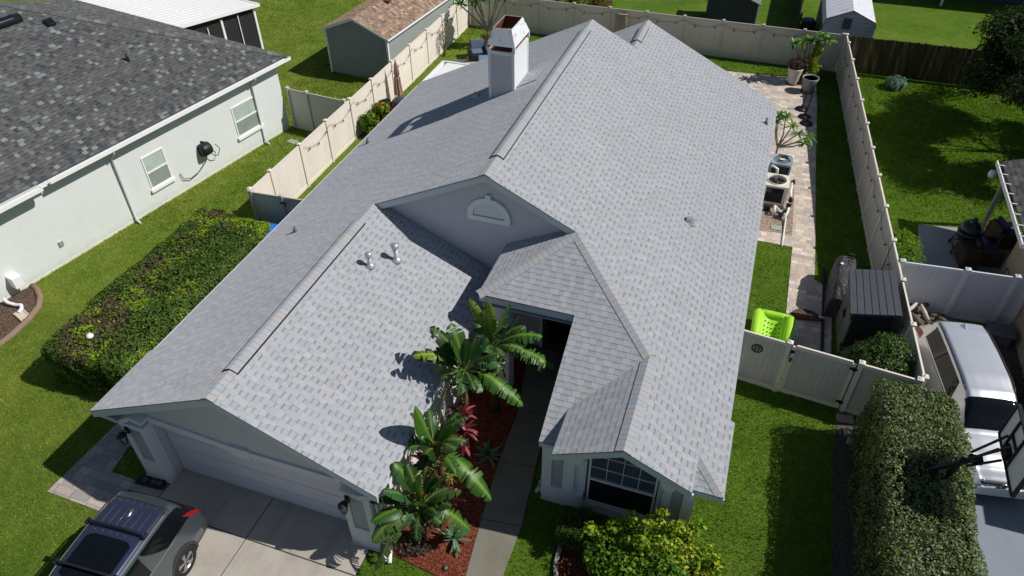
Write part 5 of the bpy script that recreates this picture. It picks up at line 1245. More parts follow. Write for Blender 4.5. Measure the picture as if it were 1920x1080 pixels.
# umbrella bases
def ubase(x, y, h, tilt, lab):
    t = thing('umbrella_base', lab, 'umbrella base', (x, y, .02), 'round black umbrella bases on the pavers')
    b = MB(); b.lathe([(.001, .02), (.26, .02), (.28, .04), (.26, .075), (.09, .09), (.05, .12), (.001, .12)], (x, y, 0), 28); b.build('base', M['black'], t)
    b = MB(); b.tube([(x, y, .1), (x + tilt * .4, y, h)], .028, 10); b.build('pole', M['black'], t)
    b = MB(); b.lathe([(.04, .12), (.045, .24), (.03, .26)], (x, y, 0), 12); b.build('collar', M['black_metal'], t)
ubase(15.34, 25.75, .95, .15, 'round black umbrella base nearest the flower pots with a short tilted pole'); ubase(15.50, 25.02, 1.45, .25, 'middle black umbrella base with the longest pole'); ubase(15.60, 24.42, .22, 0, 'round black umbrella base without a pole, nearest the house corner')
# pots
def pot(name, label, x, y, r, h, mat, z0=.02, saucer=None, grp=None):
    t = thing(name, label, 'plant pot', (x, y, z0), grp)
    b = MB(); b.lathe([(r * .62, z0 + .02), (r * .80, z0 + h * .55), (r * .98, z0 + h - .05), (r, z0 + h), (r * .9, z0 + h), (r * .86, z0 + h - .06)], (x, y, 0), 24, cap=False); b.build('pot_body', mat, t)
    b = MB(); b.lathe([(.001, z0 + h - .07), (r * .88, z0 + h - .07)], (x, y, 0), 24); b.build('soil', M['soil'], t)
    if saucer: b = MB(); b.lathe([(.001, z0), (r * .8, z0), (r * .86, z0 + .05), (r * .8, z0 + .05), (r * .7, z0 + .02)], (x, y, 0), 24); b.build('saucer', saucer, t)
    return t
terr = P('terracotta', (.22, .08, .05), .8)
pot('plant_pot', 'tall cream white pot of brown shrub on the pavers', 14.80, 28.40, .36, .80, P('cream_pot', (.62, .58, .52), .6), saucer=terr)
pot('plant_pot', 'large grey pot with bare soil on the pavers', 15.52, 27.72, .38, .70, P('stone_grey_pot', (.27, .265, .28), .7), saucer=terr)
# covered grill
gc = Mat('grill_cover', .55, 0, .35); gn = gc.noise(4.5, 5, rough=.6); gc.color(gc.mix(gn, (.035, .036, .04), (.075, .076, .082))); gc.bump(gn + gc.noise(1.6, 3) * 2.0, .12, .9)
gr = thing('grill', 'barbecue under a black fabric cover between the paver walk and the right fence', 'grill', (16.95, 12.7, 0), rz=-.06, world=False)
b = MB(); b.smooth = True
def gsec(u_, v_):
    y = -1.05 + 2.1 * u_; a = v_ * math.pi; k = 1 - .10 * abs(2 * u_ - 1) ** 4; hump = 1.18 if .25 < u_ < .9 else 1.0
    top = 1.12 * (1 - .22 * max(0, .22 - u_) / .22 - .10 * max(0, u_ - .9) / .1); x = math.cos(a); z = math.sin(a)
    wx = .36 * k * (abs(x) ** .45) * (1 if x > 0 else -1) * (1 - .12 * z); zz = top * (abs(z) ** .38) + .012 * math.sin(u_ * 40 + v_ * 9) * z
    return (wx * (1 + .03 * math.sin(u_ * 31)), y, zz * k)
b.grid(gsec, 36, 24); b.smooth = False
for e_i in (0, 36): q = [e_i * 25 + j for j in range(25)]; b.face(q if e_i == 0 else q[::-1])
b.build('cover', gc.m, gr)
for k in range(3):
    b = MB(); y = .52 + k * .20; b.bar((.0, y, 1.13), (.20, y + .02, 1.10), .05, .04); b.build('cover_strap', M['black'], gr, bevel=.015)
b = MB(); b.lathe([(.001, .0), (.05, .004)], (-.16, .30, 1.135), 16); b.build('round_badge', M['white'], gr)
b = MB(); b.slab([(-.33, -.55, .86), (-.22, -.42, 1.03), (.05, -.62, 1.07), (-.02, -.70, 1.06), (-.22, -.60, .98)], (0, 0, .006)); b.build('cover_trim', P('silver_trim', (.42, .43, .45), .5), gr)
# resin shed
rs = thing('storage_shed', 'tall black and taupe resin storage shed against the right fence', 'shed', (17.5, 10.75, 0)); R0 = .03
b = MB(); S0 = [(16.98, 9.90), (17.98, 10.0), (17.93, 11.75), (16.93, 11.65)]; b.prism(S0, 0, 1.80); b.build('body', P('resin_black', (.022, .024, .028), .5, var=.1), rs)
taup = P('resin_taupe', (.13, .125, .105), .55, var=.06)
nrm = Vector((-.05, 0)).normalized()
for k in range(2):
    a = Vector((16.98, 9.90)).lerp(Vector((16.93, 11.65)), .03 + k * .485); c = Vector((16.98, 9.90)).lerp(Vector((16.93, 11.65)), .03 + (k + 1) * .485 - .02)
    b = MB(); b.bar((a.x - .015, a.y, .92), (c.x - .015, c.y, .92), .03, 1.66); do = b.build('door', taup, rs, bevel=.008)
    for z in (.45, 1.35):
        b = MB(); m1, m2 = a.lerp(c, .12), a.lerp(c, .88); b.bar((m1.x - .034, m1.y, z), (m2.x - .034, m2.y, z), .01, .68); b.build('door_panel', taup, do, bevel=.004)
    for z in (.5, 1.55): b = MB(); e_ = a if k == 0 else c; b.obox((e_.x - .045, e_.y, z), (.05, .05, .10)); b.build('hinge', M['black'], do)
    b = MB(); e_ = (c if k == 0 else a); b.obox((e_.x - .055, e_.y + (.05 if k else -.05), 1.0), (.05, .05, .20)); b.build('handle', M['black'], do)
b = MB(); C4 = [(16.82, 9.74), (18.12, 9.90), (18.03, 11.90), (16.80, 11.78)]; zt = [1.84, 2.0, 2.0, 1.84]
b.slab([(p[0], p[1], z) for p, z in zip(C4, zt)], (0, 0, -.06)); k7 = 7
ro = b.build('roof', P('resin_roof', (.055, .06, .07), .6, var=.08), rs, bevel=.015)
for k in range(7):
    f0, f1 = k / 7 + .006, (k + 1) / 7 - .006; L_ = lambda p, q, f: Vector(p).lerp(Vector(q), f)
    P4 = [Vector((C4[i][0], C4[i][1], zt[i] + .004)) for i in range(4)]
    b = MB(); b.slab([P4[0].lerp(P4[1], f0), P4[0].lerp(P4[1], f1), P4[3].lerp(P4[2], f1), P4[3].lerp(P4[2], f0)], (0, 0, .022)); b.build('roof_plank', M['roofplank'] if 'roofplank' in M else M.setdefault('roofplank', P('resin_roof_plank', (.07, .075, .088), .65, var=.12, scale=3)), ro, bevel=.006)
# lime green pool seat
lm_ = P('lime_plastic', (.36, .70, .035), .5, spec=.35, var=.03); ls = thing('pool_lounger', 'bright lime green moulded pool seat with drain holes behind the gate fence', 'pool seat', (15.05, 10.2, 0), rz=-.03, world=False)
b = MB(); b.smooth = True
b.grid(lambda u_, v_: (-.34 + .68 * v_, -.60 + 1.12 * u_, .16 + .20 * (u_) ** 2 + .20 * (abs(2 * v_ - 1)) ** 3 - .10 * math.sin(u_ * math.pi)), 16, 12)
sm = b.build('seat_pan', lm_, ls); so_ = sm.modifiers.new('s', 'SOLIDIFY'); so_.thickness = .04; so_.offset = (1 if sm.data.polygons[0].normal.z < 0 else -1)
for s_ in (-1, 1): b = MB(); b.tube([(s_ * .44, -.62, .20), (s_ * .46, -.3, .34), (s_ * .47, .1, .42), (s_ * .47, .45, .44), (s_ * .44, .62, .40)], [.10, .13, .14, .145, .08], 14); b.build('armrest', lm_, ls)
b = MB(); b.tube([(-.42, .54, .40), (-.2, .56, .40), (.2, .56, .40), (.42, .54, .40)], [.12, .11, .11, .12], 14); b.build('headrest', lm_, ls)
hb = MB()
for r_ in range(6):
    for c_ in range(5):
        if (r_ in (0,) and c_ in (0, 4)): continue
        u_, v_ = .16 + r_ * .13, .18 + c_ * .16; z = .16 + .20 * u_ ** 2 + .20 * abs(2 * v_ - 1) ** 3 - .10 * math.sin(u_ * math.pi)
        hb.lathe([(.001, .030), (.024, .030)], (-.34 + .68 * v_, -.60 + 1.12 * u_, z), 10)
hb.build('drain_holes', P('hole_shadow_green', (.02, .06, .01), .9), ls)
# half-round planter trellis lying by the walk
hp2 = thing('half_round_planter', 'half round rusty brown planter rim on the pavers beside the lime seat', 'planter', (16.02, 11.3, 0)); b = MB()
ctr = Vector((16.04, 11.28, .035)); n = 16
for k in range(n):
    a0, a1 = math.pi * k / n + .2, math.pi * (k + 1) / n + .2; q = lambda a, r, z: (ctr.x + r * 1.0 * math.cos(a), ctr.y + r * .95 * math.sin(a), z)
    b.slab([q(a0, .42, .03), q(a1, .42, .03), q(a1, .42, .16), q(a0, .42, .16)], (0, 0, 0.0001)) if False else b.bar(q(a0, .45, .06), q(a1, .45, .06), .025, .07)
b.bar(q(.2, .45, .06), q(math.pi + .2, .45, .06), .025, .07); b.build('rim', M['rust'], hp2)
b = MB(); b.slab([ctr + Vector((.44 * math.cos(a), .42 * math.sin(a), .05)) for a in np.linspace(.2, math.pi + .2, 14)], (0, 0, -.05)); b.build('soil', M['mulch_brown'], hp2)
b = MB(); b.bar((16.40, 11.36, .20), (16.56, 11.40, .16), .05, .03); tag(b.build('plank', M['white'], loc=(16.45, 11.4, 0)), 'small white stick lying at the end of the half round planter', 'stick')
b = MB(); b.box(16.50, 16.58, 9.9, 14.1, .02, .06); tag(b.build('paver_edging', P('dark_edging', (.03, .03, .035), .8), loc=(16.5, 12, 0)), 'thin dark edging strip between the pavers and the covered grill', 'edging')
# stepping stones by the gate
stm = P('stone_block', (.34, .30, .25), .9, var=.2, scale=8, bump=.5)
for k, (x, y, a, sx, sy, lab) in enumerate(((17.18, 7.55, .1, .42, .24, 'long flat stone paver under the gate hinge post'), (17.33, 7.12, .15, .36, .24, 'middle stone block at the head of the dirt strip'), (17.36, 6.80, -.2, .26, .22, 'small stone block farthest from the gate on the dirt strip'))):
    b = MB(); b.obox((x, y, .05), (sx, sy, .10), a); tag(b.build('stone_block', stm, loc=(x, y, 0), bevel=.015), lab, 'stone block', 'stone blocks by the gate')
# basketball hoop
bh = thing('basketball_hoop', 'basketball backboard seen from behind with black arms over the right hedge', 'basketball hoop', (18.30, 4.75, 0))
b = MB(); b.tube([(18.72, 4.65, 0), (18.72, 4.65, 2.2), (18.80, 4.65, 2.75)], .055, 12); b.build('pole', M['black_metal'], bh)
bx = 19.46
for (za, zb2, ya) in ((2.62, 3.12, 4.50), (2.62, 3.12, 4.80), (2.90, 3.55, 4.50), (2.90, 3.55, 4.80)):
    b = MB(); b.bar((18.88, (ya + 4.65) / 2, za), (bx - .12, ya, zb2), .035, .045); b.build('arm', M['black_metal'], bh)
b = MB(); b.bar((18.15, 4.65, 1.95), (19.02, 4.65, 2.86), .07, .10); b.obox((19.0, 4.65, 2.80), (.24, .16, .12)); b.build('lift_strut', M['black'], bh)
bd = MB(); bd.box(bx, bx + .03, 3.72, 5.34, 3.03, 3.92)
bdm = Mat('backboard_acrylic', .25, 0, .5); bn = bdm.noise(1.2, 3); bdm.color(bdm.mix(bn, (.66, .66, .64), (.80, .80, .78))); bo = bd.build('backboard', bdm.m, bh)
b = MB()
for y in (3.72, 5.34): b.box(bx - .03, bx + .04, y - .025, y + .025, 3.0, 3.95)
for z in (3.01, 3.94): b.box(bx - .031, bx + .041, 3.74, 5.32, z - .025, z + .025)
b.build('frame', M['black_metal'], bo)
b = MB(); b.box(bx - .045, bx - .002, 4.40, 4.44, 3.04, 3.90); b.box(bx - .045, bx - .002, 4.88, 4.92, 3.04, 3.90); b.box(bx - .046, bx - .003, 4.44, 4.88, 3.50, 3.54); b.box(bx - .10, bx - .004, 4.52, 4.80, 3.10, 3.34); b.build('brace', M['black_metal'], bo)
b = MB(); b.tube([(bx + .27 + .23 * math.cos(a), 4.66 + .23 * math.sin(a), 3.10) for a in np.linspace(0, 2 * math.pi, 25)], .01, 6, cap=False); b.bar((bx + .03, 4.66, 3.09), (bx + .06, 4.66, 3.09), .2, .05); b.build('rim', P('orange_rim', (.6, .12, .02), .5), bo)
# ------------------------------------------------------------------ right neighbour's patio
kg = thing('kamado_grill', 'dark green black egg shaped grill on a wheeled cart on the shaded patio', 'grill', (20.95, 16.6, .05))
kc = (20.95, 16.62); km = P('dark_green_ceramic', (.012, .022, .018), .25, spec=.5)
b = MB(); b.lathe([(.16, .42), (.30, .52), (.37, .72), (.385, .86)], (kc[0], kc[1], 0), 24); b.build('bowl', km, kg)
b = MB(); b.lathe([(.39, .87), (.37, .98), (.30, 1.12), (.16, 1.22), (.08, 1.25), (.075, 1.34), (.001, 1.35)], (kc[0], kc[1], 0), 24); lo = b.build('lid', km, kg)
b = MB(); b.lathe([(.001, 0), (.04, .01)], (kc[0] - .13, kc[1] - .10, 1.23), 12); b.build('gauge', M['galv'], lo)
b = MB(); b.bar((kc[0] - .42, kc[1] - .2, .92), (kc[0] - .28, kc[1] - .42, .92), .03, .03); b.build('handle', M['black'], lo)
for dx, dy in ((-.32, -.25), (.32, -.25), (-.32, .25), (.32, .25)):
    b = MB(); b.bar((kc[0] + dx * .8, kc[1] + dy, .55), (kc[0] + dx * 1.15, kc[1] + dy * 1.3, .12), .03, .03); b.build('leg', M['black_metal'], kg)
    b = MB(); b.lathe([(.06, -.02), (.06, .02)], (kc[0] + dx * 1.15, kc[1] + dy * 1.3, .11), 12, 'X'); b.build('caster', M['black'], kg)
b = MB()
for dx in (-.34, .34): b.bar((kc[0] + dx, kc[1] - .33, .22), (kc[0] + dx, kc[1] + .33, .22), .025, .025)
for dy in (-.3, .3): b.bar((kc[0] - .34, kc[1] + dy, .24), (kc[0] + .34, kc[1] + dy, .24), .025, .025)
b.build('cart_frame', M['black_metal'], kg)
bl = P('navy_cushion', (.035, .05, .11), .85, var=.2); br_ = P('brown_wicker', (.07, .04, .028), .8, var=.3, scale=25)
def sofa(x, y, rz, label, w=.9, d=.85, mc=bl, mf=br_, z=.05, cat='armchair', nm='patio_armchair', grp=None):
    t = thing(nm, label, cat, (x, y, z), grp, rz, world=False)
    b = MB(); b.obox((0, 0, .20), (w, d, .26)); b.build('seat_base', mf, t, bevel=.02)
    for s_ in (-1, 1): b = MB(); b.obox((s_ * (w / 2 - .06), 0, .36), (.13, d, .55)); b.build('arm', mf, t, bevel=.03)
    b = MB(); b.obox((0, d / 2 - .07, .48), (w - .26, .13, .62), rx=-.12); b.build('backrest', mf, t, bevel=.03)
    b = MB(); b.obox((0, -.04, .40), (w - .28, d - .2, .13)); b.build('seat_cushion', mc, t, bevel=.045)
    b = MB(); b.obox((0, d / 2 - .22, .66), (w - .28, .14, .48), rx=-.22); b.build('back_cushion', mc, t, bevel=.05)
    for sx in (-1, 1):
        for sy in (-1, 1): b = MB(); b.obox((sx * (w / 2 - .05), sy * (d / 2 - .05), .04), (.05, .05, .08)); b.build('leg', M['black'], t)
    return t
sofa(21.55, 15.95 + .35, 1.7, 'wicker armchair with blue cushion nearest the white fence on the shaded patio', w=1.0)
sofa(22.3, 17.5, 1.9, 'wicker armchair with blue cushion farther back by the beige wall', w=.95)
st_ = thing('side_table', 'small slatted table with thin black frame by the beige wall', 'side table', (21.50, 14.55, .05))
b = MB()
for k in range(5): b.obox((21.25 + k * .11, 14.55, .52), (.09, .5, .025))
b.build('table_top', P('grey_slats', (.24, .22, .17), .8), st_)
for sx in (-1, 1):
    b = MB(); b.tube([(21.48 + sx * .27, 14.28, .05), (21.48 + sx * .27, 14.28, .50), (21.48 + sx * .27, 14.82, .50), (21.48 + sx * .27, 14.82, .05)], .014, 6); b.build('leg_frame', M['black_metal'], st_)
b = MB(); b.tube([(21.75, 14.3, .50), (21.8, 14.3, .85), (21.8, 14.8, .85), (21.75, 14.8, .5)], .014, 6); b.build('side_rail', M['black_metal'], st_)
b = MB(); b.obox((21.15, 14.9, .16), (.5, .35, .22), .2); tag(b.build('storage_box', P('pale_box', (.32, .34, .38), .6), loc=(21.15, 14.9, 0), bevel=.02), 'pale box on the patio floor under the slatted table', 'box')
b = MB(); b.obox((20.95, 15.85, .38), (.55, .95, .62), .1); tag(b.build('covered_chair', P('dark_brown_cover', (.045, .028, .018), .9, var=.2), loc=(21, 15.8, 0), bevel=.08), 'low brown covered chair beside the egg shaped grill', 'covered chair')
# log pile and storage bin behind the silver car
lg = P('dull_log_bark', (.12, .10, .075), .9, var=.3, scale=9, bump=.5); lg2 = P('bleached_wood', (.50, .48, .45), .85, var=.2)
LG = thing('log', 'x', 'log', (19, 12.3, 0)); bpy.data.objects.remove(LG)
for k in range(16):
    x, y, z = random.uniform(18.75, 20.15), random.uniform(11.9, 12.6), .09 + random.random() * .28; a = random.uniform(-1.2, 1.2); l_ = random.uniform(.35, .7); r0 = random.uniform(.05, .10)
    b = MB(); d = Vector((math.cos(a), math.sin(a), random.uniform(-.2, .2))) * l_ / 2; c = Vector((x, y, z)); b.tube([c - d, c - d * .3 + Vector((0, 0, .02)), c + d * .4, c + d], [r0, r0 * 1.1, r0 * .95, r0 * .8], 8)
    tag(b.build('log', lg, loc=c), 'weathered grey brown log in the heap behind the silver car', 'log', 'logs heaped behind the silver car')
for k, (x, y, z, a, l_, lab) in enumerate(((18.95, 12.25, .52, 1.0, .55, 'bleached white log on top of the heap, nearer the side fence'), (19.33, 12.2, .50, 1.9, .60, 'bleached white log on top of the heap, nearer the silver car'))):
    b = MB(); d = Vector((math.cos(a), math.sin(a), .15)) * l_ / 2; c = Vector((x, y, z)); b.tube([c - d, c, c + d], [.035, .06, .04], 8); tag(b.build('log', lg2, loc=c), lab, 'log')
sb = thing('storage_bin', 'low grey plastic storage bin in the dark corner by the beige wall', 'storage bin', (21.4, 12.1, 0)); gb = P('grey_bin_plastic', (.12, .125, .135), .55)
b = MB(); b.obox((21.4, 12.15, .22), (.62, .55, .38)); b.build('body', gb, sb, bevel=.03); b = MB(); b.obox((21.4, 12.15, .44), (.70, .62, .06)); b.build('lid', gb, sb, bevel=.02)
# ------------------------------------------------------------------ back yard
sofa(-.62, 26.5, .5, 'black wicker armchair with grey blue cushions in the back yard', w=.95, d=.9, mc=P('slate_cushion', (.12, .16, .22), .9, var=.1), mf=P('black_wicker', (.025, .025, .03), .7, var=.4, scale=40), z=.02)
t = thing('ottoman', 'low grey blue cushioned ottoman in front of the wicker armchair', 'ottoman', (.12, 25.95, .02)); b = MB(); b.obox((.12, 25.75, .20), (.75, .62, .28), .4); b.build('base', M['black'], t, bevel=.02); b = MB(); b.obox((.12, 25.75, .40), (.75, .62, .14), .4); b.build('cushion', P('slate_cushion_b', (.15, .21, .29), .9), t, bevel=.04)
t = thing('side_table', 'small square black side table with a glass top in the back yard', 'side table', (-.95, 25.0, .02)); b = MB(); b.obox((-.95, 25.0, .40), (.5, .5, .03), .3); b.build('table_top', P('glass_top', (.10, .12, .14), .1, spec=.6), t); b = MB()
for sx in (-1, 1):
    for sy in (-1, 1): p = Vector((-.95, 25.0)) + Matrix.Rotation(.3, 2) @ Vector((sx * .23, sy * .23)); b.bar((p.x, p.y, .02), (p.x, p.y, .38), .03, .03)
b.build('frame', M['black'], t)
# closed garden umbrella by the left fence
um = thing('closed_umbrella', 'closed dusty pink garden umbrella standing by the left fence', 'umbrella', (-2.1, 20.4, 0)); umm = P('dusty_pink_canvas', (.36, .23, .185), .9, var=.15, scale=10)
b = MB(); b.tube([(-2.1, 20.4, .0), (-2.1, 20.4, 2.25)], .02, 8); b.build('pole', M['black_metal'], um)
b = MB(); b.smooth = True
b.grid(lambda u_, v_: (-2.1 + math.cos(v_ * 6.2832) * (r_ := (.02 + .11 * math.sin(min(1, u_ * 1.5) * 1.6) + (.06 * max(0, u_ - .65) / .35) + .03 * math.cos(v_ * 6.2832 * 8) * min(1, u_ * 3)) * (.55 if .42 < u_ < .50 else 1)), 20.4 + math.sin(v_ * 6.2832) * r_, 2.22 - 1.62 * u_), 22, 48); b.build('canopy', umm, um)
b = MB(); b.lathe([(.001, .05), (.22, .05), (.22, .09), (.05, .12)], (-2.1, 20.4, 0), 20); b.build('base', M['black'], um)
# round black kettle grill
t = thing('kettle_grill', 'dark round topped barrel beside the flowering pots near the roof edge', 'grill', (-1.55, 19.35, 0)); b = MB(); b.lathe([(.20, .35), (.34, .45), (.36, .75)], (-1.5, 19.3, 0), 24); b.build('bowl', M['black'], t); b = MB(); b.lathe([(.37, .76), (.34, .90), (.2, 1.02), (.001, 1.06)], (-1.5, 19.3, 0), 24); b.build('lid', P('grey_lid', (.06, .06, .065), .35), t)
for a in (.5, 2.6, 4.7): b = MB(); b.bar((-1.5 + .15 * math.cos(a), 19.3 + .15 * math.sin(a), .4), (-1.5 + .3 * math.cos(a), 19.3 + .3 * math.sin(a), 0), .025, .025); b.build('leg', M['black_metal'], t)
# cotton hammock bundle hanging on the back fence
t = thing('rope_hammock', 'bundled beige rope hammock hanging on the back fence', 'hammock', (5.9, 30.2, 0)); hmk = P('cotton_rope', (.36, .30, .23), .95, var=.2, scale=20); b = MB()
for k in range(22):
    x = 5.62 + .6 * k / 21 + random.uniform(-.01, .01); b.tube([(x * .6 + 5.92 * .4, 30.30, 1.72), (x, 30.27 + random.uniform(-.05, .03), 1.5), (x + random.uniform(-.03, .03), 30.24, 1.0), (x + random.uniform(-.05, .05), 30.28, random.uniform(.25, .55))], .017, 5)
b.build('strands', hmk, t); b = MB(); b.tube([(5.60, 30.3, 1.70), (5.9, 30.26, 1.66), (6.25, 30.3, 1.70)], .03, 6); b.build('end_rope', hmk, t)
# small ground fixtures in front
for x, y, lab in ((8.70, .20, 'round path light cap at the mulch edge by the walkway'), (7.56, .24, 'round path light cap at the mulch edge by the garage corner')):
    t = thing('path_light', lab, 'path light', (x, y, .03)); b = MB(); b.lathe([(.05, .03), (.055, .06), (.001, .075)], (x, y, 0), 16); b.build('cap', P('dull_brass', (.14, .13, .08), .5), t); b = MB(); b.lathe([(.07, .032), (.075, .045), (.056, .05)], (x, y, 0), 16); b.build('ring', M['black_metal'], t)
for x, y, lab in ((11.62, .95, 'round path light cap in the window bed, nearer the walkway'), (11.92, 1.0, 'round path light cap in the window bed, nearer the yellow bush')):
    t = thing('path_light', lab, 'path light', (x, y, .03)); b = MB(); b.lathe([(.05, .03), (.055, .06), (.001, .075)], (x, y, 0), 16); b.build('cap', P('dull_steel', (.12, .13, .14), .4), t); b = MB(); b.lathe([(.07, .032), (.075, .045), (.056, .05)], (x, y, 0), 16); b.build('ring', M['black_metal'], t)
eb = P('border_stone', (.33, .30, .26), .9, var=.2, scale=9, bump=.4); pts = [(10.98, 1.95), (11.0, 1.5), (11.02, 1.05), (11.12, .78), (11.55, .68), (12.1, .72), (12.7, .80), (13.4, .92)]
for i, (p, q) in enumerate(zip(pts[:-1], pts[1:])):
    p, q = Vector(p), Vector(q); d = q - p; c = (p + q) / 2; b = MB(); b.obox((c.x, c.y, .05), (d.length - .02, .10, .12), math.atan2(d.y, d.x)); tag(b.build('border_stone', eb, loc=(c.x, c.y, 0), bevel=.02), 'pale stone of the border round the window mulch bed', 'border stone', 'border stones round the window bed')
# dark pipes and cups by the left garage column
t = thing('faucet_manifold', 'dark valve cover and fittings on the ground at the left garage column', 'fitting', (.95, -.08, 0)); b = MB(); b.obox((.85, -.06, .04), (.75, .26, .05), .06); b.build('tray', M['black'], t)
for x in (.72, .95, 1.12): b = MB(); b.lathe([(.055, .065), (.06, .11), (.04, .11), (.038, .07)], (x, -.06 + (x - .85) * .06, 0), 14); b.build('cup', P('grey_cup', (.12, .12, .12), .5), t)
# white stone strip left of the front room column
b = MB()
for k in range(260):
    x = 10.02 + random.random() * .16; y = 2.75 + random.random() * 1.7; s_ = random.uniform(.012, .028); b.obox((x, y, .03 + s_ * .3), (s_ * 2, s_ * 1.6, s_ * 1.3), random.random() * 3, random.random())
tag(b.build('white_stones', P('white_pebbles', (.60, .58, .60), .8, var=.1), loc=(10.1, 3.4, 0)), 'strip of white pebbles beside the front room wall', 'pebbles', kind='stuff')
# white dome light in the left hedge
b = MB(); b.lathe([(.10, 1.42), (.10, 1.46), (.07, 1.51), (.001, 1.53)], (-2.88, 2.65, 0), 18); b.lathe([(.02, 0), (.02, 1.42)], (-2.88, 2.65, 0), 8); tag(b.build('dome_light', M['white'], loc=(-2.88, 2.65, 0)), 'small white dome poking out of the top of the left hedge', 'dome light')
# ------------------------------------------------------------------ foliage helpers (numpy)
def vn2(x, y, s, seed=0):
    x = np.asarray(x) * s + seed * 17.3; y = np.asarray(y) * s + seed * 9.1; xi, yi = np.floor(x), np.floor(y); fx, fy = x - xi, y - yi
    h = lambda a, b: (np.sin(a * 127.1 + b * 311.7 + seed) * 43758.5453) % 1.0
    fx, fy = fx * fx * (3 - 2 * fx), fy * fy * (3 - 2 * fy)
    return (h(xi, yi) * (1 - fx) + h(xi + 1, yi) * fx) * (1 - fy) + (h(xi, yi + 1) * (1 - fx) + h(xi + 1, yi + 1) * fx) * fy
def fast_mesh(name, V, F, col, mat, parent=None, loc=None, smooth=False):
    """V (n,3), F (m,k) constant k, col (n,3) per vertex"""
    me = bpy.data.meshes.new(name); off = np.array(parent.get('_world', (0, 0, 0)) if parent is not None else (loc or (0, 0, 0)), float)
    n, m, k = len(V), len(F), F.shape[1]
    me.vertices.add(n); me.vertices.foreach_set('co', (V - off).astype(np.float32).ravel())
    me.loops.add(m * k); me.loops.foreach_set('vertex_index', F.astype(np.int32).ravel())
    me.polygons.add(m); me.polygons.foreach_set('loop_start', (np.arange(m) * k).astype(np.int32)); me.polygons.foreach_set('loop_total', np.full(m, k, dtype=np.int32))
    a = me.attributes.new('Col', 'FLOAT_COLOR', 'POINT'); c4 = np.ones((n, 4), np.float32); c4[:, :3] = col; a.data.foreach_set('color', c4.ravel())
    me.materials.append(mat); me.update(calc_edges=True)
    if smooth: me.polygons.foreach_set('use_smooth', np.ones(m, bool))
    o = bpy.data.objects.new(name, me); scn.collection.objects.link(o)
    if parent is not None: o.parent = parent; o['_world'] = tuple(off)
    elif loc is not None: o.location = off; 
    return o
def leaf_quads(C, Nn, size, asp, col, jitter=.9, fold=.25):
    """one folded leaf (2 tris as a quad pair) per point: C centres, Nn outward normals"""
    n = len(C); N_ = Nn + rng.normal(0, jitter * .5, (n, 3)); N_ /= np.linalg.norm(N_, axis=1, keepdims=True)
    R = rng.normal(0, 1, (n, 3)); A = np.cross(N_, R); A /= np.linalg.norm(A, axis=1, keepdims=True); B = np.cross(N_, A)
    s = (size * rng.uniform(.7, 1.25, n))[:, None]; w_ = s * asp
    V = np.empty((n, 4, 3)); V[:, 0] = C - A * s * .5; V[:, 1] = C + B * w_ * .5 + N_ * s * fold * .3; V[:, 2] = C + A * s * .5 - N_ * s * .08; V[:, 3] = C - B * w_ * .5 + N_ * s * fold * .3
    F = np.arange(n * 4).reshape(n, 4); return V.reshape(-1, 3), F, np.repeat(col, 4, axis=0)
def palette(P_, w_, n):
    P_ = np.array(P_); idx = rng.choice(len(P_), n, p=np.array(w_) / sum(w_)); return P_[idx] * rng.uniform(.78, 1.22, (n, 1))
def box_shell(x0, x1, y0, y1, h, n, rnd=.25, amp=.10, bottom=.05, depth=.18, shear=(0, 0), ns=1.6):
    """points through the outer layer of a rounded, uneven clipped block"""
    A = [(y1 - y0) * (x1 - x0), (y1 - y0) * h, (y1 - y0) * h, (x1 - x0) * h, (x1 - x0) * h]; A = np.array(A) / sum(A); k = rng.choice(5, n, p=A)
    u, v = rng.random(n), rng.random(n); X_ = np.where(k == 0, x0 + u * (x1 - x0), np.where(k == 1, x0, np.where(k == 2, x1, x0 + u * (x1 - x0))))
    Y = np.where(k <= 2, y0 + v * (y1 - y0), np.where(k == 3, y0, y1)); Z = np.where(k == 0, h, bottom + (h - bottom) * np.where(k <= 2, u, v))
    N_ = np.zeros((n, 3)); N_[k == 0, 2] = 1; N_[k == 1, 0] = -1; N_[k == 2, 0] = 1; N_[k == 3, 1] = -1; N_[k == 4, 1] = 1
    P3 = np.stack([X_, Y, Z], 1); c = np.stack([np.clip(X_, x0 + rnd, x1 - rnd), np.clip(Y, y0 + rnd, y1 - rnd), np.minimum(Z, h - rnd)], 1)
    d = P3 - c; L = np.linalg.norm(d, axis=1, keepdims=True); m = (L[:, 0] > 1e-6); D = N_.copy(); D[m] = d[m] / L[m]; P3 = c + D * np.minimum(L, rnd)
    nz = (vn2(P3[:, 0] + P3[:, 2] * 1.3, P3[:, 1] + P3[:, 2] * .7, ns) - .5) * 2 * amp + (vn2(P3[:, 0] + P3[:, 2], P3[:, 1] - P3[:, 2], ns * 3.3, 3) - .5) * amp
    P3 = P3 + D * (nz - rng.random(n) ** 2 * depth)[:, None]
    return P3, D
def ell_shell(c, r, n, amp=.25, depth=.35, ns=2.2, zmin=.03, seed=0):
    D = rng.normal(0, 1, (n, 3)); D /= np.linalg.norm(D, axis=1, keepdims=True); c = np.array(c); r = np.array(r)
    q = 1 + (vn2(D[:, 0] * 1.5 + D[:, 2], D[:, 1] * 1.5 - D[:, 2] * .6, ns, seed) - .5) * 2 * amp - rng.random(n) ** 1.5 * depth
    P3 = c + D * r * q[:, None]; ok = P3[:, 2] > zmin; return P3[ok], D[ok]
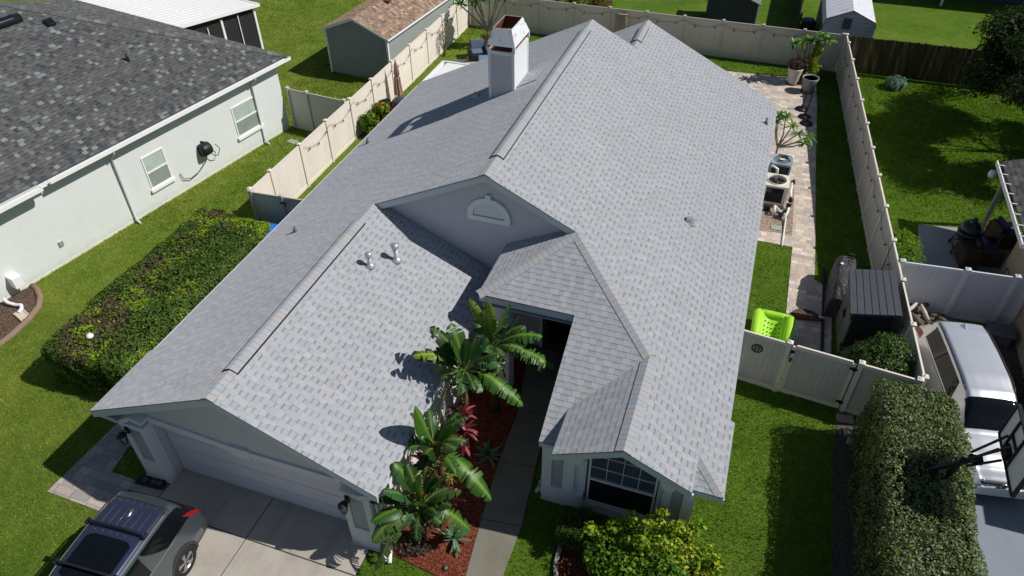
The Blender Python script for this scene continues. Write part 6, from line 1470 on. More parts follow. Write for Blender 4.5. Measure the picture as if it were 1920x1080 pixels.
def hedge(label, cx0, args, n, size, asp, colf, mat, core, cat='hedge', nm='hedge', extra=None):
    t = thing(nm, label, cat, (cx0[0], cx0[1], 0)); P3, D = box_shell(*args[:5], n, **args[5]); V, F, c = leaf_quads(P3, D, size, asp, colf(P3))
    fast_mesh('foliage', V, F, c, mat, t)
    x0, x1, y0, y1, h = args[:5]; b = MB(); b.obox(((x0 + x1) / 2, (y0 + y1) / 2, (h - core) / 2), (x1 - x0 - 2 * core, y1 - y0 - 2 * core, h - core)); b.build('twigs', M['twig'], t)
    return t
M['twig'] = P('dark_twigs', (.020, .022, .010), .95, var=.4, scale=15)
# left hedge: yellow-green new growth, dark green and brown die-back patches
def col_left(P3):
    n = len(P3); x, y = P3[:, 0], P3[:, 1]; base = palette([(.06, .115, .018), (.08, .15, .024), (.11, .19, .03), (.15, .20, .065)], (3, 4, 3, 1), n)
    brn = palette([(.17, .125, .08), (.13, .10, .065), (.15, .15, .055), (.10, .12, .04)], (3, 3, 3, 3), n); yel = palette([(.23, .34, .03), (.30, .40, .035), (.16, .26, .025)], (3, 2, 3), n)
    mid = np.exp(-((x + 3.1 + (y - 5) * -.04) / .75) ** 2)      # die-back runs along the middle of the top
    k = (vn2(x, y, 1.0, 2) * .5 + vn2(x, y, 3.2, 4) * .3 + .10 * rng.normal(0, 1, n) + mid * .42 > .70) & (P3[:, 2] > 1.1)
    ends = np.where((y < 3.0) & (x < -2.2), .20, 0) + np.where(y > 8.1, .24, 0) + np.where(x < -3.9, .10, 0)
    y_ = vn2(x + 3, y + 2, 1.5, 7) * .6 + vn2(x, y, 4.5, 8) * .35 + ends + .08 * rng.normal(0, 1, n) > .70
    o = base; o[k] = brn[k]; o[y_] = yel[y_]; return o
hedge('broad left hedge with brown and yellow green patches beside the sage house', (-2.9, 5.5), (-4.14, -1.2, 1.85, 9.2, 1.44, dict(rnd=.34, amp=.11, depth=.17, ns=1.2)), 48000, .085, .62, col_left, M['leaf'], .30)
def col_right(P3):
    n = len(P3); o = palette([(.068, .11, .026), (.10, .155, .038), (.15, .205, .06), (.18, .215, .10)], (4, 4, 3, 3), n); y_ = vn2(P3[:, 0] + 5, P3[:, 1], 1.4, 5) + .12 * rng.normal(0, 1, n) > .78; o[y_] = palette([(.10, .16, .02), (.13, .18, .03)], (1, 1), n)[y_]
    r_ = rng.random(n) < .03; o[r_] = (.16, .13, .07); return o
hedge('dark clipped right hedge between the strip of bare dirt and the blue grey drive', (18.3, 2.5), (17.3, 19.25, -2.2, 7.25, 2.22, dict(rnd=.30, amp=.09, depth=.15, ns=1.5)), 52000, .068, .55, col_right, M['leaf_hedge'], .22)
def col_box(P3): return palette([(.05, .095, .015), (.07, .125, .02), (.10, .16, .03)], (3, 3, 2), len(P3))
hedge('small clipped boxwood at the corner of the window mulch bed', (11.2, 1.9), (10.82, 11.62, 1.45, 2.3, .78, dict(rnd=.2, amp=.06, depth=.15, ns=2.5)), 6500, .045, .6, col_box, M['leaf'], .14, cat='shrub', nm='boxwood')
def bush(nm, label, cat, blobs, n, size, asp, pal, wts, mat=None, stem=None, loc=None, group=None, jitter=.9, trunk=None, yel=None):
    c0 = blobs[0][0]; t = thing(nm, label, cat, (c0[0], c0[1], 0), group)
    Ps, Ds, Cs = [], [], []
    tot = sum(b[1][0] * b[1][1] + b[1][1] * b[1][2] for b in blobs)
    for i, (c, r) in enumerate(blobs):
        k = int(n * (r[0] * r[1] + r[1] * r[2]) / tot); P3, D = ell_shell(c, r, k, seed=i); Ps.append(P3); Ds.append(D); sh = rng.uniform(.8, 1.2); wt = wts if yel is None else (np.array(wts) * (np.array(yel) if random.random() < .38 or r[0] < .3 else (2 - np.array(yel)).clip(.05))); Cs.append(np.clip(palette(pal, wt, len(P3)) * sh, 0, 1))
    P3, D, c = np.concatenate(Ps), np.concatenate(Ds), np.concatenate(Cs); V, F, c = leaf_quads(P3, D + np.array([0, 0, .3]), size, asp, c, jitter); fast_mesh('foliage', V, F, c, mat or M['leaf'], t)
    b = MB(); base = Vector((c0[0], c0[1], 0)) if stem is None else Vector(stem)
    for c, r in blobs[:9]:
        p = Vector(c); m_ = base.lerp(p, .5) + Vector((0, 0, .1)); b.tube([base + Vector((random.uniform(-.05, .05), random.uniform(-.05, .05), 0)), m_, p], [.035, .025, .012], 6)
    b.build('stems', M['bark'], t); return t
# bright yellow green shrub under the front window
YB = [((12.9 + dx, 1.35 + dy, z), (r, r * .9, r * .85)) for dx, dy, z, r in ((-.85, -.1, .62, .52), (-.35, .35, .85, .50), (.25, .45, .95, .50), (.80, .35, .85, .52), (1.15, -.1, .65, .50), (.45, -.25, .85, .60), (-.25, -.35, .75, .55), (-.75, .45, 1.12, .22), (.05, .75, 1.18, .25), (-.15, .15, 1.25, .20), (.75, .72, 1.22, .24), (1.2, .45, .95, .3), (-1.05, .3, .85, .22), (.4, -.8, .6, .5), (-.6, -.8, .5, .45), (1.1, -.75, .5, .5), (-.45, .55, 1.45, .16), (.15, .85, 1.5, .15), (-.1, .4, 1.55, .14), (.95, .8, 1.45, .14), (.5, .6, 1.5, .17), (-1.25, .15, 1.2, .15), (1.45, .2, 1.15, .2))]
bush('shrub', 'bright yellow green leafy shrub growing in front of the arched window', 'shrub', YB, 12500, .098, .55, [(.38, .46, .03), (.21, .34, .03), (.11, .22, .02), (.055, .125, .015), (.50, .52, .05)], (2, 4, 5, 4, 1), yel=(1.8, 1.2, .7, .4, 1.9))
bush('shrub', 'dark green bushy shrub behind the gate fence beside the black storage shed', 'shrub', [((17.75, 8.60, 1.25), (.75, .62, .80)), ((17.25, 8.75, 1.1), (.5, .45, .6)), ((18.15, 8.5, 1.0), (.45, .5, .7)), ((17.85, 8.95, 1.6), (.5, .4, .45)), ((17.5, 8.4, .7), (.6, .4, .6))], 9000, .085, .45, [(.035, .075, .012), (.05, .10, .015), (.08, .14, .02)], (4, 3, 2), M['leaf_gloss'])
bush('shrub', 'bright green rounded shrub behind the right fence beside the shaded patio', 'shrub', [((18.72, 15.1, .55), (.62, .85, .62)), ((18.9, 14.6, .5), (.55, .5, .5)), ((18.65, 15.6, .55), (.45, .45, .5))], 7000, .075, .6, [(.09, .19, .012), (.13, .24, .015), (.19, .27, .02), (.05, .11, .01)], (4, 4, 2, 2))
bush('cabbage_plant', 'pale blue green leafy plant alone on the lawn before the dark wood fence', 'plant', [((19.35, 29.35, .28), (.42, .38, .30)), ((19.6, 29.4, .25), (.25, .3, .25))], 420, .24, .75, [(.16, .27, .20), (.22, .33, .26), (.10, .20, .12)], (3, 2, 2), jitter=.7)
bush('shrub', 'brown leaved shrub hanging over the back fence at the top edge', 'shrub', [((3.6, 31.5, 1.9), (1.1, .6, .7)), ((2.5, 31.6, 1.8), (.7, .5, .6)), ((4.6, 31.4, 1.7), (.6, .5, .6))], 5000, .09, .5, [(.16, .06, .03), (.11, .05, .025), (.20, .09, .05), (.06, .07, .02)], (4, 3, 2, 2))
bush('potted_shrub', 'brown red leaved shrub growing in the tall cream pot', 'shrub', [((14.80, 28.40, 1.0), (.42, .36, .26)), ((15.15, 28.5, .95), (.22, .2, .15))], 1300, .08, .5, [(.10, .05, .035), (.07, .07, .03), (.16, .07, .05)], (3, 2, 2), stem=(14.8, 28.4, .72))
bush('shrub', 'yellow green vine climbing beside the plumeria behind the grey pot', 'shrub', [((15.62, 28.75, .55), (.38, .34, .42)), ((15.45, 28.7, 1.1), (.22, .2, .4)), ((15.6, 28.8, 1.6), (.26, .2, .35)), ((15.35, 28.6, .4), (.3, .25, .3))], 3000, .09, .55, [(.30, .34, .02), (.20, .28, .02), (.10, .18, .015)], (3, 3, 2))
# potted plants by the left fence
for (x, y, z, r, lab, pal) in ((-2.15, 17.55, .62, .42, 'broad leaved green potted plant nearest the front on the left fence strip', [(.12, .22, .02), (.20, .30, .03), (.07, .14, .015)]), (-2.0, 18.35, .75, .42, 'yellow green potted plant with orange flowers by the left fence', [(.18, .26, .02), (.10, .18, .015), (.55, .14, .05)]), (-1.72, 18.75, .55, .36, 'dark red leaved potted plant in front of the round topped barrel', [(.09, .018, .025), (.05, .05, .02), (.12, .03, .03)]), (-2.2, 19.15, .6, .30, 'dark narrow potted plant against the left fence, nearest the closed umbrella', [(.04, .055, .03), (.07, .05, .04)])):
    bush('potted_plant', lab, 'potted plant', [((x, y, z), (r, r, r * .9)), ((x + .15, y - .1, z + .2), (r * .6, r * .6, r * .6))], 900, .15, .6, pal, [3, 2, 1][:len(pal)], stem=(x, y, .3))
    t = thing('plant_pot', 'dark planter pot under the ' + lab.split(' ')[0] + ' ' + lab.split(' ')[1] + ' plant by the left fence', 'plant pot', (x, y, 0)); b = MB(); b.lathe([(.17, .0), (.24, .34), (.26, .36), (.22, .36), (.21, .30)], (x, y, 0), 20, cap=False); b.build('pot_body', P('dark_planter', (.05, .065, .06), .5), t); b = MB(); b.lathe([(.001, .30), (.21, .30)], (x, y, 0), 20); b.build('soil', M['soil'], t)
# ------------------------------------------------------------------ strap-leaf rosettes and plumeria
def straps(b_list, c, n, L, w, el0, el1, droop, cols, width_mid=.5, seg=7, dirs=None, twist=0, zfold=.15):
    V, F, Cc = b_list; c = np.array(c, float)
    for i in range(n):
        if dirs is not None: az, el = dirs[i]
        else: az = 2 * math.pi * (i * .381966 + random.uniform(-.04, .04)); el = random.uniform(el0, el1)
        l_ = L * random.uniform(.8, 1.15); d = np.array([math.cos(az) * math.cos(el), math.sin(az) * math.cos(el), math.sin(el)]); side = np.array([-math.sin(az), math.cos(az), 0]); up = np.cross(d, side); up = up if up[2] > 0 else -up
        col = np.array(cols[random.randrange(len(cols))]) * random.uniform(.8, 1.2); base = len(V)
        for k in range(seg + 1):
            s = k / seg; p = c + d * l_ * s + np.array([0, 0, -1]) * droop * l_ * s * s; ww = w * (math.sin(math.pi * (s * .86 + .10)) ** .75) * (1 if k < seg else .02)
            V.append(p + side * ww * .5 + up * ww * zfold); V.append(p); V.append(p - side * ww * .5 + up * ww * zfold)
            for q in range(3): Cc.append(col * (1.25 if q == 1 else 1.0))
        for k in range(seg):
            a = base + 3 * k; F.append((a, a + 3, a + 4, a + 1)); F.append((a + 1, a + 4, a + 5, a + 2))
def rosette(nm, label, cat, c, n, L, w, el0, el1, droop, cols, stem=None, group=None, mat=None, tiers=None, sm=None):
    t = thing(nm, label, cat, (c[0], c[1], 0), group); bl_ = ([], [], [])
    if tiers:
        for (cc, nn, ll, e0, e1) in tiers: straps(bl_, cc, nn, ll, w, e0, e1, droop, cols)
    else: straps(bl_, c, n, L, w, el0, el1, droop, cols)
    fast_mesh('leaves', np.array(bl_[0]), np.array(bl_[1]), np.clip(np.array(bl_[2]), 0, 1), mat or M['leaf_gloss'], t)
    b = MB(); s0 = stem or (c[0], c[1], 0)
    b.tube([s0, (c[0], c[1], c[2])], [.03, .02] if nm != 'agave' else [.06, .04], 7); b.build('stem', sm or M['bark'], t); return t
RED = [(.16, .022, .035), (.10, .012, .02), (.30, .07, .08), (.06, .012, .015)]; PNK = [(.34, .10, .12), (.20, .04, .055), (.42, .20, .18)]
rosette('cordyline', 'dark red cordyline below the tall banana leaf plant by the garage wall', 'plant', (7.85, 3.9, 1.0), 0, .5, .085, .1, 1.2, .35, RED, stem=(7.85, 3.9, 0), tiers=[((7.85, 3.45, 1.35), 18, .46, -.1, 1.2), ((7.98, 3.3, .95), 16, .42, -.3, .9), ((8.02, 3.1, .6), 12, .36, -.2, .8)])
rosette('cordyline', 'small red cordyline low in the dark mulch by the walkway', 'plant', (7.98, 3.15, .5), 14, .34, .075, 0, 1.2, .3, RED, stem=(7.98, 3.15, 0))
rosette('cordyline', 'pink red cordyline rising between the two nearest banana leaf plants', 'plant', (7.66, 1.75, 1.55), 20, .46, .10, 0, 1.3, .25, PNK, stem=(7.75, 1.75, 0))
rosette('cordyline', 'dusky pink cordyline half hidden right of the nearest banana leaf plant', 'plant', (8.30, 1.35, .9), 14, .42, .09, 0, 1.1, .3, PNK, stem=(8.25, 1.35, 0))
AG = [(.10, .20, .11), (.13, .24, .13), (.16, .27, .17)]
rosette('agave', 'grey green spiky agave in the sunlit red mulch', 'plant', (8.62, .92, .08), 26, .46, .075, .15, 1.3, .15, AG)
rosette('agave', 'spiky agave in the shaded mulch beside the dark walkway', 'plant', (8.55, 3.35, .08), 24, .42, .07, .15, 1.3, .15, AG)
YG = [(.28, .36, .03), (.20, .28, .03), (.38, .38, .05)]
rosette('bromeliad', 'yellow green strappy plant low beside the garage wall', 'plant', (8.0, 2.25, .55), 26, .34, .05, .2, 1.3, .3, YG)
def plumeria(label, base, tips, scale=1.0, dead=False, grp=None):
    t = thing('plumeria', label, 'tree', base, grp); b = MB(); base = Vector(base); hub = base + Vector((0, 0, .45 * scale))
    bl_ = ([], [], [])
    for p in tips:
        p = Vector(p); m_ = hub.lerp(p, .5) + Vector((random.uniform(-.08, .08), random.uniform(-.08, .08), -.05)); b.tube([base, hub, m_, p], [.045 * scale, .04 * scale, .028 * scale, .022 * scale], 7)
        straps(bl_, p, 17, .38 * scale, .085 * scale, -.15, 1.0, .35, [(.07, .16, .02), (.10, .21, .025), (.05, .12, .02), (.16, .25, .05)])
    b.build('branches', M['bark_grey'], t); fast_mesh('leaves', np.array(bl_[0]), np.array(bl_[1]), np.clip(np.array(bl_[2]), 0, 1), M['leaf_gloss'], t)
    return t, tips
pt, tp = plumeria('plumeria tree growing between the roof edge and the air conditioner', (14.50, 21.1, 0), [(14.2, 20.7, 1.7), (14.5, 20.9, 1.9), (14.8, 20.6, 1.7), (15.05, 20.3, 1.55), (15.35, 20.0, 1.35), (14.25, 21.2, 1.8), (15.45, 20.4, 1.45)], 1.0)
b = MB()
for c, r in (((14.95, 20.15, 1.85), .10), ((15.25, 20.2, 1.70), .09)):
    for k in range(9): q = Vector(c) + Vector((random.uniform(-r, r), random.uniform(-r, r), random.uniform(-.04, .06))); b.lathe([(.001, -.02), (.035, .0), (.02, .02), (.001, .022)], q, 7)
b.build('flowers', P('pale_pink_petals', (.62, .50, .56), .6, var=.1), pt)
plumeria('plumeria tree with bare grey trunk in the back right corner of the yard', (15.30, 29.1, 0), [(14.45, 28.6, 1.85), (14.85, 28.7, 1.95), (15.2, 28.8, 2.0), (15.6, 29.0, 2.2), (15.95, 28.9, 2.1), (15.05, 29.2, 1.9), (15.75, 29.3, 2.0)], 1.25)
plumeria('plumeria tree in front of the back left fence corner behind the chimney', (-.75, 28.4, 0), [(-1.9, 27.6, 2.2), (-1.5, 27.8, 2.5), (-1.0, 27.9, 2.5), (-.4, 27.8, 2.7), (.1, 28.0, 2.9), (.4, 28.2, 2.7), (-1.3, 28.3, 2.3), (-.2, 28.5, 2.8)], 1.5)
bush('shrub', 'low red brown shrub under the back left plumeria', 'shrub', [((-.55, 27.6, .45), (.4, .35, .45)), ((-.3, 27.2, .3), (.3, .3, .3))], 1200, .09, .5, [(.10, .04, .03), (.06, .07, .02), (.05, .03, .03)], (3, 2, 2))
bush('shrub', 'thin grey green sapling against the sunlit left fence at the back', 'shrub', [((-2.35, 26.2, .9), (.16, .35, .55)), ((-2.3, 26.5, 1.4), (.12, .2, .3))], 500, .08, .4, [(.14, .16, .10), (.10, .12, .06)], (1, 1))
# ------------------------------------------------------------------ giant bird-of-paradise (banana-like) clumps
def big_leaf(VFC, c, tip, w, split, tone, lift=.35, pet=.30, roll=0.0, cup=.22):
    w = w * 1.06; tone = tuple(q * .88 for q in tone); split = max(split, .12)
    V, F, Cc = VFC['lam']; c, tip = np.array(c, float), np.array(tip, float); h = tip - c; L = np.linalg.norm(h)
    ctrl = c + h * .5 + np.array([0, 0, lift * L]); ctrl += np.array([-h[0], -h[1], 0]) * .10
    Bz = lambda s: (1 - s) ** 2 * c + 2 * s * (1 - s) * ctrl + s * s * tip
    dB = lambda s: 2 * (1 - s) * (ctrl - c) + 2 * s * (tip - ctrl)
    VFC['pet'].append(([Bz(s) - np.array([0, 0, .012]) for s in np.linspace(0, .97, 12)], [.028 - .022 * k / 11 for k in range(12)]))
    nseg = 22; strips = []
    cut = set()
    if split > 0:
        for k in range(2, nseg - 1):
            if random.random() < split: cut.add(k)
    for side in (-1, 1):
        prev = None; dr = 0.0; lean = 0.0
        for k in range(nseg):
            if k in cut or k == 0: dr = random.uniform(0, .55) * (split > 0); lean = random.uniform(-.02, .05) * (split > 0); gap = .012 if k else 0
            else: gap = 0
            quad = []
            for j, kk in enumerate((k, k + 1)):
                s0 = kk / nseg; s = pet + (1 - pet) * s0; p = Bz(s); d = dB(s); d /= np.linalg.norm(d); hz = np.cross(d, [0, 0, 1.0]); hz /= (np.linalg.norm(hz) + 1e-9)
                up = np.cross(hz, d); hz = hz * math.cos(roll) + up * math.sin(roll); up = np.cross(hz, d); up = up if up[2] > 0 else -up
                ww = w * .5 * (math.sin(math.pi * min(1, s0 * .93 + .055)) ** .55) * (1 if s0 < .97 else .35); g = gap if j == 0 else 0
                row = []
                for m_ in (0, .33, .66, 1.0):
                    q = p + hz * side * ww * m_ + up * (cup * ww * m_ - (.9 * cup + dr * .8) * ww * m_ * m_) + d * (lean * m_ + (g * m_ * 2 - 0)) + np.array([0, 0, -1]) * dr * ww * m_ * m_
                    row.append(q)
                quad.append(row)
            bi = len(V)
            for j in range(2):
                for m_, q in enumerate(quad[j]): V.append(q); Cc.append(np.array(tone) * (1.9 if m_ == 0 else (1.0 if m_ < 3 else .92)) * (1 + .10 * ((k % 2) - .5)) + (np.array([.05, .05, 0]) if m_ == 0 else 0))
            for m_ in range(3): F.append((bi + m_, bi + 4 + m_, bi + 5 + m_, bi + 1 + m_))
def banana(label, crown, base, leaves_, extra_n=3, dead=8):
    t = thing('bird_of_paradise', label, 'plant', base, 'clumps of giant bird of paradise beside the garage'); VFC = {'lam': ([], [], []), 'pet': []}
    for (tip, w, sp, tone, kw) in leaves_: 
        one = {'lam': ([], [], []), 'pet': []}; big_leaf(one, crown, tip, w, sp, TN[tone], **kw)
        V, F, Cc = one['lam']; lf = fast_mesh('leaf', np.array(V), np.array(F), np.clip(np.array(Cc), 0, 1), M['leaf_gloss'], t, smooth=True)
        b = MB(); pts, rr = one['pet'][0]; b.tube(pts, rr, 6); b.build('petiole', M['petiole'], lf)
    for k in range(15):      # short filler and dead hanging leaves round the crown
        a = 6.283 * k / 9 + random.uniform(-.3, .3); dead_ = k >= 9; l_ = random.uniform(.5, .85) if not dead_ else random.uniform(.3, .5)
        tip = (crown[0] + l_ * math.cos(a), crown[1] + l_ * math.sin(a), crown[2] + (random.uniform(-.15, .65) if not dead_ else random.uniform(-.95, -.5)))
        one = {'lam': ([], [], []), 'pet': []}; big_leaf(one, crown, tip, random.uniform(.26, .36) if not dead_ else .16, .5, TN['x'] if dead_ else TN[random.choice('ddmb')], lift=.35 if not dead_ else .5)
        V, F, Cc = one['lam']; lf = fast_mesh('leaf', np.array(V), np.array(F), np.clip(np.array(Cc), 0, 1), M['leaf_gloss'], t, smooth=True)
        b = MB(); pts, rr = one['pet'][0]; b.tube(pts, rr, 5); b.build('petiole', M['fibre'] if dead_ else M['petiole'], lf)
    b = MB(); base = Vector(base); cr = Vector(crown)
    b.tube([base, base.lerp(cr, .5), cr - Vector((0, 0, .15))], [.12, .10, .07], 10)
    b.build('trunk', M['fibre'], t)
    b = MB()
    for k in range(dead):   # old sheaths and dry stalks hanging round the trunk
        a = random.uniform(0, 6.28); s = random.uniform(.25, .95); p = base.lerp(cr, s); l_ = random.uniform(.25, .55); b.tube([p, p + Vector((math.cos(a) * l_ * .5, math.sin(a) * l_ * .5, l_ * .35)), p + Vector((math.cos(a) * l_, math.sin(a) * l_, -l_ * .25))], [.028, .018, .008], 5)
    b.build('dry_stalks', M['fibre'], t)
    return t
M['petiole'] = P('petiole_green', (.16, .20, .05), .5, var=.2); M['fibre'] = P('trunk_fibre', (.13, .085, .04), .95, var=.4, scale=20, bump=.8)
TN = {'x': (.11, .075, .035), 'd': (.018, .055, .012), 'm': (.035, .10, .018), 'g': (.055, .145, .02), 'y': (.16, .24, .03), 'b': (.04, .11, .035), 's': (.09, .16, .035)}
banana('tallest banana leaf plant, closest to the garage wall and casting a shadow on the roof', (7.95, 3.60, 2.75), (7.62, 4.0, 0), [
    ((7.02, 2.97, 3.60), .32, .55, 'y', {}), ((7.20, 3.54, 4.0), .42, .2, 'd', {}), ((7.53, 3.92, 3.9), .44, .2, 'm', {}), ((7.75, 3.40, 3.95), .46, .1, 'm', dict(lift=.1)), ((8.36, 3.88, 3.85), .50, 0, 'b', dict(lift=.12)),
    ((8.71, 3.99, 3.25), .46, .1, 'd', {}), ((7.32, 3.24, 2.9), .28, .4, 'y', {}), ((9.46, 3.40, 2.35), .46, .65, 'g', dict(lift=.45)), ((7.60, 3.0, 3.0), .38, .3, 'd', dict(lift=.2)), ((8.55, 3.2, 2.7), .42, .5, 'm', {}), ((7.3, 3.3, 3.5), .40, .3, 'd', {}),
    ((8.1, 3.5, 4.0), .26, 0, 'b', dict(lift=.05, roll=.8)), ((7.35, 4.1, 3.4), .38, .2, 'd', {}), ((8.1, 2.8, 2.8), .36, .5, 'd', {}), ((8.2, 4.3, 3.4), .38, .1, 'd', {}), ((6.95, 3.2, 3.3), .34, .5, 'm', {})])
banana('banana leaf plant at the entry with long leaves reaching under the front roof', (8.36, 4.42, 2.85), (8.2, 4.9, 0), [
    ((7.68, 4.74, 4.0), .26, .3, 'y', dict(lift=.1, roll=.9)), ((8.14, 4.71, 4.1), .34, .1, 'y', dict(lift=.1, roll=.7)), ((8.73, 4.61, 4.25), .38, .05, 'b', dict(lift=.1, roll=.9)), ((8.95, 4.63, 3.9), .40, .1, 'b', dict(lift=.15, roll=.5)),
    ((9.52, 4.70, 3.4), .38, .6, 'g', {}), ((9.92, 4.55, 2.55), .46, .7, 'g', dict(lift=.4)), ((9.2, 4.3, 3.2), .36, .4, 's', {}), ((9.5, 4.9, 2.4), .40, .6, 'd', dict(lift=.3)), ((8.1, 4.1, 3.5), .38, .2, 'd', {}), ((9.0, 4.9, 3.4), .38, .3, 'd', {}),
    ((8.7, 3.9, 2.7), .38, .5, 'm', {}), ((7.9, 4.6, 3.5), .36, .2, 'm', {})])
banana('banana leaf plant in the middle with one broad upright leaf and a bright midrib', (7.85, 1.88, 1.9), (7.85, 2.2, 0), [
    ((7.70, 1.55, 3.70), .48, 0, 'g', dict(lift=.04, roll=.9, pet=.20)), ((7.98, 1.22, 2.6), .42, 0, 'd', dict(lift=.12, roll=.3)), ((8.40, 1.72, 3.2), .34, .1, 'm', dict(lift=.1, roll=.8, pet=.25)), ((9.39, 1.42, 1.3), .48, .65, 'g', dict(lift=.45)),
    ((8.65, 1.25, 2.2), .38, .6, 'm', dict(lift=.4)), ((8.5, 2.3, 2.0), .3, .6, 'd', {}), ((8.05, 2.35, 3.5), .20, .9, 's', dict(lift=.08, roll=.9)), ((8.3, 2.1, 2.3), .34, .5, 'd', {}), ((7.55, 1.3, 2.5), .34, .3, 'm', {}), ((8.6, 1.9, 2.5), .30, .7, 's', {})], dead=10)
banana('nearest banana leaf plant at the garage front corner with drooping frayed leaves', (7.99, .72, 1.35), (7.85, .80, 0), [
    ((7.43, .81, 2.6), .40, .15, 'm', {}), ((7.22, .0, 2.2), .38, .1, 'd', {}), ((7.50, .16, 2.5), .42, 0, 'b', dict(lift=.2)), ((8.1, .35, 2.0), .40, 0, 'd', dict(lift=.3)), ((8.62, 1.01, 2.6), .36, 0, 's', dict(lift=.08, roll=.7)), ((8.90, .88, 2.2), .38, 0, 's', dict(lift=.15, roll=.4)),
    ((8.09, .55, 2.6), .24, 0, 'g', dict(lift=.05, roll=.8)), ((7.34, -.38, 1.3), .44, .5, 's', dict(lift=.5)), ((7.39, -.55, .45), .26, .6, 's', dict(lift=.55)), ((9.08, .82, .85), .46, .85, 'g', dict(lift=.6)), ((8.3, 1.1, 2.3), .40, .2, 'd', {}), ((7.7, .9, 2.5), .38, .2, 'd', {}), ((8.6, .4, 1.5), .34, .5, 'm', {}), ((7.3, -.2, 1.8), .40, .1, 'm', dict(lift=.3))], dead=16)
bush('weeds', 'dry grey brown undergrowth at the foot of the nearest banana leaf plant', 'plant', [((7.72, .42, .12), (.42, .3, .16)), ((7.98, .5, .12), (.25, .25, .14))], 700, .11, .3, [(.14, .10, .07), (.08, .06, .045), (.20, .17, .14)], (2, 2, 1))
# ------------------------------------------------------------------ shade tree at the top right
tr = thing('shade_tree', 'big dark shade tree overhanging the back lawn at the right edge', 'tree', (26.2, 25.2, 0))
b = MB(); b.tube([(26.2, 25.2, 0), (26.1, 25.1, 1.6), (26.0, 25, 2.6)], [.34, .27, .24], 12); b.build('trunk', M['bark'], tr)
Ps, Ds = [], []; limbs = MB(); cl = []
for k in range(78):
    a = random.uniform(0, 6.28); r_ = random.uniform(.3, 1) ** .6; p = np.array([25.7 + 4.1 * r_ * math.cos(a), 24.9 + 3.7 * r_ * math.sin(a), 2.6 + 3.6 * random.random() * (1 - .5 * r_ ** 2) + .0]); cl.append(p)
cl += [np.array(q) for q in ((22.3, 24.6, 3.0), (22.8, 26.0, 3.2), (23.0, 23.2, 3.1), (22.0, 25.6, 3.5), (22.6, 27.0, 3.4), (23.6, 28.0, 3.2), (22.9, 24.0, 4.3), (22.5, 22.4, 3.5), (23.2, 21.6, 3.6), (23.6, 28.6, 4.2), (24.4, 29.2, 4.6), (25.2, 28.6, 5.2), (24.0, 27.2, 4.8), (25.6, 29.8, 5.4), (24.6, 27.8, 3.8), (24.6, 30.4, 3.4))]
for p in cl[::14]: limbs.tube([(26, 25, 2.5 + random.random() * .8), tuple((p + np.array([26, 25, 3.2])) / 2 + rng.normal(0, .15, 3)), tuple(p)], [.07, .04, .015], 6)
for p in cl:
    r_ = rng.uniform(.55, .95); P3, D = ell_shell(p, (r_ * 1.1, r_ * 1.1, r_ * .7), 900, amp=.3, depth=.7, seed=int(p[0] * 7)); Ps.append(P3); Ds.append(D)
P3, D = np.concatenate(Ps), np.concatenate(Ds); V, F, c = leaf_quads(P3, D + np.array([0, 0, .4]), .15, .5, palette([(.022, .04, .012), (.03, .055, .014), (.045, .07, .02)], (3, 3, 1), len(P3))); cr_ = fast_mesh('crown', V, F, c, M['leaf'], tr)
limbs.build('limbs', M['bark'], cr_)
# dark vines by the right-hand wall beside the silver car
bush('vines', 'dark tangled vines between the silver car and the beige wall', 'plant', [((21.75, 9.2, .6), (.5, 1.4, .6)), ((21.8, 7.6, .6), (.4, .9, .5))], 2600, .10, .3, [(.02, .03, .012), (.035, .045, .02)], (2, 1))
# ------------------------------------------------------------------ grass blades over the lawns (nobody could count them)
def inpoly(x, y, poly):
    r_ = np.zeros(len(x), bool); j = len(poly) - 1
    for i in range(len(poly)):
        xi, yi = poly[i]; xj, yj = poly[j]; c = ((yi > y) != (yj > y)) & (x < (xj - xi) * (y - yi) / (yj - yi + 1e-12) + xi); r_ ^= c; j = i
    return r_
COVER = [[(1.30, -14), (6.88, -14), (6.88, .63), (7.2, .05), (7.6, .1), (9.2, -.1), (9.27, -1.5), (9.27, -4.2), (10, -4.2), (10.0, -1.5), (9.98, .2), (9.98, 1.74), (9.8, 3.45), (10.2, 3), (10.2, 2.6), (13.66, 2.6), (13.66, 20.7), (.47, 20.7), (.47, .3), (1.3, .3)],
    [(-1.42, -1.10), (1.30, -1.14), (1.30, -0.14), (0.62, -0.13), (-0.32, -0.12), (-0.46, 0.62), (0.42, 1.9), (0.42, 2.6), (-0.9, 2.6), (-1.30, 1.1)],
    [(15.45, 9.5), (16.8, 9.6), (16.8, 13), (16.25, 13.4), (16.2, 16.3), (16.0, 26.2), (15.9, 29.1), (8, 28.6), (-1.2, 27.9), (-1.2, 18), (13.65, 18), (13.65, 15), (15.47, 15)],
    [(17, 7.6), (17.75, 7.7), (17.72, 3), (17.6, -2), (16.95, -2), (16.9, 6.3)], [(18.9, 6.6), (18.5, 12.8), (27, 12.6), (27, -12), (19.3, -12), (19.3, 0)], [(19.68, 17.76), (23.8, 18.5), (27, 18.6), (27, 12.9), (19.3, 12.95)],
    cb + [(-10, -.6), (-9.6, 2)], [(10.98, 1.72), (14.2, 2.55), (14.4, 1.4), (11.55, .62), (11.05, .85)], [NB(-ov_, y)[:2] for ov_, y in ((.33, -.4), (.33, -14), (14, -14), (14, -.4))],
    [(-7.3, 22.8), (-4.9, 22.6), (-4.3, 29.4), (-6.7, 29.6)], [(16.9, 9.7), (18.1, 9.7), (18.1, 13.8), (16.6, 13.8)]]
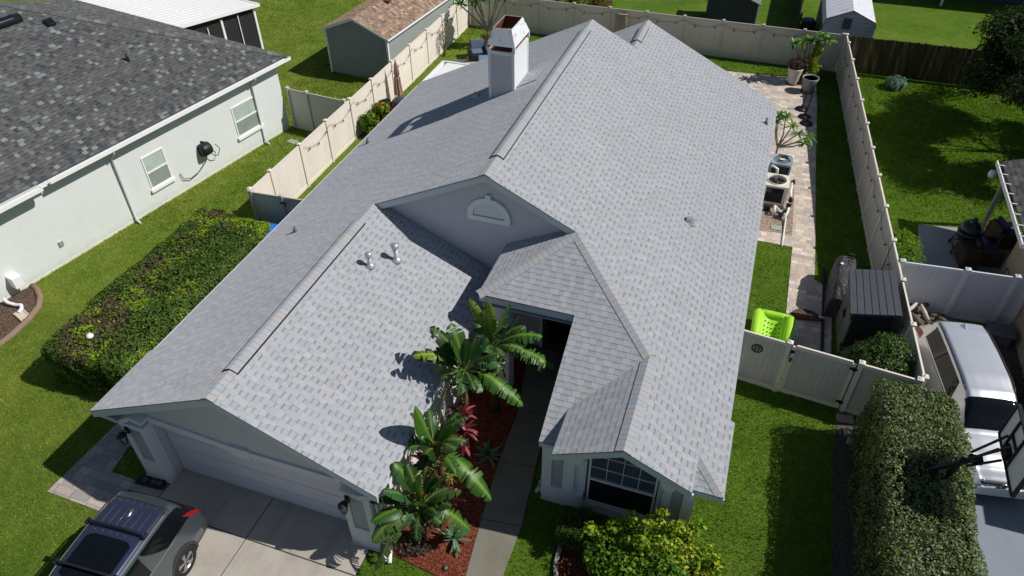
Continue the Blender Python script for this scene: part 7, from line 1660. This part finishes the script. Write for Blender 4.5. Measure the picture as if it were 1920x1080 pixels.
regs = [((-8.5, 1, -3.5, 10.5), 70000), ((-8, -2.5, 9, 27), 60000), ((9.9, 17.2, -1.5, 8.0), 60000), ((13.6, 18.4, 8.0, 30.4), 60000), ((5.8, 9.4, -2.0, .2), 9000), ((18.0, 25, 16.5, 30.4), 60000), ((-16, -2, 17, 33), 40000), ((-2.6, 16.8, 28, 30.4), 16000)]
Xs = []; 
for (x0, x1, y0, y1), n in regs:
    x = rng.uniform(x0, x1, n); y = rng.uniform(y0, y1, n); k = np.ones(n, bool)
    for pl_ in COVER: k &= ~inpoly(x, y, pl_)
    Xs.append(np.stack([x[k], y[k]], 1))
XY = np.concatenate(Xs); n = len(XY); far = np.clip((XY[:, 1] - 5) / 25, 0, 1)
hgt = rng.uniform(.022, .055, n) * (1 + .6 * vn2(XY[:, 0], XY[:, 1], 2.2, 3)); wd = (.010 + .012 * far) * rng.uniform(.7, 1.3, n); a = rng.uniform(0, 6.28, n); tl = rng.uniform(0, .04, n); b_ = rng.uniform(0, 6.28, n)
V = np.zeros((n, 3, 3)); V[:, :, :2] = XY[:, None, :]; V[:, 0, 0] += np.cos(a) * wd; V[:, 0, 1] += np.sin(a) * wd; V[:, 1, 0] -= np.cos(a) * wd; V[:, 1, 1] -= np.sin(a) * wd; V[:, 2, 0] += np.cos(b_) * tl; V[:, 2, 1] += np.sin(b_) * tl; V[:, 2, 2] = hgt
t1 = vn2(XY[:, 0], XY[:, 1], .5, 5) * .45 + vn2(XY[:, 0], XY[:, 1], 2.6, 6) * .45 + rng.random(n) * .3; left = 1 / (1 + np.exp((XY[:, 0] - 1) * .9)) * np.clip(vn2(XY[:, 0], XY[:, 1], .8, 14) * 1.7 - .1, .15, 1)
ca, cb2 = np.array([.068, .155, .016]), np.array([.18, .30, .035]); cy_ = np.array([.40, .41, .10]); c = ca + (cb2 - ca) * t1[:, None]; c = c * (1 - (.75 * left * t1)[:, None]) + cy_ * (.75 * left * t1)[:, None]; c *= rng.uniform(.75, 1.3, (n, 1)) * (.62 + .76 * vn2(XY[:, 0], XY[:, 1], 9.0, 12))[:, None]; st_ = rng.random(n) < (.04 + .30 * np.clip(vn2(XY[:, 0], XY[:, 1], 1.1, 11) - .68, 0, 1) * 3); c[st_] = np.array([.24, .21, .10])
g_ = fast_mesh('grass', V.reshape(-1, 3), np.arange(n * 3).reshape(n, 3), np.repeat(c, 3, axis=0), M['blade']); tag(g_, 'short green lawn grass around the houses', 'grass', kind='stuff')
# tidy helper properties
for o in bpy.data.objects:
    if '_world' in o: del o['_world']
